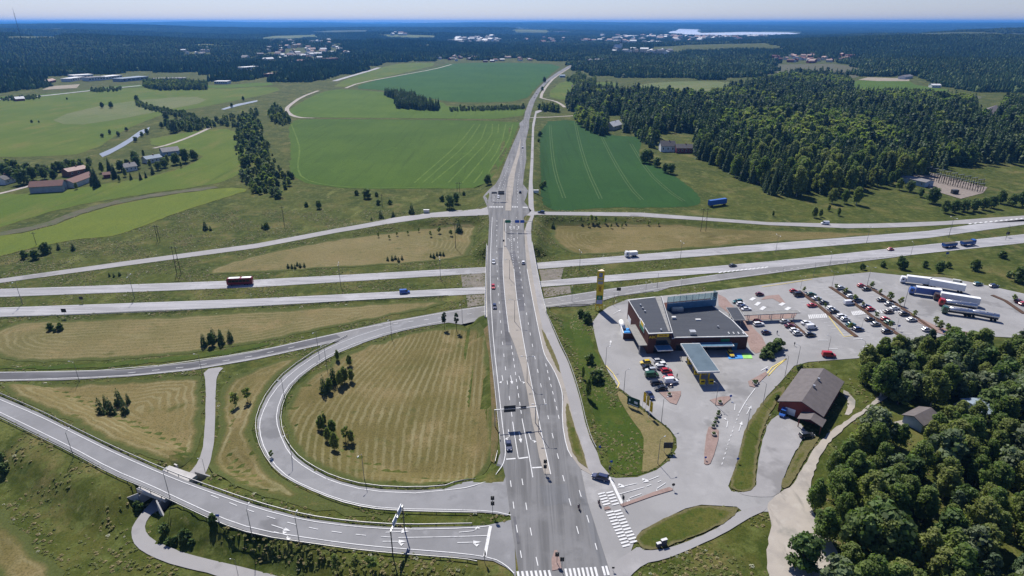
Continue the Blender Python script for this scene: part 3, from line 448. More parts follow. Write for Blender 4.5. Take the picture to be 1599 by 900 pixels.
ribbon('farm_track', [(455.9,600.7),(481.2,606),(506,614.4)], 5., m_gravel, .2, EV)
ribbon('farm_track', [(-389.4,461.2),(-384.9,474.8),(-381,497.6),(-372.6,504.2)], 4.5, m_gravel, .2, EV)
ribbon('farm_track', [(-370.9,790.2),(-363.8,724.4),(-362.9,671.9),(-368.4,650)], 4.5, m_gravel, .2, EV)
ribbon('country_road', [(-857.9,1077.4),(-823.9,1135.2),(-796,1234),(-755.3,1336.6)], 10., A_PALE, .3, EV)
ribbon('country_road', [(-388.9,1441.2),(-385.6,1562.3),(-376.1,1773.2),(-375,1873.1)], 12., A_PALE, .3, EV)
# gravel under the bridge
sheet('gravel_slope', [(-26.17,299.54),(-14.13,303.12),(-13.32,282.69),(-24.4,284.3)], ground('rubble', [(.2, .18, .155), ((.28, .25, .22), .5, .4, .7), ((.1, .11, .05), .25, .5, .75)]), .12); sheet('gravel_slope', [(14.28,306.77),(27.26,309.56),(24.75,293.45),(14.93,290.91)], MATS['rubble'], .12)
sheet('gravel_slope', [(-21.78,273.34),(-12.7,274.86),(-12.24,263.07),(-20.31,260.25)], MATS['rubble'], .12); sheet('gravel_slope', [(15.2,282.69),(28.57,285.12),(28.44,276.4),(15.27,271.08)], MATS['rubble'], .12)
# ---------------------------------------------------------------- water
def watermat():
    k = NT('river water'); k.p.inputs['Base Color'].default_value = (.2, .21, .2, 1); k.p.inputs['Roughness'].default_value = .3
    b = k.n('ShaderNodeBump', Strength=.25, Distance=.1); k.l(k.noise(k.n('ShaderNodeNewGeometry').outputs['Position'], .6, 4), b.inputs['Height']); k.l(b.outputs[0], k.p.inputs['Normal']); return k.m
m_water = watermat()
sheet('river', [(-405.9,619.5),(-411.3,653.6),(-424.7,703.4),(-443.3,760.7),(-446.8,790.2),(-435.2,765.5),(-420.3,715.9),(-404.8,660.8),(-395.2,619.5),(-393.2,603.7)], m_water, .3, label='grey river bending through the pasture')
sheet('river', [(-432.5,962.1),(-434,1024.9),(-421.3,1077.4),(-414.6,1059.4),(-422.2,1000.5),(-424.6,954.8)], m_water, .3)
sheet('lake', [(1812.8,8075.3),(2715,11049.3),(2817.4,10839.7),(2932.3,10624.2),(2507.1,9201.1),(2126.9,7612.4),(2848.2,8360.4),(3301.3,8113.2),(3089.2,7249.7),(2480.1,6542.1),(1967.7,6101.7),(1747.9,6703.7),(1682.9,7102.7)], plain('bright lake water', (.6, .62, .63), .3), 1., label='pale lake below the far horizon')
# ---------------------------------------------------------------- trees
def cards(C, N, size, rng, aspect=1.):
    """leaf clump quads at centres C facing N"""
    n = len(C); r = rng.normal(size=(n, 3)); u = np.cross(N, r); u /= np.linalg.norm(u, axis=1)[:, None] + 1e-9; w = np.cross(N, u); w /= np.linalg.norm(w, axis=1)[:, None] + 1e-9
    s = (size * rng.uniform(.6, 1.3, n))[:, None]; u = u * s; w = w * s * aspect
    V = np.stack([C - u - w * .6, C + u * .7 - w, C + u + w * .7, C - u * .6 + w], 1).reshape(-1, 3)
    return V, np.arange(4 * n).reshape(n, 4)
def crown_mesh(name, V, Fc, tint, m):
    return mesh(name, V.tolist(), Fc.tolist(), m, attr=[('tint', 'FACE', tint)])
def broad(name, h, r, n, leaf, seed, m, base_=.18, lobes=12, slim=1.):
    g = np.random.default_rng(seed); C = []; N = []; T = []
    hc = h * (1 - base_)
    for i in range(lobes):
        t = (i + .5) / lobes; a = i * 2.4 + g.uniform(-.5, .5); env = math.sin(math.pi * min(1, (.16 + t * .8))) ** .75
        rr = r * env * g.uniform(.35, .72); c = np.array([math.cos(a) * rr * .95, math.sin(a) * rr * .95, h * base_ + hc * (.1 + .78 * t)])
        lr = r * g.uniform(.24, .6) * (1.1 - .42 * t) * (.72 if lobes > 30 else 1); k = int(n / lobes)
        d = g.normal(size=(k, 3)); d[:, 2] = d[:, 2] * .9 + .25; d /= np.linalg.norm(d, axis=1)[:, None]
        C.append(c + d * lr * (g.uniform(.12, 1.25, k) ** .6)[:, None] * np.array([1, 1, .85 * slim])); nn = d + g.normal(size=(k, 3)) * .55; nn[:, 2] += .25; N.append(nn / np.linalg.norm(nn, axis=1)[:, None]); T.append(np.full(k, g.uniform(.25, .8)) + g.uniform(-.2, .2, k))
    C, N, T = np.vstack(C), np.vstack(N), np.hstack(T); V, Fc = cards(C, N, leaf, g); return crown_mesh(name, V, Fc, np.clip(T, 0, 1), m)
def conifer(name, h, r, n, leaf, seed, m, base_=.05, power=.85):
    g = np.random.default_rng(seed); t = 1 - np.sqrt(g.uniform(0, 1, n)); t = base_ + (1 - base_) * t
    lay = np.floor(t * 16) / 16 + .02; t = t * .45 + lay * .55
    a = g.uniform(0, 2 * np.pi, n); spread = 1 + .22 * np.sin(a * 3 + seed) + .15 * np.sin(a * 5 + t * 20)
    R = r * np.clip(1 - t, .0, 1) ** power * spread; q = g.uniform(.35, 1., n) ** .55; rad = R * q + .05
    C = np.c_[np.cos(a) * rad, np.sin(a) * rad, t * h - rad * .22]; N = np.c_[np.cos(a) * .7, np.sin(a) * .7, np.full(n, .75)] + g.normal(size=(n, 3)) * .4
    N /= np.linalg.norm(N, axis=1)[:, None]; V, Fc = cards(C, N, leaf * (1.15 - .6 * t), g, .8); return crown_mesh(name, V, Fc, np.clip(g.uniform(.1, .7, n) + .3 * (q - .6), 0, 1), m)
def trunk_mesh(name, h, r, m, seed, limbs=4, frac=.75):
    g = random.Random(seed); mb = MB(); mb.tube([(0, 0, -.4), (0.05, 0, h * .25), (g.uniform(-.2, .2), g.uniform(-.2, .2), h * frac)], [r * 1.2, r, r * .25], 6)
    for i in range(limbs):
        a = g.uniform(0, 6.28); z = h * g.uniform(.25, .55); q = h * g.uniform(.12, .2)
        mb.tube([(0, 0, z), (math.cos(a) * q, math.sin(a) * q, z + q * 1.1)], [r * .5, r * .12], 4)
    return mb.data(name, m)
LF_B = leafmat('birch leaves', (.165, .22, .058), (.11, .17, .045), (.235, .255, .08), .52); LF_D = leafmat('dark broad leaves', (.085, .135, .036), (.062, .105, .028), (.115, .16, .046)); LF_S = leafmat('spruce needles', (.064, .105, .04), (.046, .084, .033), (.105, .145, .05), .3)
LF_P = leafmat('pine needles', (.06, .092, .042), (.05, .08, .038), (.075, .105, .045), .2); LF_W = leafmat('pale willow leaves', (.14, .18, .085), (.11, .155, .065), (.16, .19, .1)); LF_R = leafmat('blue spruce needles', (.06, .09, .075), (.05, .08, .066), (.07, .1, .08), .15)
BK = plain('bark', (.1, .075, .055), .9); BKW = plain('birch bark', (.4, .38, .35), .8, var=.4, scale=3)
TP = {}
def proto(kind, crown, trunk): TP.setdefault(kind, []).append((crown, trunk))
for i in range(5): proto('birch', broad('crown', 13, 3.5 + .25 * (i % 3), 4200, .23, 10 + i, LF_B, .1, 44, 1.35), trunk_mesh('trunk', 12, .2, BKW, i))
for i in range(3): proto('broad', broad('crown', 10, 4.2, 1700, .36, 20 + i, LF_D, .08, 15), trunk_mesh('trunk', 8, .25, BK, i))
for i in range(3): proto('willow', broad('crown', 10, 4.5, 1500, .38, 25 + i, LF_W, .06, 13), trunk_mesh('trunk', 8, .25, BK, i))
for i in range(3): proto('bush', broad('crown', 4, 2.0, 700, .26, 30 + i, LF_D, .02, 9), trunk_mesh('trunk', 3, .1, BK, i))
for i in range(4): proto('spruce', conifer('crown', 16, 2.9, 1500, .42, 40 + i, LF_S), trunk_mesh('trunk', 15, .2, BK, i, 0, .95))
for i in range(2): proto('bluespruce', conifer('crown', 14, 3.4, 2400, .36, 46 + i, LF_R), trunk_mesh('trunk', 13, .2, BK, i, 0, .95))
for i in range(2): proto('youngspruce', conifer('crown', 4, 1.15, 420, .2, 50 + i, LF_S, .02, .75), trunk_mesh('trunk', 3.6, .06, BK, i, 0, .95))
for i in range(3): proto('pine', broad('crown', 15, 2.6, 1100, .36, 60 + i, LF_P, .42, 10), trunk_mesh('trunk', 14, .18, BK, i, 5))
for i in range(2): proto('sapling', broad('crown', 5, 1.5, 420, .2, 70 + i, LF_B, .25, 8), trunk_mesh('trunk', 4.5, .06, BK, i))
PH = dict(birch=13, broad=10, willow=10, bush=4, spruce=16, bluespruce=14, youngspruce=4, pine=15, sapling=5)
NAMES = dict(birch='birch_tree', broad='broadleaf_tree', willow='willow_tree', bush='bush', spruce='spruce_tree', bluespruce='blue_spruce_tree', youngspruce='young_spruce', pine='pine_tree', sapling='young_tree')
CATS = dict(bush='bush', youngspruce='young spruce', sapling='young tree')
trnd = random.Random(3)
def tree(kind, x, y, h, label, group, surf=EV, wide=1.):
    k = trnd.randrange(len(TP[kind])); cr, tr = TP[kind][k]; s = h / PH[kind]
    o = empty(NAMES[kind], (x, y, Z(x, y, surf) - .05), trnd.uniform(0, 6.28)); w = s * wide * trnd.uniform(.88, 1.12); o.scale = (w, w, s)
    link('trunk', tr, o); link('crown', cr, o); return tag(o, label, CATS.get(kind, 'tree'), group)
ORD = 'first second third fourth fifth sixth seventh eighth ninth tenth eleventh twelfth thirteenth fourteenth fifteenth sixteenth seventeenth eighteenth nineteenth twentieth'.split()
def ordn(i): return ORD[i] if i < 20 else ['twenty-', 'thirty-', 'forty-'][(i + 1) // 10 - 2] + ORD[(i + 1) % 10 - 1] if (i + 1) % 10 else ['twentieth', 'thirtieth', 'fortieth'][(i + 1) // 10 - 2]
def row(kind, pts, label, group, surf=EV, wide=1., hs=1.):
    """a handful of trees told apart by their order from the left"""
    pts = sorted(pts, key=lambda p: p[0] / p[1])
    for i, p in enumerate(pts): tree(kind, p[0], p[1], p[2] * hs, label.replace('#', ordn(i) + ' from the left' if len(pts) > 1 else '').strip(' ,'), group, surf, wide)
row('bush', [(-267.95,324.17,5),(-261.25,323.16,5.5),(-262.35,332.46,6.5)], 'round dark bush in the meadow beside the pole, #', 'round bushes in the left meadow')
row('youngspruce', [(-259.08,338.92,4.5),(-249.96,337.83,5),(-191.94,376.11,6.5),(-188.15,374.8,3.5)], 'small spruce standing alone in the left meadow, #', 'small spruces in the left meadow')
row('youngspruce', [(-205.86,297.78,2.6),(-203.06,296.91,2.6),(-201.13,298.66,2.6)], 'tiny dark spruce between side road and motorway, #', 'tiny spruces by the left side road')
row('youngspruce', [(-118.34,309.56,3),(-116.16,309.09,3),(-114.32,308.62,3),(-114.47,312.86,3),(-112.2,310.49,3),(-110.14,310.97,3)], 'small spruce of the leftmost roadside cluster, #', 'left cluster of small spruces')
row('youngspruce', [(-67.71,320.66,3),(-65.36,321.15,3.4),(-63.87,322.66,3),(-61.45,318.68,3.4),(-60.1,322.15,3.2)], 'small spruce of the middle roadside cluster, #', 'middle cluster of small spruces')
row('youngspruce', [(-44.99,326.21,3),(-43.04,324.68,3.4),(-41.67,328.27,3),(-39.95,328.79,3),(-38.11,328.27,3)], 'small spruce of the roadside cluster nearest the bridge, #', 'right cluster of small spruces')
row('broad', [(-106.7,451.9,7.5),(-134.61,424.37,6),(-43.53,424.37,10),(-40.16,437.76,8),(-18.6,477.7,8.5)], 'round dark tree on the meadow below the crop field, #', 'meadow trees below the crop field')
row('bush', [(-116.7,461.2,4),(-101,457.5,3.5),(-95.04,434.34,4),(-87.14,436.05,3.5),(-145.02,429.31,3.5),(-172.5,450.1,4.5),(-183.3,468.9,5),(-50.98,444.74,4.5),(-36.3,461.2,3),(-175.9,478.8,4),(-154.71,377.43,4)], 'low bush on the meadow below the crop field, #', 'meadow bushes below the crop field')
row('youngspruce', [(-86.56,399.68,7),(-79.03,402.62,5.5),(-68.01,411.7,8),(-153.97,378.75,5),(-157.2,378.75,3.5),(-91.91,394.9,3)], 'slim conifer along the upper edge of the left side road, #', 'slim conifers above the side road')
row('sapling', [(-49.27,362.13,4),(-44.7,368.37,4.5),(-37.16,363.36,4.5),(-63.62,365.85,3),(-57.65,370.92,3),(-69.85,363.36,3),(-73.43,357.27,3),(-80.66,360.9,3.2)], 'young staked tree in the mown verge left of the road, #', 'young trees in the left verge')
tree('youngspruce', *[(-32.89,370.92,8.5)][0], 'tall slim conifer beside the pole near the bridge', None)
row('sapling', [(43.89,384.55,4),(50.72,385.44,5),(48.47,380.98,3.5),(53.38,385.37,4.5),(55.08,381.94,3.5),(59.48,384.9,4),(62.36,378.75,3.5),(66.12,385.64,4),(69.43,380.09,3.2),(72.16,384.77,2.6),(86.72,383.75,2.6),(93.05,382.78,2.6)], 'young staked tree in the mown verge right of the road, #', 'young trees in the right verge')
tree('youngspruce', *[(25.83,378.68,5.5)][0], 'lone slim spruce at the corner of the right mown verge', None)
row('bush', [(-194.6,237.01,3.5),(-190.81,237.01,3.5),(-191.78,235.23,2)], 'dark bush in the dry verge by the motorway, #', 'bushes in the left verge')
row('youngspruce', [(-123.55,222.81,6.5),(-121.61,227.2,6.5),(-117.3,224.44,7),(-119.7,229.45,5),(-114.82,227.2,6)], 'spruce of the clump above the slip road, #', 'spruces above the slip road', wide=.8)
tree('broad', *[(-120.46,222.81,6)][0], 'round tree in the spruce clump above the slip road', None, wide=.7)
row('youngspruce', [(-134.35,173,7.5),(-137.41,179.99,5),(-132.35,174.78,7),(-133.42,181.15,7),(-128.76,176.21,6),(-130.91,181.93,4.5)], 'spruce in the mown triangle below the slip road, #', 'spruces in the mown triangle', wide=.75)
row('sapling', [(-92.93,178.63,6),(-89.31,180.26,6),(-51.57,160.63,6),(-69.88,148.53,3)], 'thin tree on the grass beside the loop ramp, #', 'thin trees by the loop')
row('youngspruce', [(-65.82,187.85,8),(-64.15,194.27,8.5),(-64.84,189.18,5)], 'dark spruce among the trees inside the loop, #', 'spruces in the loop', wide=.7)
row('birch', [(-66.8,210.32,6),(-61.39,206.9,6.5),(-61.18,192.55,9),(-60.44,195.14,9),(-58.11,196.02,7),(-64.17,189.18,7.5),(-60.58,166.02,7.5),(-56.76,159.57,7),(-53.29,154.74,9),(-56.5,163.52,8),(-49.63,159.99,6.5),(-60.51,169.31,6)], 'birch in the clump inside the loop ramp, #', 'birches in the loop', wide=.9, hs=.8)
row('pine', [(-28.65,238.21,8),(-23.3,235.82,9)], 'small pine at the top of the loop field, #', 'pines in the loop field')
row('bush', [(29.62,241.38,4),(30.91,233.73,5)], 'round dark bush on the bank below the yellow tower, #', 'bushes below the tower')
row('bush', [(28.43,200.42,4.2),(29.5,188.24,5)], 'round bush on the green bank beside the forecourt, #', 'bushes on the bank')
row('birch', [(24.68,189.07,5.5),(25.09,176.78,8)], 'slim birch on the green bank beside the cycle path, #', 'birches on the bank', wide=.55)
row('bush', [(176.01,293.92,3.5),(196.91,311.44,3.5),(218.8,310.49,4),(242.42,306.77,6),(253.84,290.07,8),(270.44,325.19,4.5),(253.38,296.91,3.5),(231.02,310.49,3.5)], 'bush on the grass between motorway and lorry park, #', 'bushes by the lorry park')
row('broad', [(205.03,309.56,7),(205.99,307.69,5.5),(221.09,302.22,7)], 'small tree on the grass above the lorry park, #', 'trees above the lorry park')
row('birch', [(200.87,402.62,8),(205.8,404.1,6),(229.27,437.73,12),(237.99,437.73,11),(244.98,434.31,14),(217.3,459.3,9),(219.2,407.11,6),(217.78,417.93,5),(174.75,405.6,4),(197.3,486.9,12),(280.9,482.7,10),(289.6,484.7,12),(300.5,491,12),(299.5,476.6,10),(283.2,501.7,12)], 'leafy tree on the slope above the right side road, #', 'trees above the right side road')
row('broad', [(304,470.7,9),(300.85,437.7,12),(303.2,455.5,7),(294.5,413.22,9),(302.05,414.77,9),(309.64,416.33,9),(317.29,417.91,9),(326.1,421.09,9),(335.27,425.95,9),(349.94,437.67,10),(353.23,430.9,9),(360.47,430.89,12)], 'dark tree of the belt around the substation, #', 'trees around the substation')
row('broad', [(122.4,576.9,13),(128.2,585.5,11),(130,560.3,9),(131.7,537.1,8.5),(135.5,532.1,9.5)], 'dark tree at the corner of the dark crop field, #', 'trees by the red farmhouse')
row('spruce', [(-327.2,487,17),(-334.9,495.5,14),(-331,517.9,13),(-346.6,537.2,14),(-307,532.2,9),(-313.8,511,7),(-305.9,511,7.5),(-305.3,517.9,6)], 'dark conifer among the farm buildings, #', 'conifers at the farm')
row('broad', [(-339.6,542.2,10),(-332.7,555.1,11),(-342.8,557.8,8),(-310.2,557.8,9),(-306.6,571.4,11),(-301.9,579.9,13),(-299.7,591.6,10),(-299.2,594.6,7),(-309.9,547.3,8),(-345,574.2,12)], 'leafy tree around the farm houses, #', 'trees at the farm')
row('birch', [(-322.8,557.8,8),(-315.6,574.2,9),(-295.3,557.8,6),(-338.1,478.8,6),(-325.1,522.6,8),(-319.4,504.2,6),(-353.3,537.2,10),(-307.2,603.7,8),(-353.3,603.7,8),(-361.2,532.2,9)], 'birch in the gardens of the left farm, #', 'birches at the farm', wide=.9)
row('broad', [(-408.1,506.5,12),(-390.8,495.5,13),(-392.9,508.7,12),(-386.6,513.3,10),(-375.6,508.7,9),(-391.9,542.2,9),(-413.3,532.2,10),(-425.3,522.6,12),(-437.7,549.9,9),(-407.4,537.2,8),(-393.1,557.8,7)], 'tree in the thicket left of the long barn, #', 'thicket by the barn')
row('willow', [(-460.6,715.9,5),(-464.8,737.6,6),(-447.5,724.4,6),(-458.6,760.7,5),(-418.3,720.1,6),(-421.8,737.6,7),(-407.4,687.3,6),(-397.5,751.3,16),(-429.2,785.1,8),(-409,795.3,10),(-456.7,850.3,12),(-452.8,868.2,9)], 'pale bushy tree along the river, #', 'trees along the river')
row('broad', [(-617.5,977.1,9),(-604,977.1,10),(-742.1,1086.6,4),(-618.4,827.5,4),(-609.3,827.5,3),(-615.5,1068.3,10),(-444.6,1077.4,7),(-425.6,984.8,7)], 'lone round tree in the far left pastures, #', 'far pasture trees')
row('broad', [(69.3,1409.9,12),(159.3,1956.5,11),(57.3,1234.1,8),(261.3,1258.3,5)], 'lone roadside tree beside the far main road, #', 'lone trees by the far road')
row('bush', [(22.8,471.1,5),(31.3,715.6,6),(25.4,486,4),(28.3,675.6,4)], 'bush between cycle path and dark crop field, #', 'bushes by the dark field')
row('bush', [(-87.47,121.39,3),(-80.98,119.03,3.2),(-83.48,118.94,2),(-84.94,118.52,2.2),(-78.95,117.87,2),(-74.52,121.07,2.5)], 'bush on the bank below the exit ramp, #', 'bushes below the exit ramp')
row('bush', [(-98.94,130.2,3.2),(-145.27,144.92,3.5),(-148.96,148.79,3)], 'bush beside the underpass and ditch, #', 'bushes by the underpass')
row('sapling', [(-40.17,107.13,5),(-35.5,106.45,4.5),(-31.73,105.87,5)], 'thin sapling on the bank below the exit ramp, #', 'saplings below the exit ramp')
row('bush', [(102.18,193.94,3.2),(87.03,175.47,2.2),(113.18,158.97,4.5),(114.75,162.94,3)], 'bush on the grass around the red brown building, #', 'bushes by the red building')
def juniper():
    pts = [(94.48,205.09,3.5),(96.89,207.05,4.5),(99.1,209.04,5),(101.14,210.55,4.5),(94.71,203.16,3),(92.35,203.16,2.5)]
    row('bush', pts, 'dark spreading bush beside the paved terrace, #', 'bushes by the terrace', RV, 1.2)
juniper()
row('sapling', [(150.43,268.21,3),(151.84,262.26,3.4),(152.14,254.44,3.6),(167.9,269.74,3.4),(167.75,262.26,2.8),(168.18,255.13,4.4),(169.77,249.66,4.4),(152.73,237.42,3.2),(153.66,228.44,3),(169.45,238.66,3.2),(172.97,230.19,4.4),(172.62,226.72,4.2),(173.66,223.88,4.4),(136.7,227.29,3),(152.7,248.32,2.8),(134.26,265.21,2.8),(135.89,253.75,2.6),(135.94,247.66,2.4),(222.22,253.75,4)], 'small planted tree on a car park divider, #', 'small car park trees', RV, 1.1)
row('broad', [(65.91,106.47,10)], 'single broad tree on the gravel corner at the bottom edge', None, RV, 1.05)
row('birch', [(90.89,133.81,12),(92.01,140.31,11),(84,126.57,12),(87.56,137.65,9)], 'birch leaning over the gravel track, #', 'birches by the track', RV)
row('birch', [(111.67,152.05,8),(112.9,150.24,9),(128.66,153.27,11),(133.79,157.67,12),(122.63,148.46,10),(148.42,160.27,12),(155.59,166.38,12),(141.36,160.27,10),(124.11,152.66,11),(128.31,155.13,12),(120.93,150.24,10)], 'birch screening the wooden cottages, #', 'birches at the cottages', RV)
row('bluespruce', [(156.91,175.47,12),(155.59,176.62,10)], 'pale blue spruce at the edge of the near wood, #', 'blue spruces')
row('spruce', [(151.68,182.92,17),(155.16,184.55,15),(150.87,185.37,13)], 'dark tall spruce in the near wood, #', 'dark spruces in the near wood')
# woods: trees one can tell apart are individuals
def fill(poly, spacing, seed, jitter=.45, holes=()):
    g = np.random.default_rng(seed); P = np.array(poly); lo, hi = P.min(0), P.max(0)
    gx, gy = np.meshgrid(np.arange(lo[0], hi[0], spacing), np.arange(lo[1], hi[1], spacing * .87)); gx[1::2] += spacing / 2
    Q = np.c_[gx.ravel(), gy.ravel()] + g.uniform(-jitter, jitter, (gx.size, 2)) * spacing; Q = Q[inside(Q, poly)]
    for h in holes: Q = Q[~inside(Q, h)]
    return Q
near = fill([(122.79,194.44),(132.21,200.65),(146.21,205.66),(167.45,209.29),(179.94,206.69),(204.85,208.24),(159.91,139.74),(128.32,89.14),(67.4,89.14),(69.1,97.92),(71.25,105.74),(73.63,115.6),(75.94,124.46),(81.48,133.83),(91.87,141.99),(102.46,154.75),(113.15,155.41),(122.28,158.05),(123.06,153.14),(131.57,154.75),(137.56,158.05),(137.69,168.64),(124.21,167.9),(123.92,176.33),(114.55,176.33)], 6.1, 5, .48, [[(114.6,167.9),(139.1,172.42),(126.41,153.14),(120.09,145.47),(109.15,140.58),(103.26,142.56)], [(86.95,139.74),(98.99,158.05),(122.44,175.54),(123.46,169.39),(101.79,150.93),(92.86,141.14)], [(138.22,167.9),(154.37,170.89),(146.34,158.05),(131.13,156.39)]])
ADJ = dict(birch='feathery birch', broad='dark broadleaf tree', willow='pale bushy tree', spruce='dark pointed spruce', pine='pine')
def near_tree(x, y):
    k = trnd.choice(['birch'] * 5 + ['broad', 'willow']) if trnd.random() < .9 else trnd.choice(['spruce', 'pine'])
    where = 'behind the lorry park' if y > 195 else 'around the wooden cottages' if y > 165 else 'at the bottom right corner' if y < 138 else 'right of the gravel track'
    big = trnd.random(); tree(k, x, y, 8 + 6.5 * big, '%s %s in the near wood %s' % ('tall' if big > .6 else 'low', ADJ[k], where), 'trees of the near wood ' + where, EV, trnd.uniform(.9, 1.2))
for x, y in near: near_tree(x, y)
row('birch', [(120.78,184.14,10),(122.75,183.73,9),(120.52,186.62,7),(133.61,182.51,11),(131.97,185.37,11),(127.14,185.37,11)], 'birch at the corner of the near wood by the lane, #', 'birches at the wood corner', RV)
mid = fill([(87.1,1050),(115.4,1174.5),(176.1,1198),(180.8,1151.7),(225.8,1151.6),(280.1,1097.3),(328.3,1096.5),(492.3,1329.9),(662.1,1553.1),(740.5,1560.6),(722.3,1416.2),(585.4,1116.3),(604.5,1061.5),(639.4,1041.2),(697.7,1044.2),(704.5,966),(807.7,975.7),(504.2,576.6),(431.4,568.8),(400.2,560.9),(341.3,519.9),(306.8,496.4),(268.9,472.6),(240.7,464.4),(207.7,454.5),(190.2,464.4),(190.5,485.5),(187,520.5),(180.6,571.9),(175.2,606),(188,666.2),(165.8,686.7),(137.4,640.8),(140.9,708.5),(139.8,755),(104.6,718.1),(93,741.5),(83.3,792.7),(86.8,890.2),(83.5,980)], 8.2, 6, .6, [[(132.8,890.1),(152.3,890.1),(126,710.6),(106,710.6)], [(167.6,741.7),(215.9,741.7),(172,591.7),(132.8,591.7)], [(726.8,1024.3),(772.2,1024.3),(600.4,790.8),(568.8,790.8)]])
dist = np.hypot(mid[:, 0], mid[:, 1]); order = np.argsort(dist); KINDW = ['spruce'] * 6 + ['birch', 'pine', 'broad']
def forest_kind(x, y): return 'birch' if math.sin(x * .021 + 1) + math.sin(y * .017 + x * .006) > .75 and trnd.random() < .75 else trnd.choice(KINDW)
for i in order[:300]:
    x, y = mid[i]; k = 'birch' if trnd.random() < .38 else 'spruce'; u = x / y; where = 'behind the dark crop field' if u < .33 else 'above the farm track' if u < .52 else 'above the right side road' if u < .72 else 'beyond the substation'
    tree(k, x, y, trnd.uniform(12, 24), '%s at the front of the conifer forest %s' % (ADJ[k], where), 'front trees of the conifer forest ' + where)
def gn_scatter(name, P, z, h, idx, protos, label, rots=None):
    """one mass of trees nobody could count: instances on points"""
    me = bpy.data.meshes.new(name); me.from_pydata(np.c_[P, z].tolist(), [], [])
    for nm, t, v in (('scl', 'FLOAT', h), ('rot', 'FLOAT', np.random.default_rng(1).uniform(0, 6.28, len(P)) if rots is None else rots), ('pick', 'INT', idx)): me.attributes.new(nm, t, 'POINT').data.foreach_set('value', np.asarray(v, np.float32 if t == 'FLOAT' else np.int32))
    o = link(name, me); c = bpy.data.collections.new(name + ' sources')
    for i, p in enumerate(protos): c.objects.link(bpy.data.objects.new('tree_source_%02d' % i, p))
    t = bpy.data.node_groups.new(name, 'GeometryNodeTree'); t.interface.new_socket('Geometry', in_out='INPUT', socket_type='NodeSocketGeometry'); t.interface.new_socket('Geometry', in_out='OUTPUT', socket_type='NodeSocketGeometry')
    N = t.nodes.new; a = N('NodeGroupInput'); b = N('NodeGroupOutput'); ci = N('GeometryNodeCollectionInfo'); ci.inputs[0].default_value = c; ci.inputs['Separate Children'].default_value = True; ci.inputs['Reset Children'].default_value = True
    ip = N('GeometryNodeInstanceOnPoints'); ip.inputs['Pick Instance'].default_value = True
    def at(nm, ty): x = N('GeometryNodeInputNamedAttribute'); x.data_type = ty; x.inputs[0].default_value = nm; return x.outputs[0]
    cx = N('ShaderNodeCombineXYZ'); t.links.new(at('rot', 'FLOAT'), cx.inputs[2]); t.links.new(a.outputs[0], ip.inputs['Points']); t.links.new(ci.outputs[0], ip.inputs['Instance']); t.links.new(at('pick', 'INT'), ip.inputs['Instance Index'])
    t.links.new(cx.outputs[0], ip.inputs['Rotation']); t.links.new(at('scl', 'FLOAT'), ip.inputs['Scale']); t.links.new(ip.outputs[0], b.inputs[0])
    md = o.modifiers.new('scatter', 'NODES'); md.node_group = t; return tag(o, label, None, None, 'stuff')
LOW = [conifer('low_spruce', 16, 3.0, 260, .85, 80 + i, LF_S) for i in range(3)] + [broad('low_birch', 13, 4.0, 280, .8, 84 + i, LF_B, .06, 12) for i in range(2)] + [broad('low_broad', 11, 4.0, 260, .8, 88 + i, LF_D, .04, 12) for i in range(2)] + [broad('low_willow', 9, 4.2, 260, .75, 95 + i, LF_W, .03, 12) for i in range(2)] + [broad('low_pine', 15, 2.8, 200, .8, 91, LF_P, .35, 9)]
PK = dict(spruce=(0, 3), birch=(3, 2), broad=(5, 2), willow=(7, 2), pine=(9, 1))
def wood(name, P, label, hs=(.8, 1.65), kinds=None):
    ks = [kinds(x, y) for x, y in P]; idx = [PK[k][0] + trnd.randrange(PK[k][1]) for k in ks]
    gn_scatter(name, P, EV(P) - .3, [trnd.uniform(*hs) for _ in P], idx, LOW, label)
wood('conifer_forest', mid[order[300:]], 'dark mixed conifer forest filling the right middle distance', kinds=forest_kind)
kb = lambda x, y: trnd.choice(['broad', 'willow', 'birch', 'willow', 'willow'])
wood('riverside_wood', np.vstack([fill([(-332.3,772.3),(-357.7,871.2),(-321.9,810.3),(-261.8,668.1),(-211,552.2),(-188.6,520.6),(-175,470.6),(-187.5,458.5),(-201.1,472.7),(-236.3,552.2),(-273.6,630.7)], 8., 8, .8), fill([(-327.1,752.1),(-362.8,891.1),(-325.1,827.7),(-262.1,680.2),(-208.9,557.8),(-183.3,520.6),(-168,458.5),(-183.21,446.88),(-202.5,466.5),(-239.7,552.2),(-277.4,630.7)], 10., 38, .9), fill([(-391.3,839.7),(-376.9,891.1),(-371.1,941.3),(-321.9,810.3),(-333.4,782.8),(-370.9,793.6)], 9, 9, .7), fill([(-341.3,904.9),(-354.9,980.5),(-320.1,919.2),(-281.9,816),(-285.9,799.1),(-301.8,810.3)], 7, 10), fill([(-450.4,552.2),(-412.7,546.7),(-397.6,566.4),(-389.5,581.3),(-378.5,563.5),(-384.1,541.3),(-398.1,525.6),(-426.7,520.6)], 6, 11), fill([(-438.7,810.3),(-422.1,852),(-390.1,827.7),(-366.2,782.8),(-382.7,752.1),(-403.7,752.1)], 7, 12)]), 'broadleaf thickets following the river on the left', (.22, .9), kb)
wood('hedgerow', np.vstack([fill([(-607.8,1050.2),(-606.8,1059.6),(-568.3,1005.6),(-437.8,891.1),(-422,864.7),(-422.1,852),(-548.9,964.5),(-576.5,997.1)], 6, 13), fill([(-94.6,964.5),(19.9,986.4),(19.3,953.9),(-91.7,933.8)], 6, 14), fill([(-868.5,1109),(-825.4,1140.8),(-789.2,1088.7),(-831.4,1059.6)], 8, 15), fill([(-810.4,1260.7),(-766.9,1287.6),(-729.4,1222.3),(-771.5,1197.9)], 8, 16)]), 'dark hedgerows dividing the far fields', (.4, .6), kb)
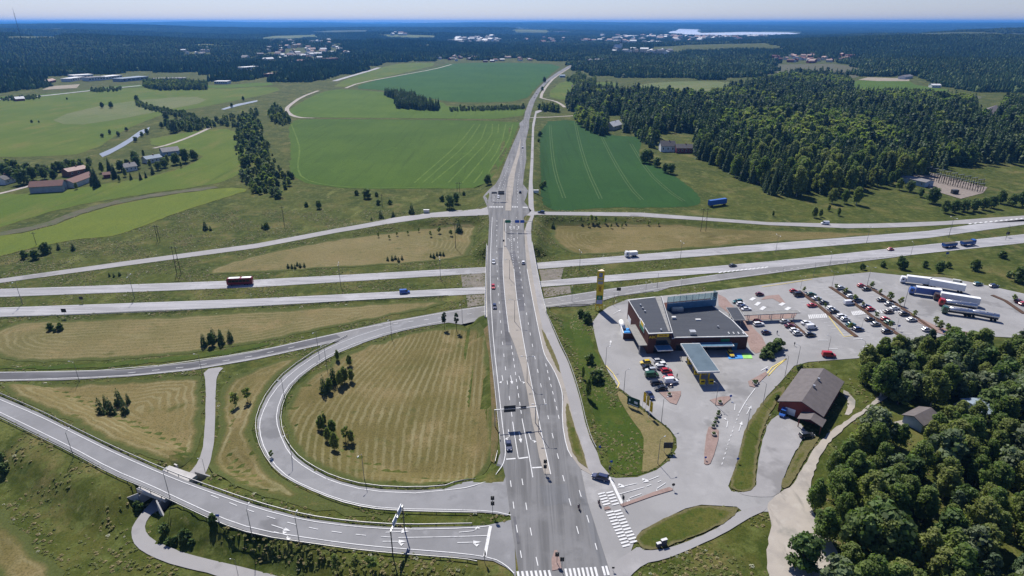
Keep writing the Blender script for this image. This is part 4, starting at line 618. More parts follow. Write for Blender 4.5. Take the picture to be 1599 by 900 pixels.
wood('field_copse', fill([(-231.4,1163.1),(-200,1151.9),(-164.6,1109),(-152.1,1050.2),(-109.6,980.5),(-105.4,941.3),(-135.2,948.9),(-173.9,972.4),(-195.8,1088.7)], 6, 17), 'small block of dark conifers standing in the crop field', (.8, 1.), lambda x, y: 'spruce')
wood('roadside_thickets', np.vstack([fill([(-780.4,1391.2),(-759.4,1423.8),(-631.4,1360.2),(-580.9,1247.7),(-661.9,1234.9),(-721.8,1287.7)], 7, 18), fill([(119.6,1441.3),(168.8,1656),(167.3,1494.3),(136.6,1330.5)], 8, 19), fill([(124.9,1330.5),(156.1,1391.7),(143.7,1222.4),(118.7,1210.1)], 7, 20), fill([(163.8,1424.3),(184.6,1458.5),(165.4,1301.8),(152.7,1301.8)], 7, 21), fill([(40.9,978.1),(68.3,956.2),(65.8,918.6),(39.4,938.5)], 6, 22), fill([(625.7,1173.6),(702.2,1197.4),(757.7,1173.9),(698.3,1064.8),(613.1,1039.9),(572.8,1060.6)], 8, 23), fill([(821.6,1087.8),(921,1119.1),(807.7,975.7),(752.2,989.5)], 8, 24)]), 'thickets between the far fields and the forest', (.6, .95), lambda x, y: trnd.choice(['broad', 'birch', 'spruce']))
# far forest: patches of small trees, thinning into haze
LF_FS = leafmat('far conifer', (.075, .125, .05), (.055, .1, .042), (.11, .165, .06), .3); LF_FD = leafmat('far broadleaf', (.125, .185, .055), (.095, .15, .045), (.16, .21, .07), .4)
def patch(name, seed, leafy):
    g = np.random.default_rng(seed); V = []; Fc = []; T = []; MI = []
    for gy_ in range(9):
        for gx_ in range(9):
            x, y = (gx_ - 4) * 7.6 + g.uniform(-3, 3), (gy_ - 4) * 7.6 + g.uniform(-3, 3); b = len(V); con = g.random() > leafy; h = g.uniform(10, 19) if con else g.uniform(8, 14); r = g.uniform(2.4, 3.6) * (1 if con else 1.35); n = 6; tint = g.uniform(.1, .9)
            prof = ((0, .9), (.3, 1.), (.62, .55), (1., 0.04)) if con else ((0, .6), (.35, 1.), (.72, .85), (1., .25))
            for t, q in prof:
                for k in range(n): a = 6.283 * k / n + t * 2; rr = r * q * g.uniform(.65, 1.3); V.append((x + math.cos(a) * rr, y + math.sin(a) * rr, t * h + g.uniform(-.6, .6)))
            for s_ in range(3):
                for k in range(n): Fc.append((b + s_ * n + k, b + s_ * n + (k + 1) % n, b + (s_ + 1) * n + (k + 1) % n, b + (s_ + 1) * n + k)); T.append(np.clip(tint + g.uniform(-.25, .25), 0, 1)); MI.append(0 if con else 1)
            Fc.append(tuple(b + 3 * n + k for k in range(n))); T.append(tint); MI.append(0 if con else 1)
    return mesh(name, V, Fc, [LF_FS, LF_FD], mi=MI, attr=[('tint', 'FACE', T)])
PATCH = [patch('forest_patch', 100 + i, (.1, .15, .3, .55, .7, .9)[i]) for i in range(6)]
HOLES = [[(-2104.9,2738.9),(-2924.8,4414),(-1887.3,2859.3),(-2046.1,2693.7)], [(-1402.4,2813.3),(-1376.2,3017.5),(-1180,2938.9),(-1135.8,2772.1),(-1294.8,2718.3)], [(-1730.6,4520.9),(-1895.6,6581.5),(-1310,4674.5),(-1566.7,4346.7)], [(-1011.8,5055.9),(-570.7,5045),(-496.8,4696.8),(-846,4656.5)], [(-10.2,7223.8),(550.9,10151.2),(365.7,6721.2),(22.6,6820.6)], [(1629.2,7379.4),(2779.8,11314.9),(3108.1,11150.8),(2287.9,8109),(3032,8903.2),(3711.3,8623.4),(2813.9,6526.1),(2253.9,5941),(1842.5,5710.3),(1531.4,5976.5),(1588,6835.9)], [(569.6,1502.3),(790.3,2035.5),(975.2,2025.7),(915.7,1717.3),(822.8,1541.6),(734.6,1446.3),(767.4,1633.3),(688,1612.8)], [(-890.1,1234),(-937.6,1336.5),(-902,1379.2),(-841,1270.6)], [(-948.4,1579),(-729.4,1639.2),(-650.6,1561.7),(-621.8,1490.5),(-867.6,1489.9)], [(-707.9,1724.6),(-566.5,1725.7),(-520.4,1580.9),(-638.5,1561.7)], [(-1030.6,1720.3),(-963.3,1766.2),(-895.4,1638),(-967.6,1617.5)]]
clear = [(-1109,933.4),(-914.2,1166.4),(-910.6,1233.9),(-1035.8,1424.4),(-1082.7,1597.1),(-959.5,1598),(-799.2,1723.6),(-623.2,1425.1),(-512.3,1425.2),(-457.5,1323.1),(-429.2,1425.3),(-400.3,1473.9),(-399.9,1726.7),(-398.2,2074.2),(-328.3,2140.8),(-211.5,2212.2),(-40.8,2178.1),(186.3,2141.3),(196.1,1928),(179.2,1600.7),(235,1508.1),(333.7,1490.4),(490.7,1439.5),(582.9,1518.4),(688,1612.8),(767.4,1633.3),(752.6,1459.9),(911.3,1514.3),(857.4,1280.7),(823.2,1124.7),(966.6,1145),(1448.9,1050.5)]
FRONT = [(x, y) for x, y in clear]
def far_points():
    out = []; d = 620.; g = np.random.default_rng(77)
    while d < 34000:
        st = 58. if d < 9000 else 58. * (d / 9000.); half = .93 * d + 300; n = int(2 * half / st)
        if d > 1200 or True:
            x = np.linspace(-half, half, n) + g.uniform(-st * .3, st * .3, n); y = np.full(n, d) + g.uniform(-st * .3, st * .3, n); out.append(np.c_[x, y, np.full(n, st / 58.)])
        d += st * (.95 if d < 3000 else 1.25)
    return np.vstack(out)
# ---------------------------------------------------------------- road markings
MO = RO + .13
mk = MB(); R1 = lambda ln: smooth(ln, False, 1)
for ln in ([(-12.52,384.17),(-11.79,334.14),(-10.99,294.48),(-9.78,262.26),(-8.46,237.42),(-7.01,213.11),(-4.77,185.37),(-3.08,162.94),(-2.18,153.27),(-1.86,149.35),(-2.01,145.57),(-2.6,142.22),(-4.32,138.99),(-6.87,136.15),(-11.02,133.33),(-16.92,132.34),(-25.29,131.36)], [(0.96,293.59),(1.89,261.53),(3.11,239.29),(4.67,213.11),(5.87,196.64),(6.96,180.91),(8.44,162.94),(8.82,157.67),(9.84,147.3),(10.63,138.44)], [(7.55,293.59),(8.72,265.95),(9.77,244.38),(11.44,213.27),(12.23,204.12),(14.78,195.28),(16.37,185.37),(16.88,177.38),(15.52,162.94),(15.88,150.24),(17.02,145.86)], [(-5.2,377.21),(-4.78,328.69),(-4.67,294.48),(-3.35,261.53),(-2.16,239.29),(-1.15,223.88)], [(3.23,163.62),(4.58,150.24),(5.67,137.13)], [(0.2,162.94),(1.04,153.27),(1.82,145.01)], [(-4.03,379.97),(-3.37,328.69)]): strip(mk, R1(ln), .22, MO, RV)
for ln, on, gap in (([(-9.4,377.21),(-8.37,324.44),(-7.32,290.09),(-5.89,257.24),(-4.21,222.77),(-2.69,200.32),(-0.8,175.47),(0.1,164.65)], 3, 6.5), ([(-0.25,212.6),(0.59,201.73),(1.32,190.44),(2.13,178.55),(3.23,163.62)], 2.6, 2.2), ([(3.98,290.09),(5.28,255.48),(6.64,233.16),(7.93,211.06),(9.55,187.88),(11.35,165.34),(12.31,154.51),(14.29,133.55),(15.53,122.71),(16.78,110.18)], 3, 6.5), ([(12.21,198.93),(13.04,187.46),(14.28,171.38),(14.77,163.96)], 2.4, 2.2), ([(17.8,132.06),(19.63,115.29),(20.46,106.47)], 3, 6), ([(-0.43,135.84),(0.72,122.71),(1.82,112.5),(2.68,105.56)], 3, 5), ([(2.7,136.61),(3.82,124.28),(5.09,113.09),(5.92,107.01)], 3, 6), ([(-0.6,377.21),(-0.36,339.75),(0,317.22),(0.93,294.48)], 2, 1.6), ([(2.93,384.17),(3.19,320.28),(3.98,290.09)], 3, 5), ([(-12.83,414.44),(-12.5,435.25),(-7.4,492.9),(0.3,573.7)], 3, 6), ([(-10.29,417.7),(-9.42,440.69),(-4.8,492.9)], 3, 6), ([(3.72,417.7),(4.1,470.6),(8.5,573.8),(12.7,681.5)], 3, 6)): dashes(mk, ln, .2, on, gap, MO, RV)
def bar(a, b, w): strip(mk, [a, b], w, MO, RV, 50)
for a, b in ([(1.82,145.15),(4.65,145.72)], [(-1.64,144.86),(1,145.15)], [(5.61,141.12),(8.3,141.39)]): bar(a, b, .5)
def zebra(p, q, n, ln, dirv, fill=.5):
    for i in range(n):
        t = (i + .5) / n; c = (p[0] + (q[0] - p[0]) * t, p[1] + (q[1] - p[1]) * t); k = math.hypot(*dirv); d = (dirv[0] / k * ln / 2, dirv[1] / k * ln / 2); bar((c[0] - d[0], c[1] - d[1]), (c[0] + d[0], c[1] + d[1]), .5)
def zeb(pq, n, ln, dv): zebra(pq[0], pq[1], n, ln, (dv[1][0] - dv[0][0], dv[1][1] - dv[0][1]))
zeb([(0.93,104.32),(9,104.67)], 8, 2.2, [(0.8,106.1),(1.21,103.44)]); zeb([(11.75,104.85),(19.45,105.38)], 8, 2.6, [(11.77,107.01),(12.07,103.44)]); zeb([(20.33,105.47),(21.96,105.74)], 2, 2.6, [(20.54,107.01),(20.76,104.32)])
zeb([(23.41,131.33),(24.4,126.34)], 5, 2., [(23.38,131.08),(24.44,131.45)]); zeb([(25.67,131.82),(26.7,126.34)], 5, 2., [(25.6,131.33),(26.67,131.69)]); zeb([(24.63,124.51),(27.16,112.5)], 12, 2., [(24.44,123.16),(25.46,123.49)]); zeb([(26.65,124.96),(29.19,113.69)], 11, 2., [(26.48,123.83),(27.51,124.17)])
zeb([(-15.23,408.05),(-5.79,408.05)], 9, 3., [(-15,414.44),(-15.02,401.84)]); zeb([(-0.21,408.05),(4.07,408.05)], 4, 3., [(0.22,414.44),(0.21,401.84)]); zeb([(7.07,407.26),(10.47,406.48)], 4, 3., [(7.18,414.44),(7.4,401.84)]); zeb([(124.52,238.04),(132.91,239.29)], 10, 4.2, [(125.61,240.54),(124.26,236.19)]); zeb([(144.39,241.18),(151.38,243.09)], 9, 4.2, [(145.03,242.45),(143.95,238.66)]); zeb([(156.03,243.09),(166.36,244.38)], 8, 3.6, [(156.72,244.38),(155.83,241.18)])
for a, b in ([(-5.28,119.24),(-6.32,109.61)], [(26.55,137.39),(28.42,126.8)]): bar(a, b, .75)
ARW = {'up': [((-.09, -2.5), (.09, -2.5), (.09, .8), (-.09, .8)), ((-.45, .8), (.45, .8), (0, 2.5), (0, 2.5))], 'right': [((-.09, -2.5), (.09, -2.5), (.09, .9), (-.09, .6)), ((.09, .9), (-.09, .6), (.6, 1.3), (.6, 1.6)), ((.5, .9), (1.25, 1.55), (.5, 2.1), (.5, 1.5))], 'left': [((-.09, -2.5), (.09, -2.5), (.09, .6), (-.09, .9)), ((-.09, .9), (.09, .6), (-.6, 1.3), (-.6, 1.6)), ((-.5, .9), (-1.25, 1.55), (-.5, 2.1), (-.5, 1.5))]}
def arrow(pq, kinds, s=1.15):
    (x0, y0), (x1, y1) = pq; cx, cy = (x0 + x1) / 2, (y0 + y1) / 2; k = math.hypot(x1 - x0, y1 - y0); ux, uy = (x1 - x0) / k, (y1 - y0) / k
    for ki, kd in enumerate(kinds):
        for qd in ARW[kd][(1 if ki else 0):]:
            P = [(cx + (u * uy + v * ux) * s, cy + (-u * ux + v * uy) * s) for u, v in qd]; z = RV(np.array(P)) + MO + .008 + .006 * ki; mk.add([(*p, h) for p, h in zip(P, z)], [(0, 1, 2, 3)])
for pq, kd in (([(-1.07,158.32),(-0.67,153.89)], ['right']), ([(2.04,158.32),(2.73,152.05)], ['up']), ([(4.94,157.67),(6.11,151.44)], ['left']), ([(-3.48,190.44),(-2.97,185.37)], ['right']), ([(-0.56,190.87),(0.11,184.55)], ['up']), ([(2.36,190.44),(3.39,184.55)], ['left']), ([(-58.25,119.24),(-55,117.97)], ['right', 'up']), ([(-57.91,117.35),(-52.39,115.7)], ['right']), ([(-31.06,117.14),(-24.58,117.56)], ['left', 'up']), ([(-31.14,114.29),(-24.86,114.29)], ['right', 'up']), ([(-13.31,117.14),(-6.81,117.97)], ['left']), ([(-13.35,113.89),(-6.95,114.09)], ['right', 'up']), ([(32.77,134.56),(28.79,133.3)], ['right', 'up']), ([(39.57,137.39),(35.68,135.33)], ['right', 'up']), ([(40.86,134.56),(37.37,131.82)], ['left']), ([(33.2,130.35),(29.56,128.68)], ['left']), ([(71.33,169.93),(72.86,173.97)], ['left']), ([(65.93,160.6),(67.6,164.65)], ['left']), ([(74.69,167.78),(76.84,171.01)], ['up']), ([(69.01,158.64),(71.12,162.61)], ['up']), ([(-0.95,356.38),(-1.37,367.84)], ['up']), ([(1.33,356.38),(1.17,367.84)], ['up']), ([(3.99,356.38),(3.91,367.84)], ['up']), ([(-0.9,334.14),(-1.66,344.36)], ['left']), ([(1.26,334.14),(1.11,344.36)], ['up']), ([(36.59,208.54),(39.23,220.02)], ['up']), ([(43.14,241.18),(47.03,245.03)], ['up'])): arrow(pq, kd)
for ln in ([(28.19,130.6),(35.28,133.3)], [(-27.36,115.5),(-16.9,115.7),(-5.96,116.11)]): strip(mk, ln, .2, MO, RV)
dashes(mk, [(35.85,133.55),(40.28,135.84)], .2, 1.8, 1.6, MO, RV); dashes(mk, R1([(-78.9,130.26),(-64.63,123.62),(-50.18,118.6),(-37.1,116.31),(-27.67,115.5)]), .2, 3, 3.2, MO, RV); strip(mk, R1([(72.05,167.78),(77.14,175.47),(82.24,182.11)]), .22, MO, RV); dashes(mk, [(58.78,142.49),(64.19,153.27),(72.05,167.78)], .2, 1.3, 1.1, MO, RV)
for ln in ([(-170.86,178.17),(-151.17,168.43),(-132.05,157.84),(-116.17,149.12),(-97.14,139.44),(-85.72,134.03),(-65.31,125.44),(-51.75,121.18),(-39.31,119.13),(-27.32,118.08),(-9.82,118.6),(-5.44,119.35)], [(-165.07,170.52),(-148.51,161.79),(-128.71,151.18),(-111.56,141.33),(-97.14,134.46),(-88.98,130.22),(-73.89,122.57),(-62.55,118.08),(-45.96,114.79),(-34.06,112.9),(-22.51,111.72),(-11.14,110.57),(-4.37,109.24),(-1.39,107.2),(0.5,104.85)], [(-51.46,241.25),(-67.54,228.32),(-74.96,215.81),(-80.98,199.83),(-82.82,185.24),(-81.25,170.4),(-78.51,162.04),(-73.03,152.02),(-65.29,142.27),(-55.45,134.62),(-45.81,129.01),(-36.84,126.11),(-28.49,125.2),(-16.22,124.98),(-4.79,124.39),(-0.24,122.94)], [(-30.44,244.99),(-50.5,235.82),(-62.23,225.77),(-70.01,215.96),(-77.07,200.86),(-79.34,187.38),(-77.18,172.97),(-73.06,162.97),(-65,149.59),(-57.67,142.79),(-48.83,136.85),(-38.24,132.49),(-25.27,131.24)]): strip(mk, R1(ln), .22, MO, RV)
for ln in ([(-254.36,279.51),(-219.21,282.69),(-128.59,291.75),(-13.39,309.84),(13.27,315.94),(149.82,347.31),(258.15,371.56)], [(-248.45,271.83),(-242.95,272.58),(-125.92,284.63),(-13.14,303.3),(13.01,308.81),(146.17,337.61),(251.64,360.9),(332.83,388.97)], [(-237.94,258.17),(-119.86,268.49),(-12.38,282.85),(14.26,290.24),(138.71,317.79),(315.81,366.47)], [(-231.74,250.13),(-226.28,250.39),(-117.4,261.93),(-12.15,276.55),(14.02,284.47),(103,302.22)], [(-185.02,195.65),(-140.6,198.92),(-119.4,203.68),(-98.66,212.07),(-77.28,223.8)], [(-189.22,201.24),(-143.02,203.23),(-100.77,217.68),(-73.33,233.47),(-44.81,248.18),(-11.58,261.23),(14.85,268.41),(50.1,281.41),(105.51,299.54)], [(15.09,260.95),(48.77,272.58),(78.29,284.47),(132.78,302.04),(213.42,327.44),(304.81,351.94)]): strip(mk, R1(ln), .25, RO + .07, EV)
for ln in ([(-245.53,276.01),(-127.18,287.99),(-13.26,306.49)], [(13.14,312.39),(147.91,342.24),(254.66,365.85)], [(-229.32,254.43),(-118.63,265.21),(-12.26,279.51)], [(14.13,287.16),(137.22,313.82),(308.75,359.68)]): dashes(mk, ln, .2, 3.5, 8.5, RO + .06, EV)
for ln, on, gap in (([(-57.38,240.64),(-44.33,244.99),(-28.08,249.47),(-11.37,255.44)], 2.5, 4.), ([(16.44,264.49),(49.46,277.17),(83.03,288.4)], 2.5, 4.5), ([(133.53,304.02),(172.61,316.23),(214.18,328.79),(257.24,340.02)], 2., 2.4), ([(-141.75,200.97),(-120.51,206.04),(-99.6,214.59),(-82.59,224.3)], 3, 5)): dashes(mk, ln, .22, on, gap, RO + .09, EV)
for i in range(12): q = [(107.11,302.67),(136.04,310.68)]; t = i / 12; c = (q[0][0] + (q[1][0] - q[0][0]) * t, q[0][1] + (q[1][1] - q[0][1]) * t); strip(mk, [(c[0], c[1] - .5), (c[0] + 2.2, c[1] + 1.2)], .9, RO + .09, EV)
for i in range(11): q = [(293.57,387.72),(339.26,400.27)]; t = i / 11; c = (q[0][0] + (q[1][0] - q[0][0]) * t, q[0][1] + (q[1][1] - q[0][1]) * t); strip(mk, [(c[0], c[1] - .5), (c[0] + 3, c[1] + 1.5)], 1.2, RO + .09, EV)
DIV = dict(a=[(132.22,265.95),(134.01,248.32),(134.91,227.87),(135.62,220.02)], b=[(148.82,270.5),(150.66,253.75),(151.57,239.29),(153.2,221.66)], c=[(166.71,272.05),(168.73,253.06),(169.39,237.42),(169.66,224.45)], d=[(217.83,260.81),(219.32,254.44),(217.61,241.18)], e=[(114.93,234.97),(116.26,222.77)])
bd = [(128.83,256.53),(132.86,257.24)]; bx_, by_ = bd[1][0] - bd[0][0], bd[1][1] - bd[0][1]; bk = math.hypot(bx_, by_); bx_ /= bk; by_ /= bk
for key, sides in (('a', (1, -1)), ('b', (1, -1)), ('c', (-1,)), ('e', (1, -1))):
    for p in dens(DIV[key], 2.7):
        for s in sides: bar((p[0] + bx_ * s * 1.4, p[1] + by_ * s * 1.4), (p[0] + bx_ * s * 6, p[1] + by_ * s * 6), .11)
for ln in ([(117.79,207.05),(116.4,209.29),(122.52,217.32)][:0], [(119.15,217.05),(123.14,217.05)], [(133.27,217.85),(137.3,218.39)], [(120.01,210.3),(123.66,210.3)], [(133.93,211.83),(137.35,211.83)], [(92.02,196.64),(88.51,193.94)]): 
    if len(ln) > 1: bar(ln[0], ln[1], .35)
for ln in ([(106.27,255.13),(108.98,257.95)], [(106.6,249.66),(109.51,253.06)], [(107.15,245.03),(110.03,248.32)], [(117.24,249.66),(120.01,252.37)], [(117.91,245.03),(120.63,247.66)]): bar(ln[0], ln[1], 1.6)
tag(mk.build('lane_markings', m_white), 'white painted lane lines, arrows and crossings', None, None, 'structure')
yk = MB()
for ln in ([(101.14,202.68),(93.23,196.18),(90.13,192.18)], [(101.14,202.68),(95.02,196.64),(89.7,190.44)], [(134.09,242.45),(132.1,229.61),(130.82,220.02),(134.65,221.11)], [(117.05,270.5),(129.09,274.39),(144.61,280)], [(33.87,197.55),(35.62,192.18),(36.81,185.37),(35.71,182.51)]): strip(yk, ln, .35, MO, RV)
tag(yk.build('yellow_markings', m_yellow), 'yellow painted kerb lines around the forecourt', None, None, 'structure')
# bay paint
sheet('blue_bay_paint', [(80.01,206.8),(85.68,206.56),(85.18,202.68),(79.75,202.21)], plain('blue bay paint', (.03, .22, .55), .7), MO, RV, step=2); sheet('green_bay_paint', [(85.8,206.56),(89.28,206.56),(88.63,202.68),(85.33,202.68)], plain('green bay paint', (.25, .55, .12), .7), MO, RV, step=2)
sheet('terrace', [(93.88,262.26),(96.03,257.95),(96.26,252.37),(97.94,234.36),(97.88,226.72),(98.53,220.02),(97.47,213.11),(94.8,208.54),(91.19,206.56),(90.32,209.54),(93.23,226.72),(93.56,235.58),(90.35,249.66)], m_paver, RO + .08, RV, step=3); sheet('terrace', [(98.24,239.91),(121.79,242.45),(118.34,237.42),(113.02,236.19),(98.15,234.97)], m_paver, RO + .08, RV, step=3); sheet('terrace', [(114.97,260.09),(121.33,261.53),(120.58,251.69),(118.9,251.01),(116.78,257.24),(111.09,255.83)], m_paver, RO + .08, RV, step=2)
m_bed = ground('brown planting bed', [(.13, .075, .055), ((.09, .06, .04), .5, .4, .7), ((.06, .07, .03), .8, .55, .75)])
for key in 'abcde':
    a = offset_line(DIV[key], .9); b = offset_line(DIV[key], -.9); sheet('planting_strip', a + b[::-1], m_bed, RO + .25, RV, step=2, skirt=.3)
sheet('planting_strip', [(167.58,234.36),(169.31,223.88),(171.48,221.66),(186.84,220.02),(188.36,222.21),(177.83,225.58),(173.18,228.44),(170.97,235.58)], m_paver, RO + .22, RV, step=2, skirt=.25)
# ---------------------------------------------------------------- bridge over the motorway
C_CON = plain('concrete', (.4, .385, .36), .85, scale=.4); C_DKM = plain('dark grey metal', (.06, .065, .07), .5, .4); C_STEEL = plain('galvanised steel', (.42, .43, .44), .45, .6); C_WHITE = plain('white paint', (.78, .78, .76), .5, var=.04)
br = empty('road_bridge', (2, 288, 0))
W = [(-14.04,329.77),(-12.88,285.81),(-11.98,255.13),(-11.31,238.04)]; Ee = [(11.29,333.04),(12.41,294.48),(13.55,261.53),(14.63,242.45)]
def along(mb, pts, w, z0, z1, off=(2, 288)):
    a = offset_line(pts, w / 2); b = offset_line(pts, -w / 2)
    for i in range(len(pts) - 1): mb.loft([[(a[j][0] - off[0], a[j][1] - off[1], z0), (b[j][0] - off[0], b[j][1] - off[1], z0), (b[j][0] - off[0], b[j][1] - off[1], z1), (a[j][0] - off[0], a[j][1] - off[1], z1)] for j in (i, i + 1)])
dk = MB(); n4 = range(4); dk.loft([[(W[i][0] - 2, W[i][1] - 288, 4.1), (Ee[i][0] - 2, Ee[i][1] - 288, 4.1), (Ee[i][0] - 2, Ee[i][1] - 288, 5.58), (W[i][0] - 2, W[i][1] - 288, 5.58)] for i in n4]); dk.build('deck', C_CON, br)
for side in (W, Ee):
    p = MB(); along(p, side, .35, 5.5, 6.05); q = dens(side, 2.5)
    pp = p.build('parapet', C_CON, br); r = MB(); along(r, side, .08, 6.75, 6.85); along(r, side, .05, 6.4, 6.46)
    for x, y in q: r.box(x - 2 - .05, y - 288 - .05, 6.05, x - 2 + .05, y - 288 + .05, 6.8)
    r.build('railing', C_STEEL, pp)
for yy in (268, 289, 311):
    for t in (.12, .37, .63, .88):
        i = np.interp(yy, [w[1] for w in W[::-1]], [w[0] for w in W[::-1]]); j = np.interp(yy, [e[1] for e in Ee[::-1]], [e[0] for e in Ee[::-1]]); MB().tube([(i + (j - i) * t - 2, yy - 288 - 1.2, -.6), (i + (j - i) * t - 2, yy - 288 - 1.2, 4.12)], .55, 10).build('pier', C_CON, br)
for k, d in ((0, -2.5), (3, 2.5)): MB().loft([[(P_[0] - 2, P_[1] - 288 + d, -.8), (P_[0] - 2, P_[1] - 288 - d * .1, -.8), (P_[0] - 2, P_[1] - 288 - d * .1, 4.15), (P_[0] - 2, P_[1] - 288 + d, 4.15)] for P_ in (W[k], Ee[k])]).build('abutment', C_CON, br)
tag(br, 'concrete bridge carrying the main road across the motorway', 'bridge')
# underpass under the exit ramp
up = empty('underpass', (-93.6, 136.2, 0)); ax = Vector((PATH_T[0][0] - PATH_T[-1][0], PATH_T[0][1] - PATH_T[-1][1], 0)).normalized(); px_ = Vector((-ax.y, ax.x, 0))
def ub(mb, u0, u1, v0, v1, z0, z1): mb.add([ax * u + px_ * v + Vector((0, 0, z)) for z in (z0, z1) for u, v in ((u0, v0), (u1, v0), (u1, v1), (u0, v1))], [(3, 2, 1, 0), (4, 5, 6, 7), (0, 1, 5, 4), (1, 2, 6, 5), (2, 3, 7, 6), (3, 0, 4, 7)])
m = MB(); ub(m, -5.2, 5.2, -5.2, 5.2, 3.95, 5.1); m.build('slab', C_CON, up)
for v in (-3.4, 3.4): m = MB(); ub(m, -6.4, 6.4, v - .3 if v < 0 else v, v if v < 0 else v + .3, -.3, 4.); m.build('side_wall', C_CON, up)
for u in (-6.2, 6.2):
    for v in (-1, 1): m = MB(); m.loft([[ax * (u - .2) + px_ * (v * 3.4) + Vector((0, 0, z)) for z in (-.3, 5.)] + [ax * (u + .2) + px_ * (v * 3.4) + Vector((0, 0, z)) for z in (5., -.3)], [ax * (u * 1.35 - .2) + px_ * (v * 8.5) + Vector((0, 0, z)) for z in (-.3, 2.6)] + [ax * (u * 1.35 + .2) + px_ * (v * 8.5) + Vector((0, 0, z)) for z in (2.6, -.3)]]); m.build('wing_wall', C_CON, up)
tag(up, 'concrete underpass leading the cycle path beneath the exit ramp', 'underpass')
# ---------------------------------------------------------------- guard rails
m_rail = plain('guard rail steel', (.3, .3, .3), .5, .5)
def guardrail(pts, label, surf=RV, off=0.):
    pts = dens(smooth(pts, False, 1), 2.); pts = offset_line(pts, off) if off else pts; x0, y0 = pts[0]; z = surf(np.array(pts)); o = empty('guard_rail', (x0, y0, z[0])); r = MB(); p = MB(); n = len(pts); a = offset_line(pts, .05); b = offset_line(pts, -.05)
    r.add([(q[0] - x0, q[1] - y0, h - z[0] + k) for k in (.45, .8) for s in (a, b) for q, h in zip(s, z)], [(g + i, g + i + 1, e + i + 1, e + i) for g, e in ((0, 2 * n), (3 * n, n), (2 * n, 3 * n), (n, 0)) for i in range(n - 1)]); r.build('rail', m_rail, o)
    for i in range(0, n, 2): q = pts[i]; p.box(q[0] - x0 - .06, q[1] - y0 - .06, z[i] - z[0] - .3, q[0] - x0 + .06, q[1] - y0 + .06, z[i] - z[0] + .7)
    tag(p.build('post_row', C_DKM, o), kind='stuff'); tag(o, label, 'guard rail')
guardrail([(-68.23,231.16),(-76.09,219.65),(-82.95,202.24),(-84.78,186.98),(-83.09,171.95),(-79.72,162.06),(-74.07,151.75),(-66.18,141.74),(-55.73,133.42),(-45.47,127.74),(-36.6,124.96),(-28.3,124.05),(-16.09,123.61),(-8.81,123.49)], 'steel guard rail along the outer edge of the loop ramp')
guardrail([(-60.4,223.4),(-69.3,213.31),(-75.69,199.43),(-77.71,186.5),(-75.56,172.55),(-70.47,160.1),(-63.79,150.47),(-57.46,144.5),(-48.96,138.64),(-38.5,134.47),(-25.52,133.01),(-15.18,133.92),(-8.49,143.49),(-4.95,142.55),(-4.16,148.17)], 'steel guard rail along the inner edge of the loop ramp')
guardrail([(-180.6,185.2),(-153.23,171.37),(-133.76,160.5),(-117.61,151.56),(-98.28,141.63),(-86.69,136.09),(-66.01,127.3),(-52.22,122.71),(-39.61,120.42),(-27.53,119.35),(-9.88,119.77)], 'steel guard rail along the upper edge of the exit ramp')
guardrail([(-169.29,170.61),(-146.14,158.44),(-126.75,148.15),(-109.95,138.6),(-95.86,132.05),(-87.72,127.7),(-72.85,120.16),(-61.73,115.9),(-45.43,112.9),(-33.64,110.95),(-22.24,109.8),(-11.01,108.68),(-8.01,107.93)], 'steel guard rail along the lower edge of the exit ramp')
guardrail([(14.35,242.45),(16.37,230.19),(18.68,213.11),(20.81,200.32),(22.05,186.2),(22.72,174.34),(22.95,162.94),(23.56,154.51),(24.49,149.64)], 'pale rail along the cycle path beside the green bank')
guardrail([(-230.24,248.18),(-171.01,252.76),(-116.64,259.9),(-71.45,266.66),(-30.2,272.21)], 'steel guard rail along the near edge of the motorway', EV)
guardrail([(-9.68,233.76),(-8.15,210.55),(-6.04,185.37),(-4.54,166.38),(-3.51,153.27)], 'steel guard rail along the left edge of the main road')
guardrail([(16.13,258.52),(31.12,263.07),(46.3,258.29),(64.96,264.97)], 'steel guard rail along the slip road behind the yellow tower', EV)
# ---------------------------------------------------------------- lamps, signals, signs, poles
C_POLE = plain('lamp post steel', (.2, .2, .205), .5, .5); C_LENS = plain('lamp head', (.6, .6, .58), .4); C_BLK = plain('black plastic', (.015, .015, .017), .5); C_BLUE = plain('sign blue', (.02, .09, .4), .5); C_GRN = plain('sign green', (.01, .18, .08), .5); C_YEL = plain('sign yellow', (.75, .5, .02), .5, var=.05); C_RED = plain('signal red', (.5, .02, .015), .4); C_ORG = plain('brown board back', (.03, .035, .04), .6)
def lamp_proto(double):
    o = empty('street_lamp', (0, 0, -99)); MB().tube([(0, 0, 0), (0, 0, .8), (0, 0, 10)], [.13, .11, .07], 7).build('pole', C_POLE, o)
    for s in ((1, -1) if double else (1,)):
        MB().tube([(0, 0, 9.9), (0, s * .5, 10.25), (0, s * 1.7, 10.4)], .05, 5).build('arm', C_POLE, o); m = MB(); m.frus((-.16, min(s * 1.5, s * 2.3), .16, max(s * 1.5, s * 2.3)), (-.1, min(s * 1.55, s * 2.2), .1, max(s * 1.55, s * 2.2)), 10.34, 10.52); m.build('lamp_head', C_LENS, o)
    return register(o)
bpy.context.view_layer.update(); LP1, LP2 = lamp_proto(False), lamp_proto(True)
def kill(o):
    for c in list(KIDS.get(o.name, [])):
        for g in KIDS.get(c.name, []): bpy.data.objects.remove(g)
        bpy.data.objects.remove(c)
    bpy.data.objects.remove(o)
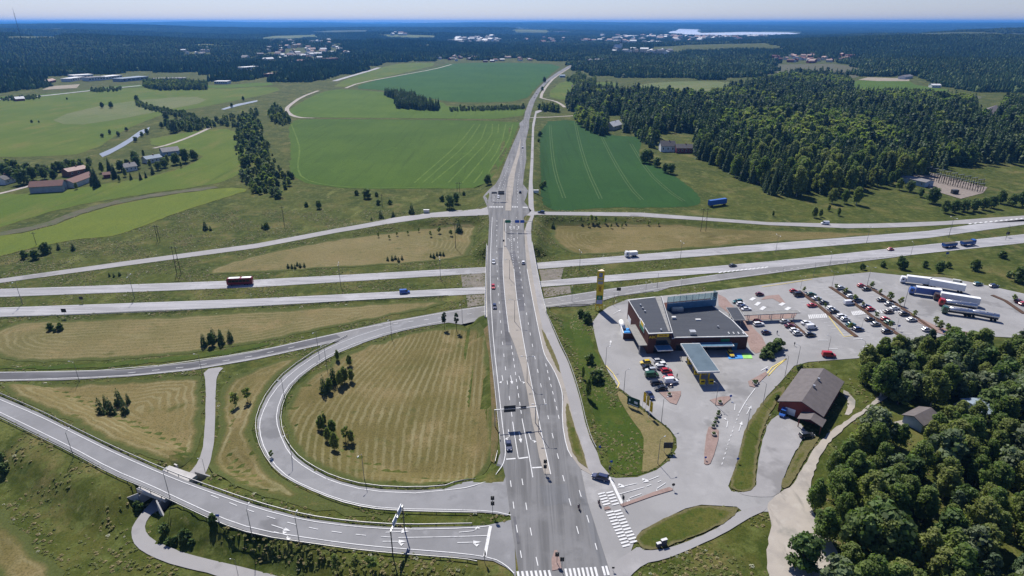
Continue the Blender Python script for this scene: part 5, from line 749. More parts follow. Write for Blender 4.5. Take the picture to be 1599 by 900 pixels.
def lamps(pts, where, dbl=False, surf=RV, rz=0.):
    pts = sorted(pts, key=lambda p: p[0] / p[1])
    for i, p in enumerate(pts):
        o = copy_tree(LP2 if dbl else LP1, (p[0], p[1], Z(p[0], p[1], surf)), rz, p[2] / 10.); tag(o, 'grey street lamp %s%s' % (where, ', ' + ordn(i) + ' from the left' if len(pts) > 1 else ''), 'street lamp', 'street lamps ' + where)
lamps([(-40.46,137.83,8.5),(-69.69,205.67,9),(-75.74,216.33,9),(-49.27,228.81,9),(-21.45,243.73,9),(-76.82,180.58,8.5),(-63.84,148.33,8.5)], 'along the loop ramp', rz=R_(160))
lamps([(-89.11,129.14,8.5),(-126.17,147.26,8.5),(-62.74,116.11,8.5),(-50.47,113.49,8.5)], 'along the exit ramp', rz=0)
lamps([(-87.02,143.46,6),(-64.11,108.97,5),(-156.13,195.31,8),(-114.32,200.91,8)], 'by the left cycle path and slip road', surf=EV, rz=R_(90))
lamps([(-1.17,280,10),(1.09,233.16,10),(5.18,186.2,10),(8.03,157.35,10),(-2.89,424.73,10)], 'on the sandy median of the main road', dbl=True, rz=R_(90))
lamps([(33.69,197.09,8),(37.42,179.72,8.5),(46.3,162.94,8.5),(40.95,143.04,8.5)], 'along the left edge of the forecourt', rz=R_(-60))
lamps([(65.82,172.11,8),(71.46,158.97,8),(81.3,172.48,8),(95.65,190.44,8),(102.77,197.55,8),(118.04,206.56,7),(127.91,201.26,8)], 'along the forecourt road', rz=R_(40))
lamps([(150.44,272.05,7),(167.41,272.83,9),(170.17,247.66,10),(154.39,225.58,5.5),(141.36,227.29,5),(134.38,268.97,6)], 'standing in the car park', dbl=True, rz=R_(60))
lamps([(128.83,277.58,7),(147.05,284.13,7),(165.16,289.23,7),(59.89,257.95,7),(76.79,262.26,7),(44.4,249.66,6),(27.89,266.66,7)], 'on the bank behind the service station', surf=EV)
lamps([(148.6,333.52,10),(208.54,350.19,10),(263.63,360.9,12),(35.36,305.85,10.5),(91.5,320.16,10.5),(-84.64,285.93,11),(-36.07,293.45,11),(-177.89,270.34,11),(-225.99,263.78,11)], 'in the motorway median', dbl=True, surf=EV, rz=R_(10))
lamps([(168.22,310.49,8),(220.94,327.24,8),(70.81,281.89,8),(294.56,356.07,9)], 'on the near side of the motorway', surf=EV)
kill(LP1); kill(LP2)
def signal(p, label, h=3.4, heads=1, rz=0.):
    o = empty('traffic_light', (p[0], p[1], Z(p[0], p[1], RV)), rz); MB().tube([(0, 0, 0), (0, 0, h)], .07, 6).build('pole', C_POLE, o)
    for k in range(heads):
        z = h - .1 - k * 1.7; hd = MB().box(-.45, -.12, z - 1.1, .45, .02, z + .1).build('backboard', C_BLK, o); MB().box(-.16, -.3, z - 1., .16, -.122, z).build('signal_head', C_DKM, o)
    tag(o, label, 'traffic light')
for p, lb, h, k, rz in (([(-4.85,123.38,0)][0], 'traffic light on the grass wedge between loop and exit ramp', 6, 2, 0), ([(-6.26,108.12,0)][0], 'traffic light beside the exit ramp stop line', 3.4, 1, 90), ([(10.28,107.75,0)][0], 'traffic light on the small red island near the bottom edge', 3.6, 1, 0), ([(9.06,138.71,0)][0], 'traffic light at the tip of the sandy median', 5, 2, 0), ([(26.63,137.92,0)][0], 'traffic light at the corner of the side road stop line', 3.4, 1, -70), ([(28.43,126.34,0)][0], 'traffic light at the left end of the long red island', 3.6, 1, -70), ([(11.21,105.38,0)][0], 'traffic light beside the bottom zebra crossing', 4.5, 1, 180), ([(-4.62,329.77,0)][0], 'dark traffic light at the far end of the median', 3.6, 1, 0)): signal(p, lb, h, k, R_(rz))
def post_sign(p, label, shape, mat_, h=2.4, rz=0., surf=RV, w=.7):
    o = empty('road_sign', (p[0], p[1], Z(p[0], p[1], surf)), rz); MB().tube([(0, 0, -.2), (0, 0, h)], .045, 6).build('post', C_STEEL, o); m = MB()
    if shape == 'round': m.tube([(0, -.06, h - .3), (0, -.1, h - .3)], w * .5, 12)
    else: m.box(-w / 2, -.1, h - .3 - w * .4, w / 2, -.06, h - .3 + w * .4)
    m.build('sign_plate', mat_, o); tag(o, label, 'road sign')
for p, lb, sh, mt, h, w in (([(25.19,147.88,0)][0], 'blue cycle path sign beside the green bank', 'round', C_BLUE, 2.6, .8), ([(27.53,141.12,0)][0], 'dark blue sign at the lower tip of the green bank', 'round', C_BLUE, 2.8, .8), ([(54.67,144.44,0)][0], 'small sign at the bottom of the paved wedge island', 'round', C_BLUE, 1.6, .7), ([(71.54,175.09,0)][0], 'blue keep right sign on the island by the fuel canopy', 'round', C_BLUE, 2.2, .9), ([(89.67,192.18,0)][0], 'dark sign at the upper tip of the red island', 'round', C_BLUE, 2, .8), ([(63.37,143.32,0)][0], 'blue sign on the grass strip by the driveway', 'round', C_BLUE, 2, .8), ([(42.65,132.31,0)][0], 'dark round sign at the right end of the long red island', 'round', C_BLK, 2.3, .9), ([(-72.91,121.03,0)][0], 'blue backed sign beside the exit ramp rail', 'box', C_BLUE, 2.4, .9), ([(22.81,105.56,0)][0], 'small dark sign at the bottom corner of the cycle path', 'box', C_BLK, 1.6, .6), ([(155.16,225.58,0)][0], 'blue sign under the car park lamp', 'box', C_BLUE, 2.6, 1.), ([(171.32,222.21,0)][0], 'blue bin like sign below the car park trees', 'box', C_BLUE, 1.6, 1.2), ([(-196.11,248.82,0)][0], 'dark road sign beside the motorway on the left', 'box', C_BLK, 4, 2.2), ([(-198.66,264.49,0)][0], 'dark sign in the motorway median on the left', 'box', C_BLK, 3, 1.8), ([(298.83,360.9,0)][0], 'dark sign in the motorway median on the right', 'box', C_BLK, 3, 2.2), ([(50.44,272.58,0)][0], 'black sign beside the slip road behind the tower', 'box', C_BLK, 4, 2.), ([(241.01,327.24,0)][0], 'small blue sign beside the motorway near the blue lorry', 'box', C_BLUE, 2.4, 1.5)): post_sign(p, lb, sh, mt, h, 0, RV if lb else EV, w)
def gantry(a, b, h, boards, label, surf=RV, bh=2., gm=None):
    gm = gm or C_STEEL
    x0, y0 = a; z0 = Z(x0, y0, surf); o = empty('sign_gantry', (x0, y0, z0)); d = Vector((b[0] - a[0], b[1] - a[1], 0)); ln = d.length; o.rotation_euler = (0, 0, math.atan2(d.y, d.x)); zb = Z(b[0], b[1], surf) - z0
    for u, zz in ((0, 0), (ln, zb)): MB().tube([(u, 0, zz - .2), (u, 0, h)], .14, 8).build('post', gm, o)
    m = MB(); m.box(-.1, -.1, h - .15, ln + .1, .1, h + .1); m.build('beam', C_STEEL, o)
    for u, w, hh, mt, sgn in boards: m = MB(); m.box(u - w / 2, -.25 if sgn < 0 else .12, h - hh * .55, u + w / 2, -.12 if sgn < 0 else .25, h + hh * .45); m.build('sign_board', mt, o)
    tag(o, label, 'sign gantry')
ga = [(-5.21,160.6),(7.23,162.27)]; gantry(ga[0], ga[1], 6.2, [(4.6, 3.6, 2.3, C_ORG, 1), (8.8, 1.8, 1.2, C_ORG, 1)], 'sign gantry with dark board backs over the near carriageway')
ga = [(-4.36,355.14),(11.95,355.14)]; gantry(ga[0], ga[1], 6.4, [(2., 3.4, 1.7, C_GRN, -1), (7.4, 2.6, 1.7, C_BLUE, -1), (10.4, 2.4, 1.7, C_BLUE, -1)], 'sign gantry with green and blue boards beyond the bridge')
ga = [(-14.4,423.02),(-4.21,423.02)]; gantry(ga[0], ga[1], 6.2, [(2.2, 3.6, 1.4, C_ORG, 1), (7., 4.2, 2.6, C_ORG, 1)], 'sign gantry with black board backs beyond the far crossroads')
ga = [(-27.57,109.61),(-26.17,117.76)]; gantry(ga[0], ga[1], 8., [(3.2, 2.6, 2., C_WHITE, 1), (6.6, 2.6, 2., C_WHITE, 1)], 'sign gantry seen edge on across the exit ramp', gm=C_DKM)
m_wood = plain('tarred timber', (.05, .04, .03), .9)
def pole(p, h, label, twin=0.):
    o = empty('power_pole', (p[0], p[1], Z(p[0], p[1]))); 
    for s in ((-twin / 2, twin / 2) if twin else (0,)): MB().tube([(s, 0, -.5), (s * .75, 0, h)], [.16, .11], 7).build('mast', m_wood, o)
    MB().box(-1.3 - twin * .5, -.09, h - .9, 1.3 + twin * .5, .09, h - .72).build('crossarm', m_wood, o)
    if twin: MB().tube([(-twin / 2, .05, h * .35), (twin * .42, .05, h * .62)], .07, 5).build('brace', m_wood, o)
    for x in ((-1.1, 0, 1.1) if not twin else (-twin * .7, 0, twin * .7)): MB().tube([(x, 0, h - .72), (x, 0, h - .35)], [.09, .05], 6).build('insulator', C_LENS, o)
    tag(o, label, 'power pole')
for p, h, lb, tw in (([(-172.05,301.32)][0], 15, 'twin legged power pole beside the left side road', 2.2), ([(118.64,372.2)][0], 15, 'twin legged power pole in the right mown verge', 3.2), ([(-32.41,341.12)][0], 15, 'tall power pole in the mown verge near the bridge', 0), ([(-209.61,353.7)][0], 10, 'double power pole in the left meadow', 1.6), ([(-277.35,346.74)][0], 8, 'single power pole by the round bushes in the left meadow', 0), ([(-40.5,465)][0], 9, 'twin power pole at the corner of the crop field', 2.2), ([(-91.34,429.31)][0], 9, 'thin power pole in the meadow below the crop field', 0), ([(-146.2,386.89)][0], 12, 'thin power pole on the left meadow slope', 0)): pole(p, h, lb, tw)
# far radio mast
mp = [(-1279,1759.1)][0]; mz = Z(*mp); ms = empty('radio_mast', (mp[0], mp[1], mz)); mh = 120 + .0191 * mp[1] - 12 - mz; m = MB()
for k in range(3): a = k * 2.094; m.tube([(math.cos(a) * 1.1, math.sin(a) * 1.1, 0), (math.cos(a) * .7, math.sin(a) * .7, mh)], .16, 4)
for i in range(24):
    z = mh * i / 24
    for k in range(3): a, b = k * 2.094, (k + 1) * 2.094; m.tube([(math.cos(a) * .95, math.sin(a) * .95, z), (math.cos(b) * .85, math.sin(b) * .85, z + mh / 24)], .1, 3)
m.build('lattice', C_DKM, ms); MB().tube([(0, 0, mh), (0, 0, mh + 12)], [.3, .15], 5).build('antenna', C_DKM, ms); tag(ms, 'tall thin lattice radio mast above the far left forest', 'mast')
# ---------------------------------------------------------------- vehicles
m_glass = plain('dark car glass', (.015, .018, .022), .08, 0, .6, .0); m_tyre = plain('tyre rubber', (.012, .012, .012), .9); m_lamp = plain('headlamp', (.7, .7, .68), .2); m_tail = plain('tail lamp', (.35, .01, .01), .3)
def paint(name, c):
    k = 'car paint ' + name
    if k in MATS: return MATS[k]
    m = plain(k, c, .28, .25 if name in ('silver', 'grey', 'blue grey') else 0., .5, .05); m.node_tree.nodes['Principled BSDF'].inputs['Coat Weight'].default_value = .5; return m
PAINT = {n: paint(n, c) for n, c in dict(white=(.72, .72, .71), silver=(.48, .49, .5), grey=(.2, .205, .21), black=(.012, .013, .015), red=(.42, .02, .02), maroon=(.13, .015, .02), navy=(.015, .025, .075), blue=(.02, .09, .34), green=(.02, .08, .035), teal=(.02, .1, .1), yellow=(.6, .42, .03), brown=(.09, .065, .05), pale=(.5, .5, .42), dark=(.03, .033, .038)).items()}
def wheel_mesh(r=.32, w=.22):
    m = MB(); m.tube([(0, -w / 2, 0), (0, w / 2, 0)], r, 12); return m.data('wheel', m_tyre)
WH = wheel_mesh(); RIM = MB().tube([(0, -.13, 0), (0, .13, 0)], .19, 8).data('rim', C_LENS)
def ring(x, hw, z0, z1, ch=.1): return [(x, -hw, z0 + ch), (x, -hw + ch, z0), (x, hw - ch, z0), (x, hw, z0 + ch), (x, hw, z1 - ch), (x, hw - ch, z1), (x, -hw + ch, z1), (x, -hw, z1 - ch)]
def car_proto(kind):
    o = empty('car', (0, 0, -99)); S = dict(hatch=(2.0, .86, 1.48, -1.75, .95, -1.45, .25), sedan=(2.25, .88, 1.43, -1.55, 1.0, -1.05, .2), estate=(2.3, .89, 1.5, -2.15, 1.05, -1.95, .3), van=(2.45, .95, 1.95, -2.35, 1.55, -2.2, .95))[kind]; hl, hw, top, gx0, gx1, rx0, rx1 = S; belt = .93 if kind != 'van' else 1.1
    b = MB(); b.loft([ring(-hl, hw * .86, .42, belt - .12, .12), ring(-hl + .15, hw * .96, .28, belt, .12), ring(-hl + .7, hw, .22, belt + .02), ring(0, hw, .2, belt + .02), ring(hl - 1.1, hw, .22, belt - .02), ring(hl - .3, hw * .95, .26, belt - .18, .12), ring(hl, hw * .8, .38, belt - .34, .1)]); ob = b.build('body', PAINT['white'], o, smooth=False); ob['paint'] = 1
    g = MB(); g.frus((gx0, -hw * .92, gx1, hw * .92), (rx0, -hw * .74, rx1, hw * .74), belt - .02, top - .02); g.build('windows', m_glass, o)
    r = MB(); r.frus((rx0 - .1, -hw * .77, rx1 + .06, hw * .77), (rx0 + .05, -hw * .68, rx1 - .1, hw * .68), top - .05, top + .04)
    if kind == 'van': r.frus((-hl + .02, -hw * .95, .5, hw * .95), (-hl + .1, -hw * .8, .42, hw * .8), belt, top + .03)
    orf = r.build('roof', PAINT['white'], o); orf['paint'] = 1
    for x in (-hl * .6, hl * .62):
        for y in (-1, 1):
            w = link('wheel', WH, o, (x, y * (hw - .1), .32)); link('rim', RIM, w)
    for y in (-1, 1):
        MB().box(hl - .12, y * hw * .6 - .16, .55, hl + .02, y * hw * .6 + .16, .68).build('headlight', m_lamp, o); MB().box(-hl - .02, y * hw * .66 - .14, .62, -hl + .1, y * hw * .66 + .14, .76).build('tail_light', m_tail, o)
    return o
CARS = {k: car_proto(k) for k in ('hatch', 'sedan', 'estate', 'van')}
bpy.context.view_layer.update()
for o in CARS.values(): register(o)
TYPE = dict(hatch='hatchback', sedan='saloon car', estate='estate car', van='van')
def car(kind, pq, color, label, surf=RV, group=None, scale=1.):
    (x0, y0), (x1, y1) = pq[0][:2], pq[1][:2]; x, y = (x0 + x1) / 2, (y0 + y1) / 2; h = math.atan2(y1 - y0, x1 - x0)
    off = RO + (.1 if surf is RV else .02)
    o = copy_tree(CARS[kind], (x, y, Z(x, y, surf) + off), h, scale, PAINT[color]); o.name = 'parked_car' if group and 'parked' in group else 'car'
    if kind == 'van': o.name = 'van'
    return tag(o, label, 'van' if kind == 'van' else 'car', group)
for kind, pq, c, lb, s in (('sedan', [(-1.23,152.96),(-0.74,147.88)], 'navy', 'dark blue car waiting near the stop line on the main road', RV), ('hatch', [(-7.82,251.01),(-7.28,243.73)], 'navy', 'dark blue car on the bridge behind the red one', RV), ('hatch', [(-9,272.83),(-8.51,265.95)], 'red', 'red car on the bridge', RV), ('hatch', [(-9.67,306.43),(-9.28,298.07)], 'silver', 'silver car at the far end of the bridge', RV), ('hatch', [(5.85,297.16),(5.72,305.48)], 'white', 'white car driving away beyond the bridge', RV), ('hatch', [(-9.62,438.87),(-9.59,426.45)], 'white', 'white car waiting at the far crossroads', RV), ('hatch', [(5.75,440.7),(6.1,452)], 'black', 'black car beyond the far crossroads', RV), ('hatch', [(10.1,623.5),(11.1,645.5)], 'white', 'white car far along the main road', RV), ('hatch', [(46.2,1199.4),(43.1,1155.9)], 'black', 'black car farthest up the main road', EV), ('hatch', [(40.1,1135.3),(37.7,1095.2)], 'navy', 'dark car following on the far main road', EV),
    ('estate', [(25.57,135.97),(22.27,137.39)], 'navy', 'dark blue estate car turning out beside the zebra crossing', RV), ('sedan', [(45.01,180.12),(46.38,174.34)], 'navy', 'dark blue car driving past the forecourt flags', RV), ('estate', [(20.97,393.39),(16.85,394.3)], 'navy', 'dark blue car on the side road at the far crossroads', RV), ('van', [(203.62,385.83),(197.25,386.27)], 'white', 'small white van on the right side road', RV), ('sedan', [(114.73,310.97),(119.96,312.39)], 'dark', 'dark saloon on the near motorway carriageway', EV), ('hatch', [(212.84,336.74),(218.49,338.38)], 'red', 'red car on the near motorway carriageway right of the bridge', EV), ('van', [(-53.83,275.63),(-49.04,276.4)], 'blue', 'blue van on the near motorway carriageway left of the bridge', EV), ('van', [(115.23,204.61),(119.52,204.12)], 'red', 'red van on the road below the car park', RV), ('van', [(87.61,169.57),(84.03,164.65)], 'blue', 'blue van parked at the gable of the red brown building', RV), ('van', [(210.05,274.79),(212.01,273.61)], 'pale', 'white and yellow camper parked at the upper edge of the lorry park', RV)): car(kind, pq, c, lb, s)
tag(car('hatch', [(81.21,206.8),(81.46,203.88)], 'yellow', 'small yellow car standing on the blue painted bay', RV), None)
def parked(rows, where, axis_):
    """rows: (px traced x, y, kind, colour); told apart by colour, type and order from the left"""
    rows = sorted(rows, key=lambda r: r[0] / r[1]); 
    for i, (x, y, k, c, f) in enumerate(rows): car(k, [(x - axis_[0] * f, y - axis_[1] * f), (x + axis_[0] * f, y + axis_[1] * f)], c, '%s %s %s, %s from the left' % (c, TYPE[k], where, ordn(i)), RV, 'cars parked ' + where)
AX = (bx_, by_)
KD = ['hatch', 'sedan', 'estate', 'van']
def PK_(pts, spec): return [(p[0], p[1], KD['hsev'.index(s[0])], s[1:].rstrip('<'), -1 if s.endswith('<') else 1) for p, s in zip(pts, spec.split())]
a2 = [(46.7,199.39),(50.29,199.86)]; A2 = ((a2[1][0] - a2[0][0]), (a2[1][1] - a2[0][1]))
parked(PK_([(48.36,198.93),(48.77,195.73),(49.23,193.5),(48.86,190.01),(49.58,184.96),(50.14,181.51)], 'hyellow< sblack hsilver< vgreen eblack ssilver<'.replace('ssilver', 'sblack')), 'in the left file beside the fuel canopy', A2)
parked(PK_([(53.44,199.86),(53.71,197.32),(53.77,195.51),(54.7,193.06),(54.34,188.51),(54.65,185.99)], 'hsilver hwhite< esilver hred hred< vwhite'), 'in the right file beside the fuel canopy', A2)
parked(PK_([(99.48,252.71),(100.13,250),(100.37,247),(100.7,244.71)], 'eteal< hwhite hnavy swhite'), 'by the walkway roof behind the store', AX)
parked(PK_([(112.33,260.81),(129.24,264.47),(129.75,260.09),(130.67,248.66),(101.39,232.86),(100.82,230.19),(101.07,222.77),(112.36,232.86),(112.93,228.73),(113.09,224.73),(113.21,221.94),(120.71,231.37),(121.02,227.29),(117.81,220.83)], 'hmaroon hred vblack sred hred ewhite hnavy ssilver smaroon hwhite hsilver swhite vwhite eblack'), 'nearest the store', AX)
parked(PK_([(135.71,260.45),(136.13,256.18),(137.22,251.69),(137.5,245.36),(137.37,242.45),(138.37,237.73),(138.36,234.67),(138.25,229.9),(139.2,225.58)], 'egreen ssilver sblack hwhite sblack ewhite hsilver steal enavy'.replace('steal', 'steal')), 'along the first brown divider', AX)
parked(PK_([(152.81,268.21),(153.25,263.36),(152.35,258.3),(153.53,254.09),(147.89,251.01),(153.75,247.66),(154.14,244.71),(148.47,234.67),(148.61,230.19),(155.15,234.97),(155.09,231.97),(149.57,223.6)], 'hsilver sblack hwhite snavy vwhite snavy hred sblack sgrey hred sgreen eblack'), 'along the second brown divider', AX)
parked(PK_([(163.55,270.89),(163.78,266.7),(164.1,254.44),(165.06,250),(165.02,245.68),(165.85,239.91),(165.72,234.36),(166.45,225.29),(160.44,242.13)], 'hred sblack sdark sgrey swhite eblack ssilver hsilver sbrown'), 'along the third brown divider', AX)
parked(PK_([(219.49,272.83),(225.4,270.5),(223.99,253.06),(223.93,250.33)], 'eteal enavy hmaroon hred'), 'around the lorry park edge', AX)
parked(PK_([(88.07,155.45)], 'edark'), 'on the driveway below the red brown building', AX)
for o in CARS.values(): kill(o)
# lorries
m_chas = plain('lorry chassis', (.03, .03, .032), .7); m_tarp = plain('white lorry body', (.72, .72, .7), .5, var=.04); m_tank = plain('polished tank steel', (.5, .51, .53), .25, .8)
WB = wheel_mesh(.5, .3)
def cab(o, x, c, h=3.3):
    b = MB(); b.loft([ring(x, 1.2, .5, h - .25, .12), ring(x + 1.7, 1.22, .5, h, .12), ring(x + 2.1, 1.15, .55, h * .62, .12)]); b.build('cab', c, o); MB().quad((x + 1.72, -1.02, h - .32), (x + 2.125, -1.0, h * .6), (x + 2.125, 1.0, h * .6), (x + 1.72, 1.02, h - .32)).build('windscreen', m_glass, o)
    for y in (-1, 1):
        MB().box(x + .7, y * 1.23 - .015, 1.7, x + 1.5, y * 1.23 + .015, 2.5).build('side_window', m_glass, o); MB().box(x + 2.0, y * .85 - .2, .75, x + 2.14, y * .85 + .2, .95).build('headlight', m_lamp, o)
def wheels(o, xs_): 
    for x in xs_:
        for y in (-1.05, 1.05): link('wheel', WB, o, (x, y, .5))
def lorry(pq, L_, label, color, body, surf=RV, name='lorry', cat='lorry', cabless=False, tank=False, bh=3.9, top=None):
    (x0, y0), (x1, y1) = pq; x, y = (x0 + x1) / 2, (y0 + y1) / 2; o = empty(name, (x, y, Z(x, y, surf) + RO + .04), math.atan2(y1 - y0, x1 - x0)); f = L_ / 2; r0 = f - (2.5 if not cabless else 0)
    MB().box(-f + .1, -.45, .75, f - .4, .45, 1.05).build('chassis', m_chas, o)
    if not cabless: cab(o, f - 2.15, color)
    m = MB()
    if tank: m.loft([[(xx, 1.2 * k * math.cos(a), 2.2 + 1.05 * k * math.sin(a)) for a in [i * math.pi / 6 for i in range(12)]] for xx, k in ((-f, .7), (-f + .2, 1), (r0 - .2, 1), (r0, .7))])
    else: m.box(-f, -1.25, 1.05, r0, 1.25, bh)
    bo = m.build('tank' if tank else 'cargo_box', body, o, smooth=tank)
    if not tank: MB().box(-f + .03, -1.22, bh, r0 - .03, 1.22, bh + .06).build('box_roof', top or m_tarp, o)
    else:
        for k in range(3): MB().tube([(-f + (k + .8) * (L_ - 2) / 3.6, 0, 3.2), (-f + (k + .8) * (L_ - 2) / 3.6, 0, 3.4)], .35, 8).build('hatch', C_STEEL, o)
    wheels(o, [-f + 1.2, -f + 2.4] + ([f - 1.3] if not cabless else [f - 1.2, f - 2.4])); tag(o, label, cat)
LW = plain('white lorry cab', (.7, .7, .7), .4)
lorry([(195.32,272.05),(185.52,275.98)], 12.5, 'white box lorry parked at the top of the lorry park', LW, m_tarp); lorry([(206.04,264.1),(195.88,270.5)], 14., 'white box trailer behind the white lorry', LW, m_tarp, name='trailer', cat='trailer', cabless=True)
lorry([(191.49,258.66),(181.98,262.63)], 12.5, 'blue box lorry parked below the white lorry', PAINT['blue'], PAINT['blue']); lorry([(201.9,249.32),(189.44,255.83)], 17., 'dark tractor unit with long white box trailer in the lorry park', PAINT['brown'], m_tarp)
lorry([(198.5,244.71),(187.49,250)], 14., 'red tanker lorry half hidden between its neighbours', PAINT['red'], m_tank, tank=True); lorry([(192.25,238.66),(183.92,242.13)], 11., 'green tanker lorry at the front of the lorry park', PAINT['green'], m_tank, tank=True); lorry([(200.27,234.36),(192.73,238.97)], 11., 'steel tank trailer behind the green tanker', PAINT['green'], m_tank, cabless=True, tank=True, name='trailer', cat='trailer')
def coach(pq, label):
    (x0, y0), (x1, y1) = pq; x, y = (x0 + x1) / 2, (y0 + y1) / 2; o = empty('bus', (x, y, Z(x, y) + RO + .04), math.atan2(y1 - y0, x1 - x0)); red = plain('dark red coach paint', (.2, .012, .025), .3, 0, .5)
    MB().loft([ring(-6.1, 1.18, .45, 3.5, .2), ring(-5.8, 1.27, .35, 3.65, .18), ring(5.6, 1.27, .35, 3.65, .18), ring(6.05, 1.15, .45, 3.1, .2)]).build('body', red, o); MB().box(-5.6, -.95, 3.6, -1.2, .95, 3.74).build('roof_panel', C_WHITE, o); MB().box(-.2, -.95, 3.6, 5., .95, 3.74).build('roof_panel', C_WHITE, o)
    for s_ in (-1, 1):
        for k in range(6): MB().box(-4.9 + k * 1.72, s_ * 1.275 - .02, 1.75, -3.35 + k * 1.72, s_ * 1.275 + .02, 2.95).build('side_window', m_glass, o)
        MB().box(6., s_ * .8 - .2, .7, 6.09, s_ * .8 + .2, .9).build('headlight', m_lamp, o)
    MB().quad((5.72, -1.05, 3.3), (6.12, -1., 1.5), (6.12, 1., 1.5), (5.72, 1.05, 3.3)).build('windscreen', m_glass, o); wheels(o, [-3.6, -2.4, 3.9]); tag(o, label, 'bus')
coach([(-127.98,287.57),(-140.96,285.93)], 'dark red coach with white roof panels on the far motorway carriageway')
lorry([(259.06,344.48),(271.4,347.88)], 9.5, 'blue tipper lorry on the motorway at the right', PAINT['blue'], plain('blue tipper', (.02, .09, .28), .5), EV, bh=2.7, top=plain('tipper load', (.09, .08, .06), .9)); lorry([(246.55,341.12),(257.58,343.91)], 8.8, 'blue trailer towed by the tipper lorry', PAINT['blue'], plain('blue tipper', (.02, .07, .2), .5), EV, name='trailer', cat='trailer', cabless=True, bh=2.7, top=plain('tipper load', (.09, .08, .06), .9))
lorry([(69.89,327.75),(61.82,326.21)], 7., 'large white delivery van on the far motorway carriageway', LW, LW, EV, name='delivery_van', cat='van', bh=2.9)
lorry([(135.98,427.64),(154.37,436.04)], 15., 'dark blue trailer standing in the field beside the power pole', PAINT['blue'], plain('dark blue tarpaulin', (.02, .1, .34), .6), EV, name='trailer', cat='trailer', cabless=True, bh=4.4, top=plain('dark blue tarpaulin', (.02, .1, .34), .6))
# ---------------------------------------------------------------- people and motorcycles
m_cl = [plain('dark clothes', (.02, .022, .03), .9), plain('blue clothes', (.04, .06, .14), .9), plain('red jacket', (.3, .03, .03), .8)]; m_skin = plain('skin', (.42, .26, .19), .6)
def person(p, label, cloth, pose='walk', rz=0., lift=0., surf=RV):
    o = empty('person', (p[0], p[1], Z(p[0], p[1], surf) + RO + lift), rz)
    if pose == 'ride': J = dict(pel=(0, 0, .82), ch=(.18, 0, 1.28), nk=(.24, 0, 1.42), hd=(.3, 0, 1.58), kl=(.42, .22, .72), fl=(.15, .24, .3), tl=(.32, .24, .27), kr=(.42, -.22, .72), fr_=(.15, -.24, .3), tr=(.32, -.24, .27), el=(.4, .32, 1.1), hl=(.68, .3, 1.02), er=(.4, -.32, 1.1), hr=(.68, -.3, 1.02))
    else: J = dict(pel=(0, 0, .95), ch=(.03, 0, 1.38), nk=(.03, 0, 1.5), hd=(.06, 0, 1.68), kl=(.16, .1, .52), fl=(.1, .1, .07), tl=(.26, .1, .03), kr=(-.02, -.1, .5), fr_=(-.24, -.1, .1), tr=(-.1, -.1, .03), el=(-.06, .24, 1.15), hl=(.08, .26, .9), er=(.08, -.24, 1.15), hr=(.26, -.24, .95))
    ks = list(J); sh = [('sl', (J['ch'][0], .19, J['ch'][2] + .02)), ('sr', (J['ch'][0], -.19, J['ch'][2] + .02)), ('hpl', (J['pel'][0], .1, J['pel'][2] - .04)), ('hpr', (J['pel'][0], -.1, J['pel'][2] - .04))]
    for k, v in sh: J[k] = v
    ks = list(J); ed = [('pel', 'ch'), ('ch', 'nk'), ('nk', 'hd'), ('ch', 'sl'), ('sl', 'el'), ('el', 'hl'), ('ch', 'sr'), ('sr', 'er'), ('er', 'hr'), ('pel', 'hpl'), ('hpl', 'kl'), ('kl', 'fl'), ('fl', 'tl'), ('pel', 'hpr'), ('hpr', 'kr'), ('kr', 'fr_'), ('fr_', 'tr')]
    me = bpy.data.meshes.new('body'); me.from_pydata([J[k] for k in ks], [(ks.index(a), ks.index(b)) for a, b in ed], []); me.materials.append(cloth); b = link('body', me, o); md = b.modifiers.new('skin', 'SKIN'); RAD = dict(pel=.15, ch=.16, nk=.06, hd=.1, kl=.07, kr=.07, fl=.045, fr_=.045, tl=.04, tr=.04, el=.05, er=.05, hl=.035, hr=.035, sl=.075, sr=.075, hpl=.1, hpr=.1)
    for i, k in enumerate(ks): sv = me.skin_vertices[0].data[i]; sv.radius = (RAD[k], RAD[k]); sv.use_root = k == 'pel'
    b.modifiers.new('sub', 'SUBSURF').levels = 1
    h = MB(); h.loft([[(J['hd'][0] + r * .95 * math.cos(a), r * .8 * math.sin(a), J['hd'][2] + z) for a in [i * math.pi / 4 for i in range(8)]] for z, r in ((-.1, .06), (-.04, .1), (.04, .118), (.1, .1), (.135, .04))]); h.build('hair', C_BLK if pose == 'ride' else BK, o, smooth=True); tag(o, label, 'person')
for p, lb, c, rz in (([(61.96,201.73,0)][0], 'person in dark clothes walking under the fuel canopy edge', 0, 2), ([(57.44,189.15,0)][0], 'person in dark clothes walking beside the parked red cars', 0, -1), ([(108.07,212.6,0)][0], 'person in dark clothes crossing the road below the store', 0, .5), ([(105.18,222.21,0)][0], 'person in blue clothes between the parked cars and the dark bushes', 1, 1)): person(p, lb, m_cl[c], 'walk', rz)
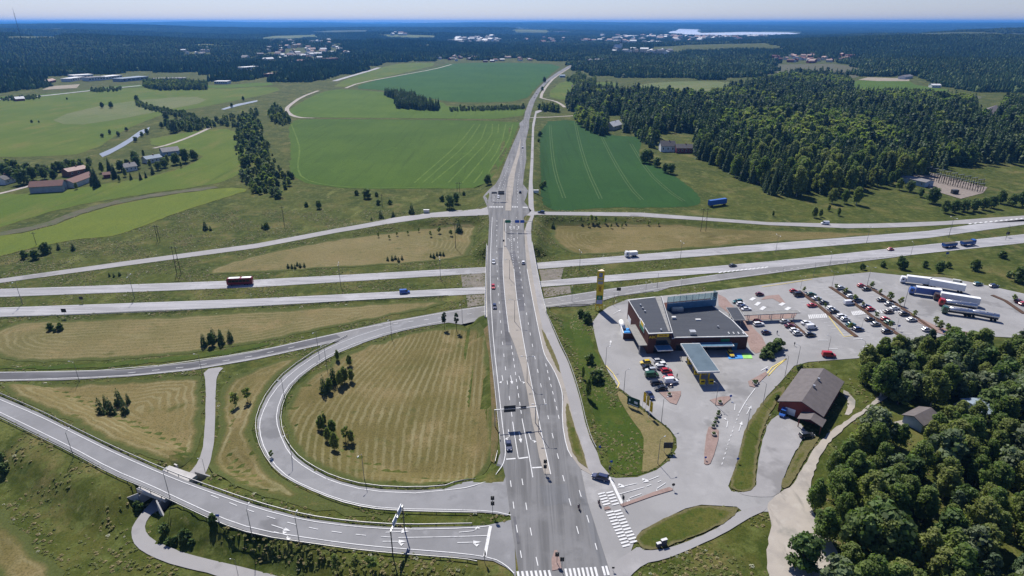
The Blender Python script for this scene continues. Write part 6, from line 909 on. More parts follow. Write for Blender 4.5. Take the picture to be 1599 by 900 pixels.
def motorbike(p, rz, label):
    o = empty('motorcycle', (p[0], p[1], Z(p[0], p[1], RV) + RO + .1), rz); R = MB().tube([(0, -.08, 0), (0, .08, 0)], .31, 14).data('wheel', m_tyre)
    for x in (-.7, .72): link('wheel', R, o, (x, 0, .31))
    b = MB(); b.loft([ring(-.75, .1, .62, .78, .03), ring(-.3, .16, .5, .82, .05), ring(.15, .18, .42, .98, .05), ring(.45, .14, .5, .95, .05), ring(.7, .08, .7, .9, .03)]); b.build('fairing', PAINT['maroon'], o); MB().box(-.65, -.13, .78, .0, .13, .86).build('seat', C_BLK, o); MB().tube([(.55, -.36, 1.02), (.6, 0, .98), (.55, .36, 1.02)], .025, 5).build('handlebar', C_DKM, o); MB().tube([(.62, 0, .95), (.74, 0, .31)], .05, 5).build('fork', C_DKM, o); MB().box(.66, -.09, .78, .76, .09, .94).build('headlight', m_lamp, o); tag(o, label, 'motorcycle')
for p, rz, lb, lp in (([(17.04,124.96,0)][0], R_(100), 'motorcycle in the middle of the crossroads', 'rider in dark clothes on the motorcycle in the crossroads'), ([(22.38,126.57,0)][0], R_(100), 'motorcycle beside the zebra crossing', 'rider in dark clothes on the motorcycle beside the zebra')): motorbike(p, rz, lb); person(p, lp, m_cl[0], 'ride', rz, .08)
motorbike([(53.92,183.32,0)][0], .4, 'motorcycle parked at the end of the right file of cars')
# ---------------------------------------------------------------- service station
m_brick = ground('dark red brick', [(.1, .048, .038), ((.08, .036, .03), 1.2, .4, .65), ((.125, .062, .05), 6., .5, .7)], bump=-1); m_felt = ground('roofing felt', [(.07, .076, .088), ((.058, .064, .076), .3, .4, .7, (.15, 2, 1)), ((.088, .094, .104), .9, .55, .75)], bump=-1); m_tgl = plain('blue tinted panel', (.09, .19, .28), .3, 0, .5); m_edge = plain('pale roof edge', (.55, .55, .53), .5); m_felt2 = plain('grey roof strip', (.22, .215, .2), .8)
k = NT('clear screen glass'); k.p.inputs['Base Color'].default_value = (.5, .68, .72, 1); k.p.inputs['Roughness'].default_value = .05; k.p.inputs['Transmission Weight'].default_value = .85; k.p.inputs['IOR'].default_value = 1.1; m_clear = k.m
HB, HM = L + 8.4, L + 5.6
st = empty('service_station', (52, 215, L + RO)); O0 = (52, 215, L + RO)
def loc(p): return (p[0] - 52, p[1] - 215)
def block(poly, z0, z1, name, m, parent=st): return MB().prism([loc(p) for p in poly], z0 - O0[2], z1 - O0[2]).build(name, m, parent)
LB = [(48.11,236.67),(50.43,206.42),(59.38,207.15),(62.65,240.61)]; MBk = [(61.19,208.74),(88.61,209.77),(87.09,223.71),(83.42,237.07),(63.49,233.67)]
MBk = [MBk[0], MBk[1], MBk[2], MBk[3], (MBk[3][0] + .2, MBk[3][1] + 1), (LB[3][0] - .5, MBk[4][1] + 3), (LB[2][0] - .5, LB[2][1] + .3)]
block(LB, L - .3, HB, 'tall_wing_wall', m_brick); block(MBk, L - .3, HM, 'hall_wall', m_brick)
def inset(poly, d):
    c = np.mean(np.array(poly), 0); return [(c[0] + (p[0] - c[0]) * (1 - d), c[1] + (p[1] - c[1]) * (1 - d)) for p in poly]
for poly, h in ((LB, HB), (MBk, HM)):
    e = block(inset(poly, -.012), h, h + .28, 'roof_edge', m_edge); block(inset(poly, .025), h + .1, h + .31, 'roof', m_felt)
rs = [LB[0], LB[3], LB[2], LB[1]]; q0 = [(LB[3][0] * .8 + LB[0][0] * .2, LB[3][1] * .8 + LB[0][1] * .2), (LB[2][0] * .85 + LB[1][0] * .15, LB[2][1] * .85 + LB[1][1] * .15)]; block([q0[0], (LB[3][0] - .5, LB[3][1]), (LB[2][0] - .6, LB[2][1] + 1), (q0[1][0], q0[1][1] + 1)], HB + .3, HB + .36, 'roof_walkway', m_felt2)
# screen round the roof plant
SC0, SC1 = [(63.25,232.71),(84.82,237.43)]; sdir = Vector((SC1[0] - SC0[0], SC1[1] - SC0[1], 0)); sl = sdir.length; sc_o = empty('roof_screen', (0, 0, 0)); sc_o.parent = st; sc_o.location = (SC0[0] - 52, SC0[1] - 215, HM - O0[2]); sc_o.rotation_euler = (0, 0, math.atan2(sdir.y, sdir.x))
MB().box(0, 0, 0, sl, .2, 3.1).build('panel', m_tgl, sc_o); npan = 8
for i in range(npan): MB().box(sl * i / npan + .08, .05, 3.15, sl * (i + 1) / npan - .08, .09, 6.2).build('pane', m_clear, sc_o)
for i in range(npan + 1): MB().box(sl * i / npan - .06, 0, 3.1, sl * i / npan + .06, .15, 6.3).build('mullion', m_tgl, sc_o)
MB().box(sl - .2, .2, 0, sl, 3., 3.1).build('side_panel', m_tgl, sc_o); MB().box(sl - .12, .2, 3.15, sl - .07, 3., 6.2).build('side_pane', m_clear, sc_o)
block([(SC0[0], SC0[1] + .3), (SC1[0] - .3, SC1[1] + .3), (SC1[0] - .3, SC1[1] + 7), (SC0[0], SC0[1] + 7)], L - .3, HM + .4, 'rear_hall', m_brick)
for p, w, d, h, nm, m in (([(67.42,232.1)][0], 4.6, 1.6, 1.5, 'cooling_unit', C_STEEL), ([(68.06,211.29)][0], 2.2, 2., 1.4, 'ventilation_unit', C_STEEL), ([(64.2,224.6)][0], 1.6, 1.2, .9, 'ventilation_unit', m_edge), ([(73.55,223.44)][0], 2., 1., .4, 'skylight', m_edge)):
    MB().box(p[0] - 52 - w / 2, p[1] - 215 - d / 2, HM + .3 - O0[2], p[0] - 52 + w / 2, p[1] - 215 + d / 2, HM + .3 + h - O0[2]).build(nm, m, st)
for p, h in (([(79.35,216.67)][0], HM), ([(55.33,208.44)][0], HB), ([(51.9,230.69)][0], HB), ([(52.22,227.62)][0], HB), ([(52.53,224.62)][0], HB)): MB().tube([(p[0] - 52, p[1] - 215, h + .25 - O0[2]), (p[0] - 52, p[1] - 215, h + 1.1 - O0[2])], .35, 8).build('vent_pipe', C_STEEL, st)
for i in range(4):
    p = [(82,211.82),(87.45,212.88)]; x = p[0][0] + (p[1][0] - p[0][0]) * i / 3; MB().box(x - 52 - .15, p[0][1] - 215 - .8, HM + .3 - O0[2], x - 52 + .15, p[0][1] - 215 + .8, HM + .6 - O0[2]).build('roof_vent', m_edge, st)
fl, fr2 = MBk[0], MBk[1]; fy = min(fl[1], fr2[1])
def front(u0, u1, z0, z1, d0, d1, name, m, a=fl, b=fr2):
    d = Vector((b[0] - a[0], b[1] - a[1], 0)).normalized(); n = Vector((d.y, -d.x, 0)); A = Vector((a[0] - 52, a[1] - 215, 0)); P = [A + d * u + n * w for u, w in ((u0, d0), (u1, d0), (u1, d1), (u0, d1))]; return MB().add([(p.x, p.y, z - O0[2]) for z in (z0, z1) for p in P], [(3, 2, 1, 0), (4, 5, 6, 7), (0, 1, 5, 4), (1, 2, 6, 5), (2, 3, 7, 6), (3, 0, 4, 7)]).build(name, m, st)
wl = math.hypot(fr2[0] - fl[0], fr2[1] - fl[1]); ll = math.hypot(LB[2][0] - LB[1][0], LB[2][1] - LB[1][1])
front(6.5, wl * .78, L + 3.2, L + 3.55, .05, 3.2, 'awning', m_edge); front(6.8, wl * .78 - .3, L + 3.56, L + 3.6, .3, 3., 'awning_glass', m_tgl)
front(wl * .63, wl * .75, L + 3.7, L + 4.9, .02, .12, 'green_sign', C_GRN); front(.5, wl * .74, L + .3, L + 2.9, .03, .1, 'shop_window', m_glass); front(wl * .8, wl * .87, L + .2, L + 3, .03, .12, 'blue_door', plain('blue door', (.04, .13, .22), .5))
front(2.6, ll - .6, L + 3.3, L + 3.6, .05, 4.2, 'awning', m_edge, LB[1], LB[2]); front(2.8, ll - .8, L + 3.61, L + 3.65, .3, 4., 'awning_glass', m_tgl, LB[1], LB[2]); front(3., ll - .4, L + 3.8, L + 7.2, .03, .12, 'facade_window', m_glass, LB[1], LB[2]); front(2.4, ll - 1., L + .3, L + 3, .03, .1, 'entrance_glass', m_glass, LB[1], LB[2])
front(3.2, ll - 1.4, L + 7.2, L + 8.4, .12, .35, 'yellow_sign_panel', C_YEL, LB[1], LB[2])
def text(s, size, m, parent, loc_, rot, name='lettering', ext=.04):
    c = bpy.data.curves.new(name, 'FONT'); c.body = s; c.size = size; c.extrude = ext; c.align_x = 'CENTER'; c.align_y = 'CENTER'; c.materials.append(m); t = bpy.data.objects.new('t', c); COL.objects.link(t); bpy.context.view_layer.update(); me = bpy.data.meshes.new_from_object(t.evaluated_get(bpy.context.evaluated_depsgraph_get())); bpy.data.objects.remove(t); o = link(name, me, parent, loc_); o.rotation_euler = rot; return o
fd_ = Vector((LB[2][0] - LB[1][0], LB[2][1] - LB[1][1], 0)).normalized(); fn = Vector((fd_.y, -fd_.x, 0)); fa_ = math.atan2(fd_.y, fd_.x); A_ = Vector((LB[1][0] - 52, LB[1][1] - 215, 0))
def ft(u, z, w): p = A_ + fd_ * u + fn * w; return (p.x, p.y, z - O0[2])
text('ABC', 1.5, C_YEL, st, ft(1.6, L + 7.1, .12), (R_(90), 0, fa_)); mr = plain('dark red lettering', (.25, .03, .02), .5)
for k in range(9):
    if k != 5: front(3.9 + k * (ll - 6) / 9, 3.9 + (k + .62) * (ll - 6) / 9, L + 7.5, L + 8.05 + .1 * (k % 2), .352, .4, 'sign_stroke', mr, LB[1], LB[2])
ln_ = Vector((LB[1][0] - LB[0][0], LB[1][1] - LB[0][1], 0)); lw = ln_.length; ln_.normalize(); nn_ = Vector((ln_.y, -ln_.x, 0))
nn_ = -nn_ if nn_.x > 0 else nn_; B_ = Vector((LB[0][0] - 52, LB[0][1] - 215, 0))
def side(u0, u1, z0, z1, d0, d1, name, m):
    P = [B_ + ln_ * u + nn_ * w for u, w in ((u0, d0), (u1, d0), (u1, d1), (u0, d1))]; return MB().add([(p.x, p.y, z - O0[2]) for z in (z0, z1) for p in P], [(3, 2, 1, 0), (4, 5, 6, 7), (0, 1, 5, 4), (1, 2, 6, 5), (2, 3, 7, 6), (3, 0, 4, 7)]).build(name, m, st)
side(lw * .42, lw - .2, L + 3.4, L + 3.7, .05, 3.2, 'loading_roof', m_felt2); side(lw - .6, lw - .2, L - .2, L + 3.4, 2.7, 3.1, 'roof_post', C_STEEL); side(lw * .04, lw * .2, L, L + 2.6, .03, .1, 'white_door', C_WHITE); side(lw * .62, lw * .82, HB - 2.4, HB + 1.1, .05, .2, 'side_sign', C_WHITE); side(lw * .66, lw * .78, HB - .7, HB + .9, .21, .25, 'yellow_sign_panel', C_YEL); side(lw * .63, lw * .81, HB - 2.3, HB - .9, .21, .25, 'green_sign', C_GRN)
tag(st, 'dark brick service station with flat grey roofs and a blue glazed roof screen', 'service station')
# waste yard
wy = empty('waste_enclosure', (*[(47.6,221.66)][0], L + RO))
MB().box(-4.2, -3.4, 0, 4.2, -3.15, 2.4).build('brick_wall', m_brick, wy); MB().box(3.95, -3.1, 0, 4.2, 3.4, 2.4).build('brick_wall', m_brick, wy); MB().box(-4.2, -3.1, 0, -3.95, 3.4, 2.6).build('white_gate', C_WHITE, wy); tag(wy, 'waste yard with a brick wall and a white gate left of the store', 'waste yard')
for i, (dx, dy) in enumerate(((-1.8, -.9), (1.6, -1.), (-.6, 1.6))):
    p = [(47.6,221.66)][0]; c = empty('waste_container', (p[0] + dx, p[1] + dy, L + RO)); MB().frus((-1.4, -.9, 1.4, .9), (-1.6, -1.05, 1.6, 1.05), .1, 1.7).build('body', plain('container blue', (.02, .2, .55), .5), c); MB().frus((-1.6, -1.05, 1.6, 1.05), (-1.3, -.5, 1.3, .5), 1.7, 2.1).build('lid', plain('lid blue', (.05, .3, .7), .5), c); tag(c, 'blue waste container in the brick yard, ' + ('nearest the camera at its white gate', 'beside the store wall', 'at the back')[i], 'container', 'blue waste containers')
p = [(44.72,229.03)][0]; gt = MB(); gt.loft([[(1. * math.cos(a) - 0, y, 1.1 + 1. * math.sin(a)) for a in [i * math.pi / 5 for i in range(10)]] for y in (-2.6, 2.6)]); g2 = empty('gas_tank', (p[0], p[1], L + RO)); gt.build('tank', C_WHITE, g2, smooth=True); MB().box(-.8, -2, 0, .8, -1.6, .5).build('foot', C_CON, g2); MB().box(-.8, 1.6, 0, .8, 2, .5).build('foot', C_CON, g2); tag(g2, 'white horizontal tank beside the waste yard', 'tank')
# fuel canopy
CP = [(61.98,204.61),(69.11,204.86),(70.38,184.62),(62.89,184.2)]; fc = empty('fuel_canopy', (CP[0][0], CP[0][1], L + RO)); off_ = lambda P, z: [(p[0] - CP[0][0], p[1] - CP[0][1]) for p in P]
MB().prism(off_(CP, 0), 4.7, 5.35).build('fascia', m_edge, fc); MB().prism(off_(inset(CP, .04), 0), 5.2, 5.4).build('roof', ground('canopy roof', [(.11, .15, .18), ((.09, .125, .15), .3, .4, .7)], bump=-1), fc)
mid_ = lambda t, s: (CP[0][0] * (1 - t) * (1 - s) + CP[1][0] * (1 - t) * s + CP[2][0] * t * s + CP[3][0] * t * (1 - s) - CP[0][0], CP[0][1] * (1 - t) * (1 - s) + CP[1][1] * (1 - t) * s + CP[2][1] * t * s + CP[3][1] * t * (1 - s) - CP[0][1])
for t in (.15, .5, .85):
    for s in (.3, .7): x, y = mid_(t, s); MB().box(x - .2, y - .2, 0, x + .2, y + .2, 4.72).build('pillar', C_YEL, fc)
tag(fc, 'fuel canopy with a flat blue grey roof, pale rim and yellow pillars', 'canopy')
for i, (t, s) in enumerate([(t, s) for t in (.3, .66, .97) for s in (.3, .7)]):
    x, y = mid_(t, s); pu = empty('fuel_pump', (x + CP[0][0], y + CP[0][1], L + RO)); MB().box(-.8, -.35, 0, .8, .35, 1.9).build('cabinet', C_YEL, pu); MB().box(-.6, -.38, 1., .6, -.352, 1.6).build('display', C_BLK, pu); MB().box(-1.2, -.7, 0, 1.2, .7, .12).build('plinth', C_CON, pu); tag(pu, 'yellow fuel pump under the canopy, %s row from the store, %s side' % (ORD[i // 2], ('left', 'right')[i % 2]), 'fuel pump', 'fuel pumps under the canopy')
# walkway roofs
def canopy_roof(name, poly, h, label, posts, m=m_felt):
    x0, y0 = poly[0]; o = empty(name, (x0, y0, L + RO)); P = [(p[0] - x0, p[1] - y0) for p in poly]; MB().prism(P, h - .25, h).build('roof', m, o); 
    for a, b in zip(P, P[1:] + P[:1]): MB().add([(a[0], a[1], h - .3), (b[0], b[1], h - .3), (b[0], b[1], h + .06), (a[0], a[1], h + .06), (a[0] * 1.001 + .12, a[1] + .12, h - .3), (b[0] + .12, b[1] + .12, h - .3), (b[0] + .12, b[1] + .12, h + .06), (a[0] + .12, a[1] + .12, h + .06)], [(0, 1, 2, 3), (5, 4, 7, 6), (3, 2, 6, 7), (1, 0, 4, 5)]).build('rim', m_edge, o)
    for t in range(posts):
        for s in (.15, .85): u = (t + .5) / posts; x = (P[0][0] * (1 - u) + P[1][0] * u) * (1 - s) + (P[3][0] * (1 - u) + P[2][0] * u) * s; y = (P[0][1] * (1 - u) + P[1][1] * u) * (1 - s) + (P[3][1] * (1 - u) + P[2][1] * u) * s; MB().box(x - .1, y - .1, 0, x + .1, y + .1, h - .2).build('post', C_STEEL, o)
    tag(o, label, 'canopy')
canopy_roof('walkway_roof', [(89.99,239.66),(94.84,239.66),(94.05,227.67),(89.18,227.38)], 3.7, 'dark flat walkway roof beside the right end of the store', 2); canopy_roof('walkway_roof', [(95.76,236.4),(119.6,237.97),(119.61,235.46),(95.41,233)], 3.3, 'long narrow pale walkway roof reaching into the car park', 5, m_felt2)
# tower sign
tp = [(37.35,245.9)][0]; to = empty('sign_tower', (tp[0], tp[1], Z(*tp))); to.rotation_euler = (0, 0, R_(8)); tri = [(-1.5, -.3), (1.5, -.86), (.9, 1.5)]; HT = 18.; MB().prism(tri, 2., HT).build('column', C_YEL, to)
for x, y in tri: MB().box(x * .9 - .18, y * .9 - .18, -1, x * .9 + .18, y * .9 + .18, 2.02).build('leg', C_YEL, to)
MB().prism([(a * 1.02, b * 1.02) for a, b in tri], HT, HT + .15).build('cap', plain('cream cap', (.75, .6, .4), .5), to); fdv = Vector((3.2, -.6, 0)).normalized(); fnv = Vector((fdv.y, -fdv.x, 0))
def tface(u, z0, z1, w, m, name='panel'):
    c = Vector((0, -.6, 0)) + fdv * u + fnv * .05; P = [c - fdv * w / 2, c + fdv * w / 2]; MB().add([(p.x + k * fnv.x * .05, p.y + k * fnv.y * .05, z) for k in (0, 1) for p in P for z in (z0, z1)], [(4, 6, 7, 5), (0, 4, 5, 1), (6, 2, 3, 7), (5, 7, 3, 1)]).build(name, m, to)
tface(.0, 3., 4.9, 2.6, plain('pale violet panel', (.45, .43, .55), .5)); tface(0, 5., 6.9, 2.4, C_GRN); tface(0, 5.5, 6.4, 1., C_WHITE); tface(0, 12.2, 13.4, 2.2, plain('grey panel', (.35, .33, .3), .5)); tface(0, 14, 14.9, 2.2, plain('grey panel', (.35, .33, .3), .5)); tface(0, 15.4, 17.2, 1.3, C_BLUE); tface(0, 15.6, 17., .8, C_WHITE)
text('ABC', 1.5, plain('dark red lettering', (.25, .03, .02), .5), to, (-.05, -.85, 10.2), (R_(90), R_(-90), math.atan2(fdv.y, fdv.x)))
tag(to, 'tall yellow triangular sign tower beside the forecourt entrance', 'sign tower')
# forecourt furniture
def board(p, w, h, z0, m, label, rz=0., name='sign_board'):
    o = empty(name, (p[0], p[1], Z(p[0], p[1], RV) + .05), rz); 
    for x in (-w * .38, w * .38): MB().tube([(x, 0, -.3), (x, 0, z0 + h)], .07, 6).build('post', C_STEEL, o)
    MB().box(-w / 2, -.14, z0, w / 2, -.075, z0 + h).build('panel', m, o); return o
o = board([(38.92,170.65,0)][0], 4.4, 3.1, .9, plain('dark green board', (.008, .06, .045), .5), '', R_(-38)); MB().box(-1.5, -.2, 2.3, -1.1, -.145, 3.2).build('white_mark', C_WHITE, o); MB().box(.3, -.2, 2.1, 1.5, -.145, 2.9).build('white_mark', C_WHITE, o); MB().box(-1.8, -.2, 1.2, 1.8, -.145, 1.4).build('white_mark', C_WHITE, o); tag(o, 'dark green direction board with white marks at the forecourt edge', 'sign board')
o = board([(44.82,148.17,0)][0], 2.6, 2., 1.6, C_ORG, ''); tag(o, 'dark sign board back on the dry grass by the entrance', 'sign board')
for i, p in enumerate([(41.91,170.65,0),(42.59,168.85,0),(42.9,165.34,0)]):
    o = empty('flag', (p[0], p[1], Z(p[0], p[1], RV))); MB().tube([(0, 0, -.2), (0, 0, 6.4)], [.06, .04], 6).build('pole', C_WHITE, o); m = MB(); nx_ = 6
    V = [(.05 + .18 * k, .16 * math.sin(k * 1.3 + r), 6.3 - r * .62 - k * .12) for r in range(7) for k in range(nx_)]; m.add(V, [(r * nx_ + k, r * nx_ + k + 1, (r + 1) * nx_ + k + 1, (r + 1) * nx_ + k) for r in range(6) for k in range(nx_ - 1)]); m.build('cloth', C_YEL if i != 1 else plain('yellow brown flag', (.5, .4, .1), .7), o); tag(o, '%s flag on a white pole by the green board, %s from the left' % ('yellow' if i != 1 else 'dark yellow', ORD[i]), 'flag', 'flags by the forecourt')
def planter(p, label):
    o = empty('planter', (p[0], p[1], Z(p[0], p[1], RV) + RO + .1)); rg = lambda r, z: [(r * math.cos(i * math.pi / 5), r * math.sin(i * math.pi / 5), z) for i in range(10)]
    MB().loft([rg(.5, 0), rg(.75, .45), rg(.8, .65), rg(.68, .65), rg(.6, .5)]).build('bowl', C_CON, o); g = link('plant', TP['bush'][0][0], o, (0, 0, .45)); g.scale = (.3, .3, .2); tag(o, label, 'planter', 'planters on the paved islands')
pl = sorted([(65.44,167.43,0),(64.82,166.03,0),(63.49,163.62,0),(62.49,161.6,0),(61.51,159.95,0),(67.61,173.22,0),(60.56,156.08,0),(83.11,185.78,0),(83.99,185.78,0),(83.11,184.55,0),(52.2,177.77,0),(53.03,133.81,0)][:11], key=lambda q: q[1])
for i, p in enumerate(pl): planter(p, 'round concrete planter on the paved forecourt islands, %s from the bottom' % ORD[i])
for i, p in enumerate([(34.62,112.7,0),(35.96,113.29,0)]):
    o = empty('cable_cabinet', (p[0], p[1], Z(p[0], p[1], RV) + .15), R_(20)); w = .55 if i == 0 else .75; MB().box(-w, -.3, 0, w, .3, 1.2 + .5 * i).build('cabinet', plain('dark cabinet', (.08, .08, .09), .6), o); MB().box(-w - .04, -.34, 1.2 + .5 * i, w + .04, .34, 1.28 + .5 * i).build('lid', m_edge, o); tag(o, ('small', 'tall')[i] + ' dark cabinet with a white lid on the oval grass island', 'cabinet')
o = empty('bus_shelter', (*[(-58.21,413.24)][0], Z(*[(-58.21,413.24)][0], RV))); MB().box(-2, -.8, 2.3, 2, .9, 2.45).build('roof', m_edge, o); MB().box(-1.9, .75, .1, 1.9, .85, 2.3).build('back_wall', C_WHITE, o); [MB().box(x - .06, -.7, -.3, x + .06, -.58, 2.3).build('post', C_STEEL, o) for x in (-1.8, 1.8)]; tag(o, 'small white bus shelter beside the left side road', 'bus shelter')
o = empty('bus_shelter', (*[(17.52,448.36)][0], Z(*[(17.52,448.36)][0], RV))); MB().box(-2, -.8, 2.3, 2, .9, 2.45).build('roof', m_edge, o); MB().box(-1.9, .75, .1, 1.9, .85, 2.3).build('back_wall', C_WHITE, o); [MB().box(x - .06, -.7, -.3, x + .06, -.58, 2.3).build('post', C_STEEL, o) for x in (-1.8, 1.8)]; tag(o, 'small white bus shelter beside the cycle path and dark field', 'bus shelter')
# ---------------------------------------------------------------- houses
WM = {k: plain('house wall ' + k, c, .8) for k, c in dict(white=(.62, .61, .57), red=(.2, .045, .035), yellow=(.5, .38, .18), grey=(.3, .31, .32), blue=(.28, .36, .42), brick=(.24, .1, .07), cream=(.55, .48, .38), brown=(.13, .09, .06)).items()}
RM = {k: plain('house roof ' + k, c, .8) for k, c in dict(red=(.14, .062, .05), grey=(.17, .165, .165), dark=(.07, .065, .068), pink=(.36, .25, .21), white=(.6, .6, .58), blue=(.2, .25, .3), brown=(.115, .1, .096)).items()}
def gable(mb, w, d, z0, z1, zr): mb.add([(-w, -d, z0), (w, -d, z0), (w, d, z0), (-w, d, z0), (-w, -d, z1), (w, -d, z1), (w, d, z1), (-w, d, z1), (-w, 0, zr), (w, 0, zr)], [(0, 1, 5, 4), (2, 3, 7, 6), (1, 2, 6, 9, 5), (3, 0, 4, 8, 7), (4, 5, 9, 8), (6, 7, 8, 9)])
def roofm(mb, w, d, z1, zr, oh=.5, t=.22):
    k = (zr - z1) / d
    for s in (-1, 1): e = (d + oh) * s; ze = z1 - oh * k; mb.add([(-w - oh, e, ze), (w + oh, e, ze), (w + oh, 0, zr), (-w - oh, 0, zr), (-w - oh, e, ze + t), (w + oh, e, ze + t), (w + oh, 0, zr + t), (-w - oh, 0, zr + t)], [(0, 1, 2, 3), (4, 5, 6, 7), (0, 1, 5, 4), (1, 2, 6, 5), (3, 0, 4, 7)])
def house(p, rz, w, d, h, rh, wm, rm, label, name='house', cat='house', wins=3, chim=True, surf=EV):
    o = empty(name, (p[0], p[1], Z(p[0], p[1], surf)), rz); m = MB(); gable(m, w, d, -.5, h, h + rh); m.build('wall', WM[wm], o); m = MB(); roofm(m, w, d, h, h + rh); r = m.build('roof', RM[rm], o)
    if chim: MB().box(w * .2, -.4, h + rh * .7, w * .2 + .8, .4, h + rh + 1.1).build('chimney', WM['brick'], r)
    for i in range(wins):
        x = -w + 2 * w * (i + .5) / wins; f = MB().box(x - .65, -d - .06, h * .35, x + .65, -d + .02, h * .75).build('window', C_WHITE, o); MB().box(x - .52, -d - .09, h * .35 + .12, x + .52, -d - .062, h * .75 - .12).build('pane', m_glass, f)
    MB().box(w + .0, -.5, 0, w + .07, .5, 2.1).build('door', WM['brown'], o); return tag(o, label, cat)
def hpx(pq): (x0, y0), (x1, y1) = pq; return ((x0 + x1) / 2, (y0 + y1) / 2), math.atan2(y1 - y0, x1 - x0), math.hypot(x1 - x0, y1 - y0) / 2
# red brown building near the forecourt
rd = [(89.37,164.62),(105.68,185.05)]; c_, a_, h_ = hpx(rd); rb = house(c_, a_, h_ - .6, 6.4, 3.8, 2.5, 'red', 'brown', 'long red brown building with a wide grey brown gable roof', 'hall_building', 'building', 5, False, RV)
for u, v in ((-1.5, -.6), (4, -.6)): MB().box(u - .35, v - .35, 5.6, u + .35, v + .35, 7.1).build('vent_stack', C_STEEL, rb)
MB().box(-h_ + .45, 1.2, .3, -h_ + .58, 4.2, 2.6).build('white_shutter', C_WHITE, rb)
pch = MB(); 
for s in (-1, 1): pch.add([(-h_ - 4.6, -4.2 + s * 3.6, 2.9), (-h_ + .2, -4.2 + s * 3.6, 2.9), (-h_ + .2, -4.2, 4.1), (-h_ - 4.6, -4.2, 4.1), (-h_ - 4.6, -4.2 + s * 3.6, 3.08), (-h_ + .2, -4.2 + s * 3.6, 3.08), (-h_ + .2, -4.2, 4.28), (-h_ - 4.6, -4.2, 4.28)], [(0, 1, 2, 3), (4, 5, 6, 7), (0, 1, 5, 4), (1, 2, 6, 5), (3, 0, 4, 7)])
pch.build('porch_roof', RM['brown'], rb)
for y in (-7.4, -1.2): MB().box(-h_ - 4.4, y - .12, 0, -h_ - 4.16, y + .12, 2.95).build('porch_post', WM['red'], rb)
HS = [([(-366.3,470.8),(-345.2,476.8)], 5.5, 5, 3, 'grey', 'red', 'long stone barn with a dark red roof', 'barn', 0), ([(-347.2,482.9),(-347.5,511)], 5, 4, 2.6, 'white', 'red', 'shorter white barn with a red roof beside the long barn', 'barn', 0), ([(-375.2,522.6),(-368.2,537.2)], 5, 4.5, 2, 'brick', 'pink', 'farmhouse with a pale pink roof behind the barns', 'house', 3), ([(-337.9,542.2),(-331.6,549.9)], 4.5, 4, 2.6, 'white', 'grey', 'white house with a grey roof among the farm trees', 'house', 3), ([(-338.3,577.1),(-330.1,588.6)], 5, 4, 2, 'white', 'blue', 'long white farm building with a pale roof', 'house', 4), ([(-340.9,613.1),(-329.4,622.8)], 6, 4, 3, 'blue', 'grey', 'blue grey barn at the end of the farm lane', 'barn', 2), ([(-408.2,493.3),(-408,504.2)], 4.5, 4, 2.6, 'white', 'dark', 'white house with a dark roof at the left edge', 'house', 2), ([(-340.1,517.9),(-336.6,520.2)], 3, 3, 1.5, 'red', 'red', 'small red shed beside the tall farm conifer', 'shed', 0),
    ([(148.6,635.5),(162.7,635.3)], 5.5, 6, 4, 'white', 'dark', 'white house with a steep dark roof by the dark crop field', 'house', 3), ([(162.4,628.7),(178.3,628.5)], 5, 5, 3, 'red', 'dark', 'dark red house beside the steep roofed white one', 'house', 4), ([(116,764.1),(129.7,783.3)], 5, 5, 4.5, 'cream', 'white', 'house with a pale metal roof between forest conifers', 'house', 2), ([(201.5,958.6),(210.8,958.1)], 5, 4, 3, 'cream', 'pink', 'house with a pinkish roof in the forest', 'house', 0), ([(229.8,941.7),(238.9,948.7)], 4, 4, 2, 'white', 'white', 'small house with a pale roof in the forest', 'house', 0), ([(824,1293.6),(841.5,1293.4)], 6, 5, 2, 'white', 'white', 'white house in the far right clearing', 'house', 3), ([(589.7,811.1),(657.6,881.3)], 8, 6, 4, 'red', 'brown', 'large red farm building at the right edge of the forest', 'barn', 4), ([(864.5,1465),(896.8,1489)], 7, 5, 3, 'white', 'grey', 'pale house at the end of the sand field', 'house', 2), ([(116.1,1270.8),(124.8,1270.8)], 5, 4, 3, 'red', 'dark', 'dark red field barn beyond the dark field', 'barn', 0), ([(111.6,1544.1),(123.6,1544)], 6, 4, 2, 'blue', 'blue', 'blue roadside shed beside the far main road', 'shed', 0), ([(209.8,1166.4),(221.2,1166.3)], 5, 4, 2, 'white', 'white', 'pale cottage behind the forest tip', 'house', 0),
    ([(319.9,506),(328.5,486.7)], 5, 4, 1.2, 'blue', 'grey', 'pale service building beside the substation yard', 'building', 4), ([(-815.3,1068.3),(-807.1,1077.4)], 6, 3.5, 3, 'red', 'white', 'small red cottage with a pale roof on the far left road', 'house', 0), ([(-979.9,1379.1),(-992.9,1424.5)], 6, 4, 3, 'red', 'pink', 'red barn with a pale roof below the left forest', 'barn', 0)]
for pq, d, h, rh, wm, rm, lb, cat, wn in HS: c_, a_, h_ = hpx(pq); house(c_, a_, max(h_, 2.5), d, h, rh, wm, rm, lb, 'barn' if cat == 'barn' else 'house', cat, wn, cat == 'house')
c_, a_, h_ = hpx([(122.13,160.27),(129.9,164.65)]); house(c_, a_, 4.2, 2.9, 2.8, 1.3, 'blue', 'brown', 'grey blue wooden cottage at the edge of the near wood', 'house', 'house', 2, False, RV)
c_, a_, h_ = hpx([(146.04,166.81),(154.44,167.89)]); house(c_, a_, 6, 4, 3.4, .9, 'white', 'blue', 'house with a pale blue roof inside the near wood', 'house', 'house', 2, False, RV)
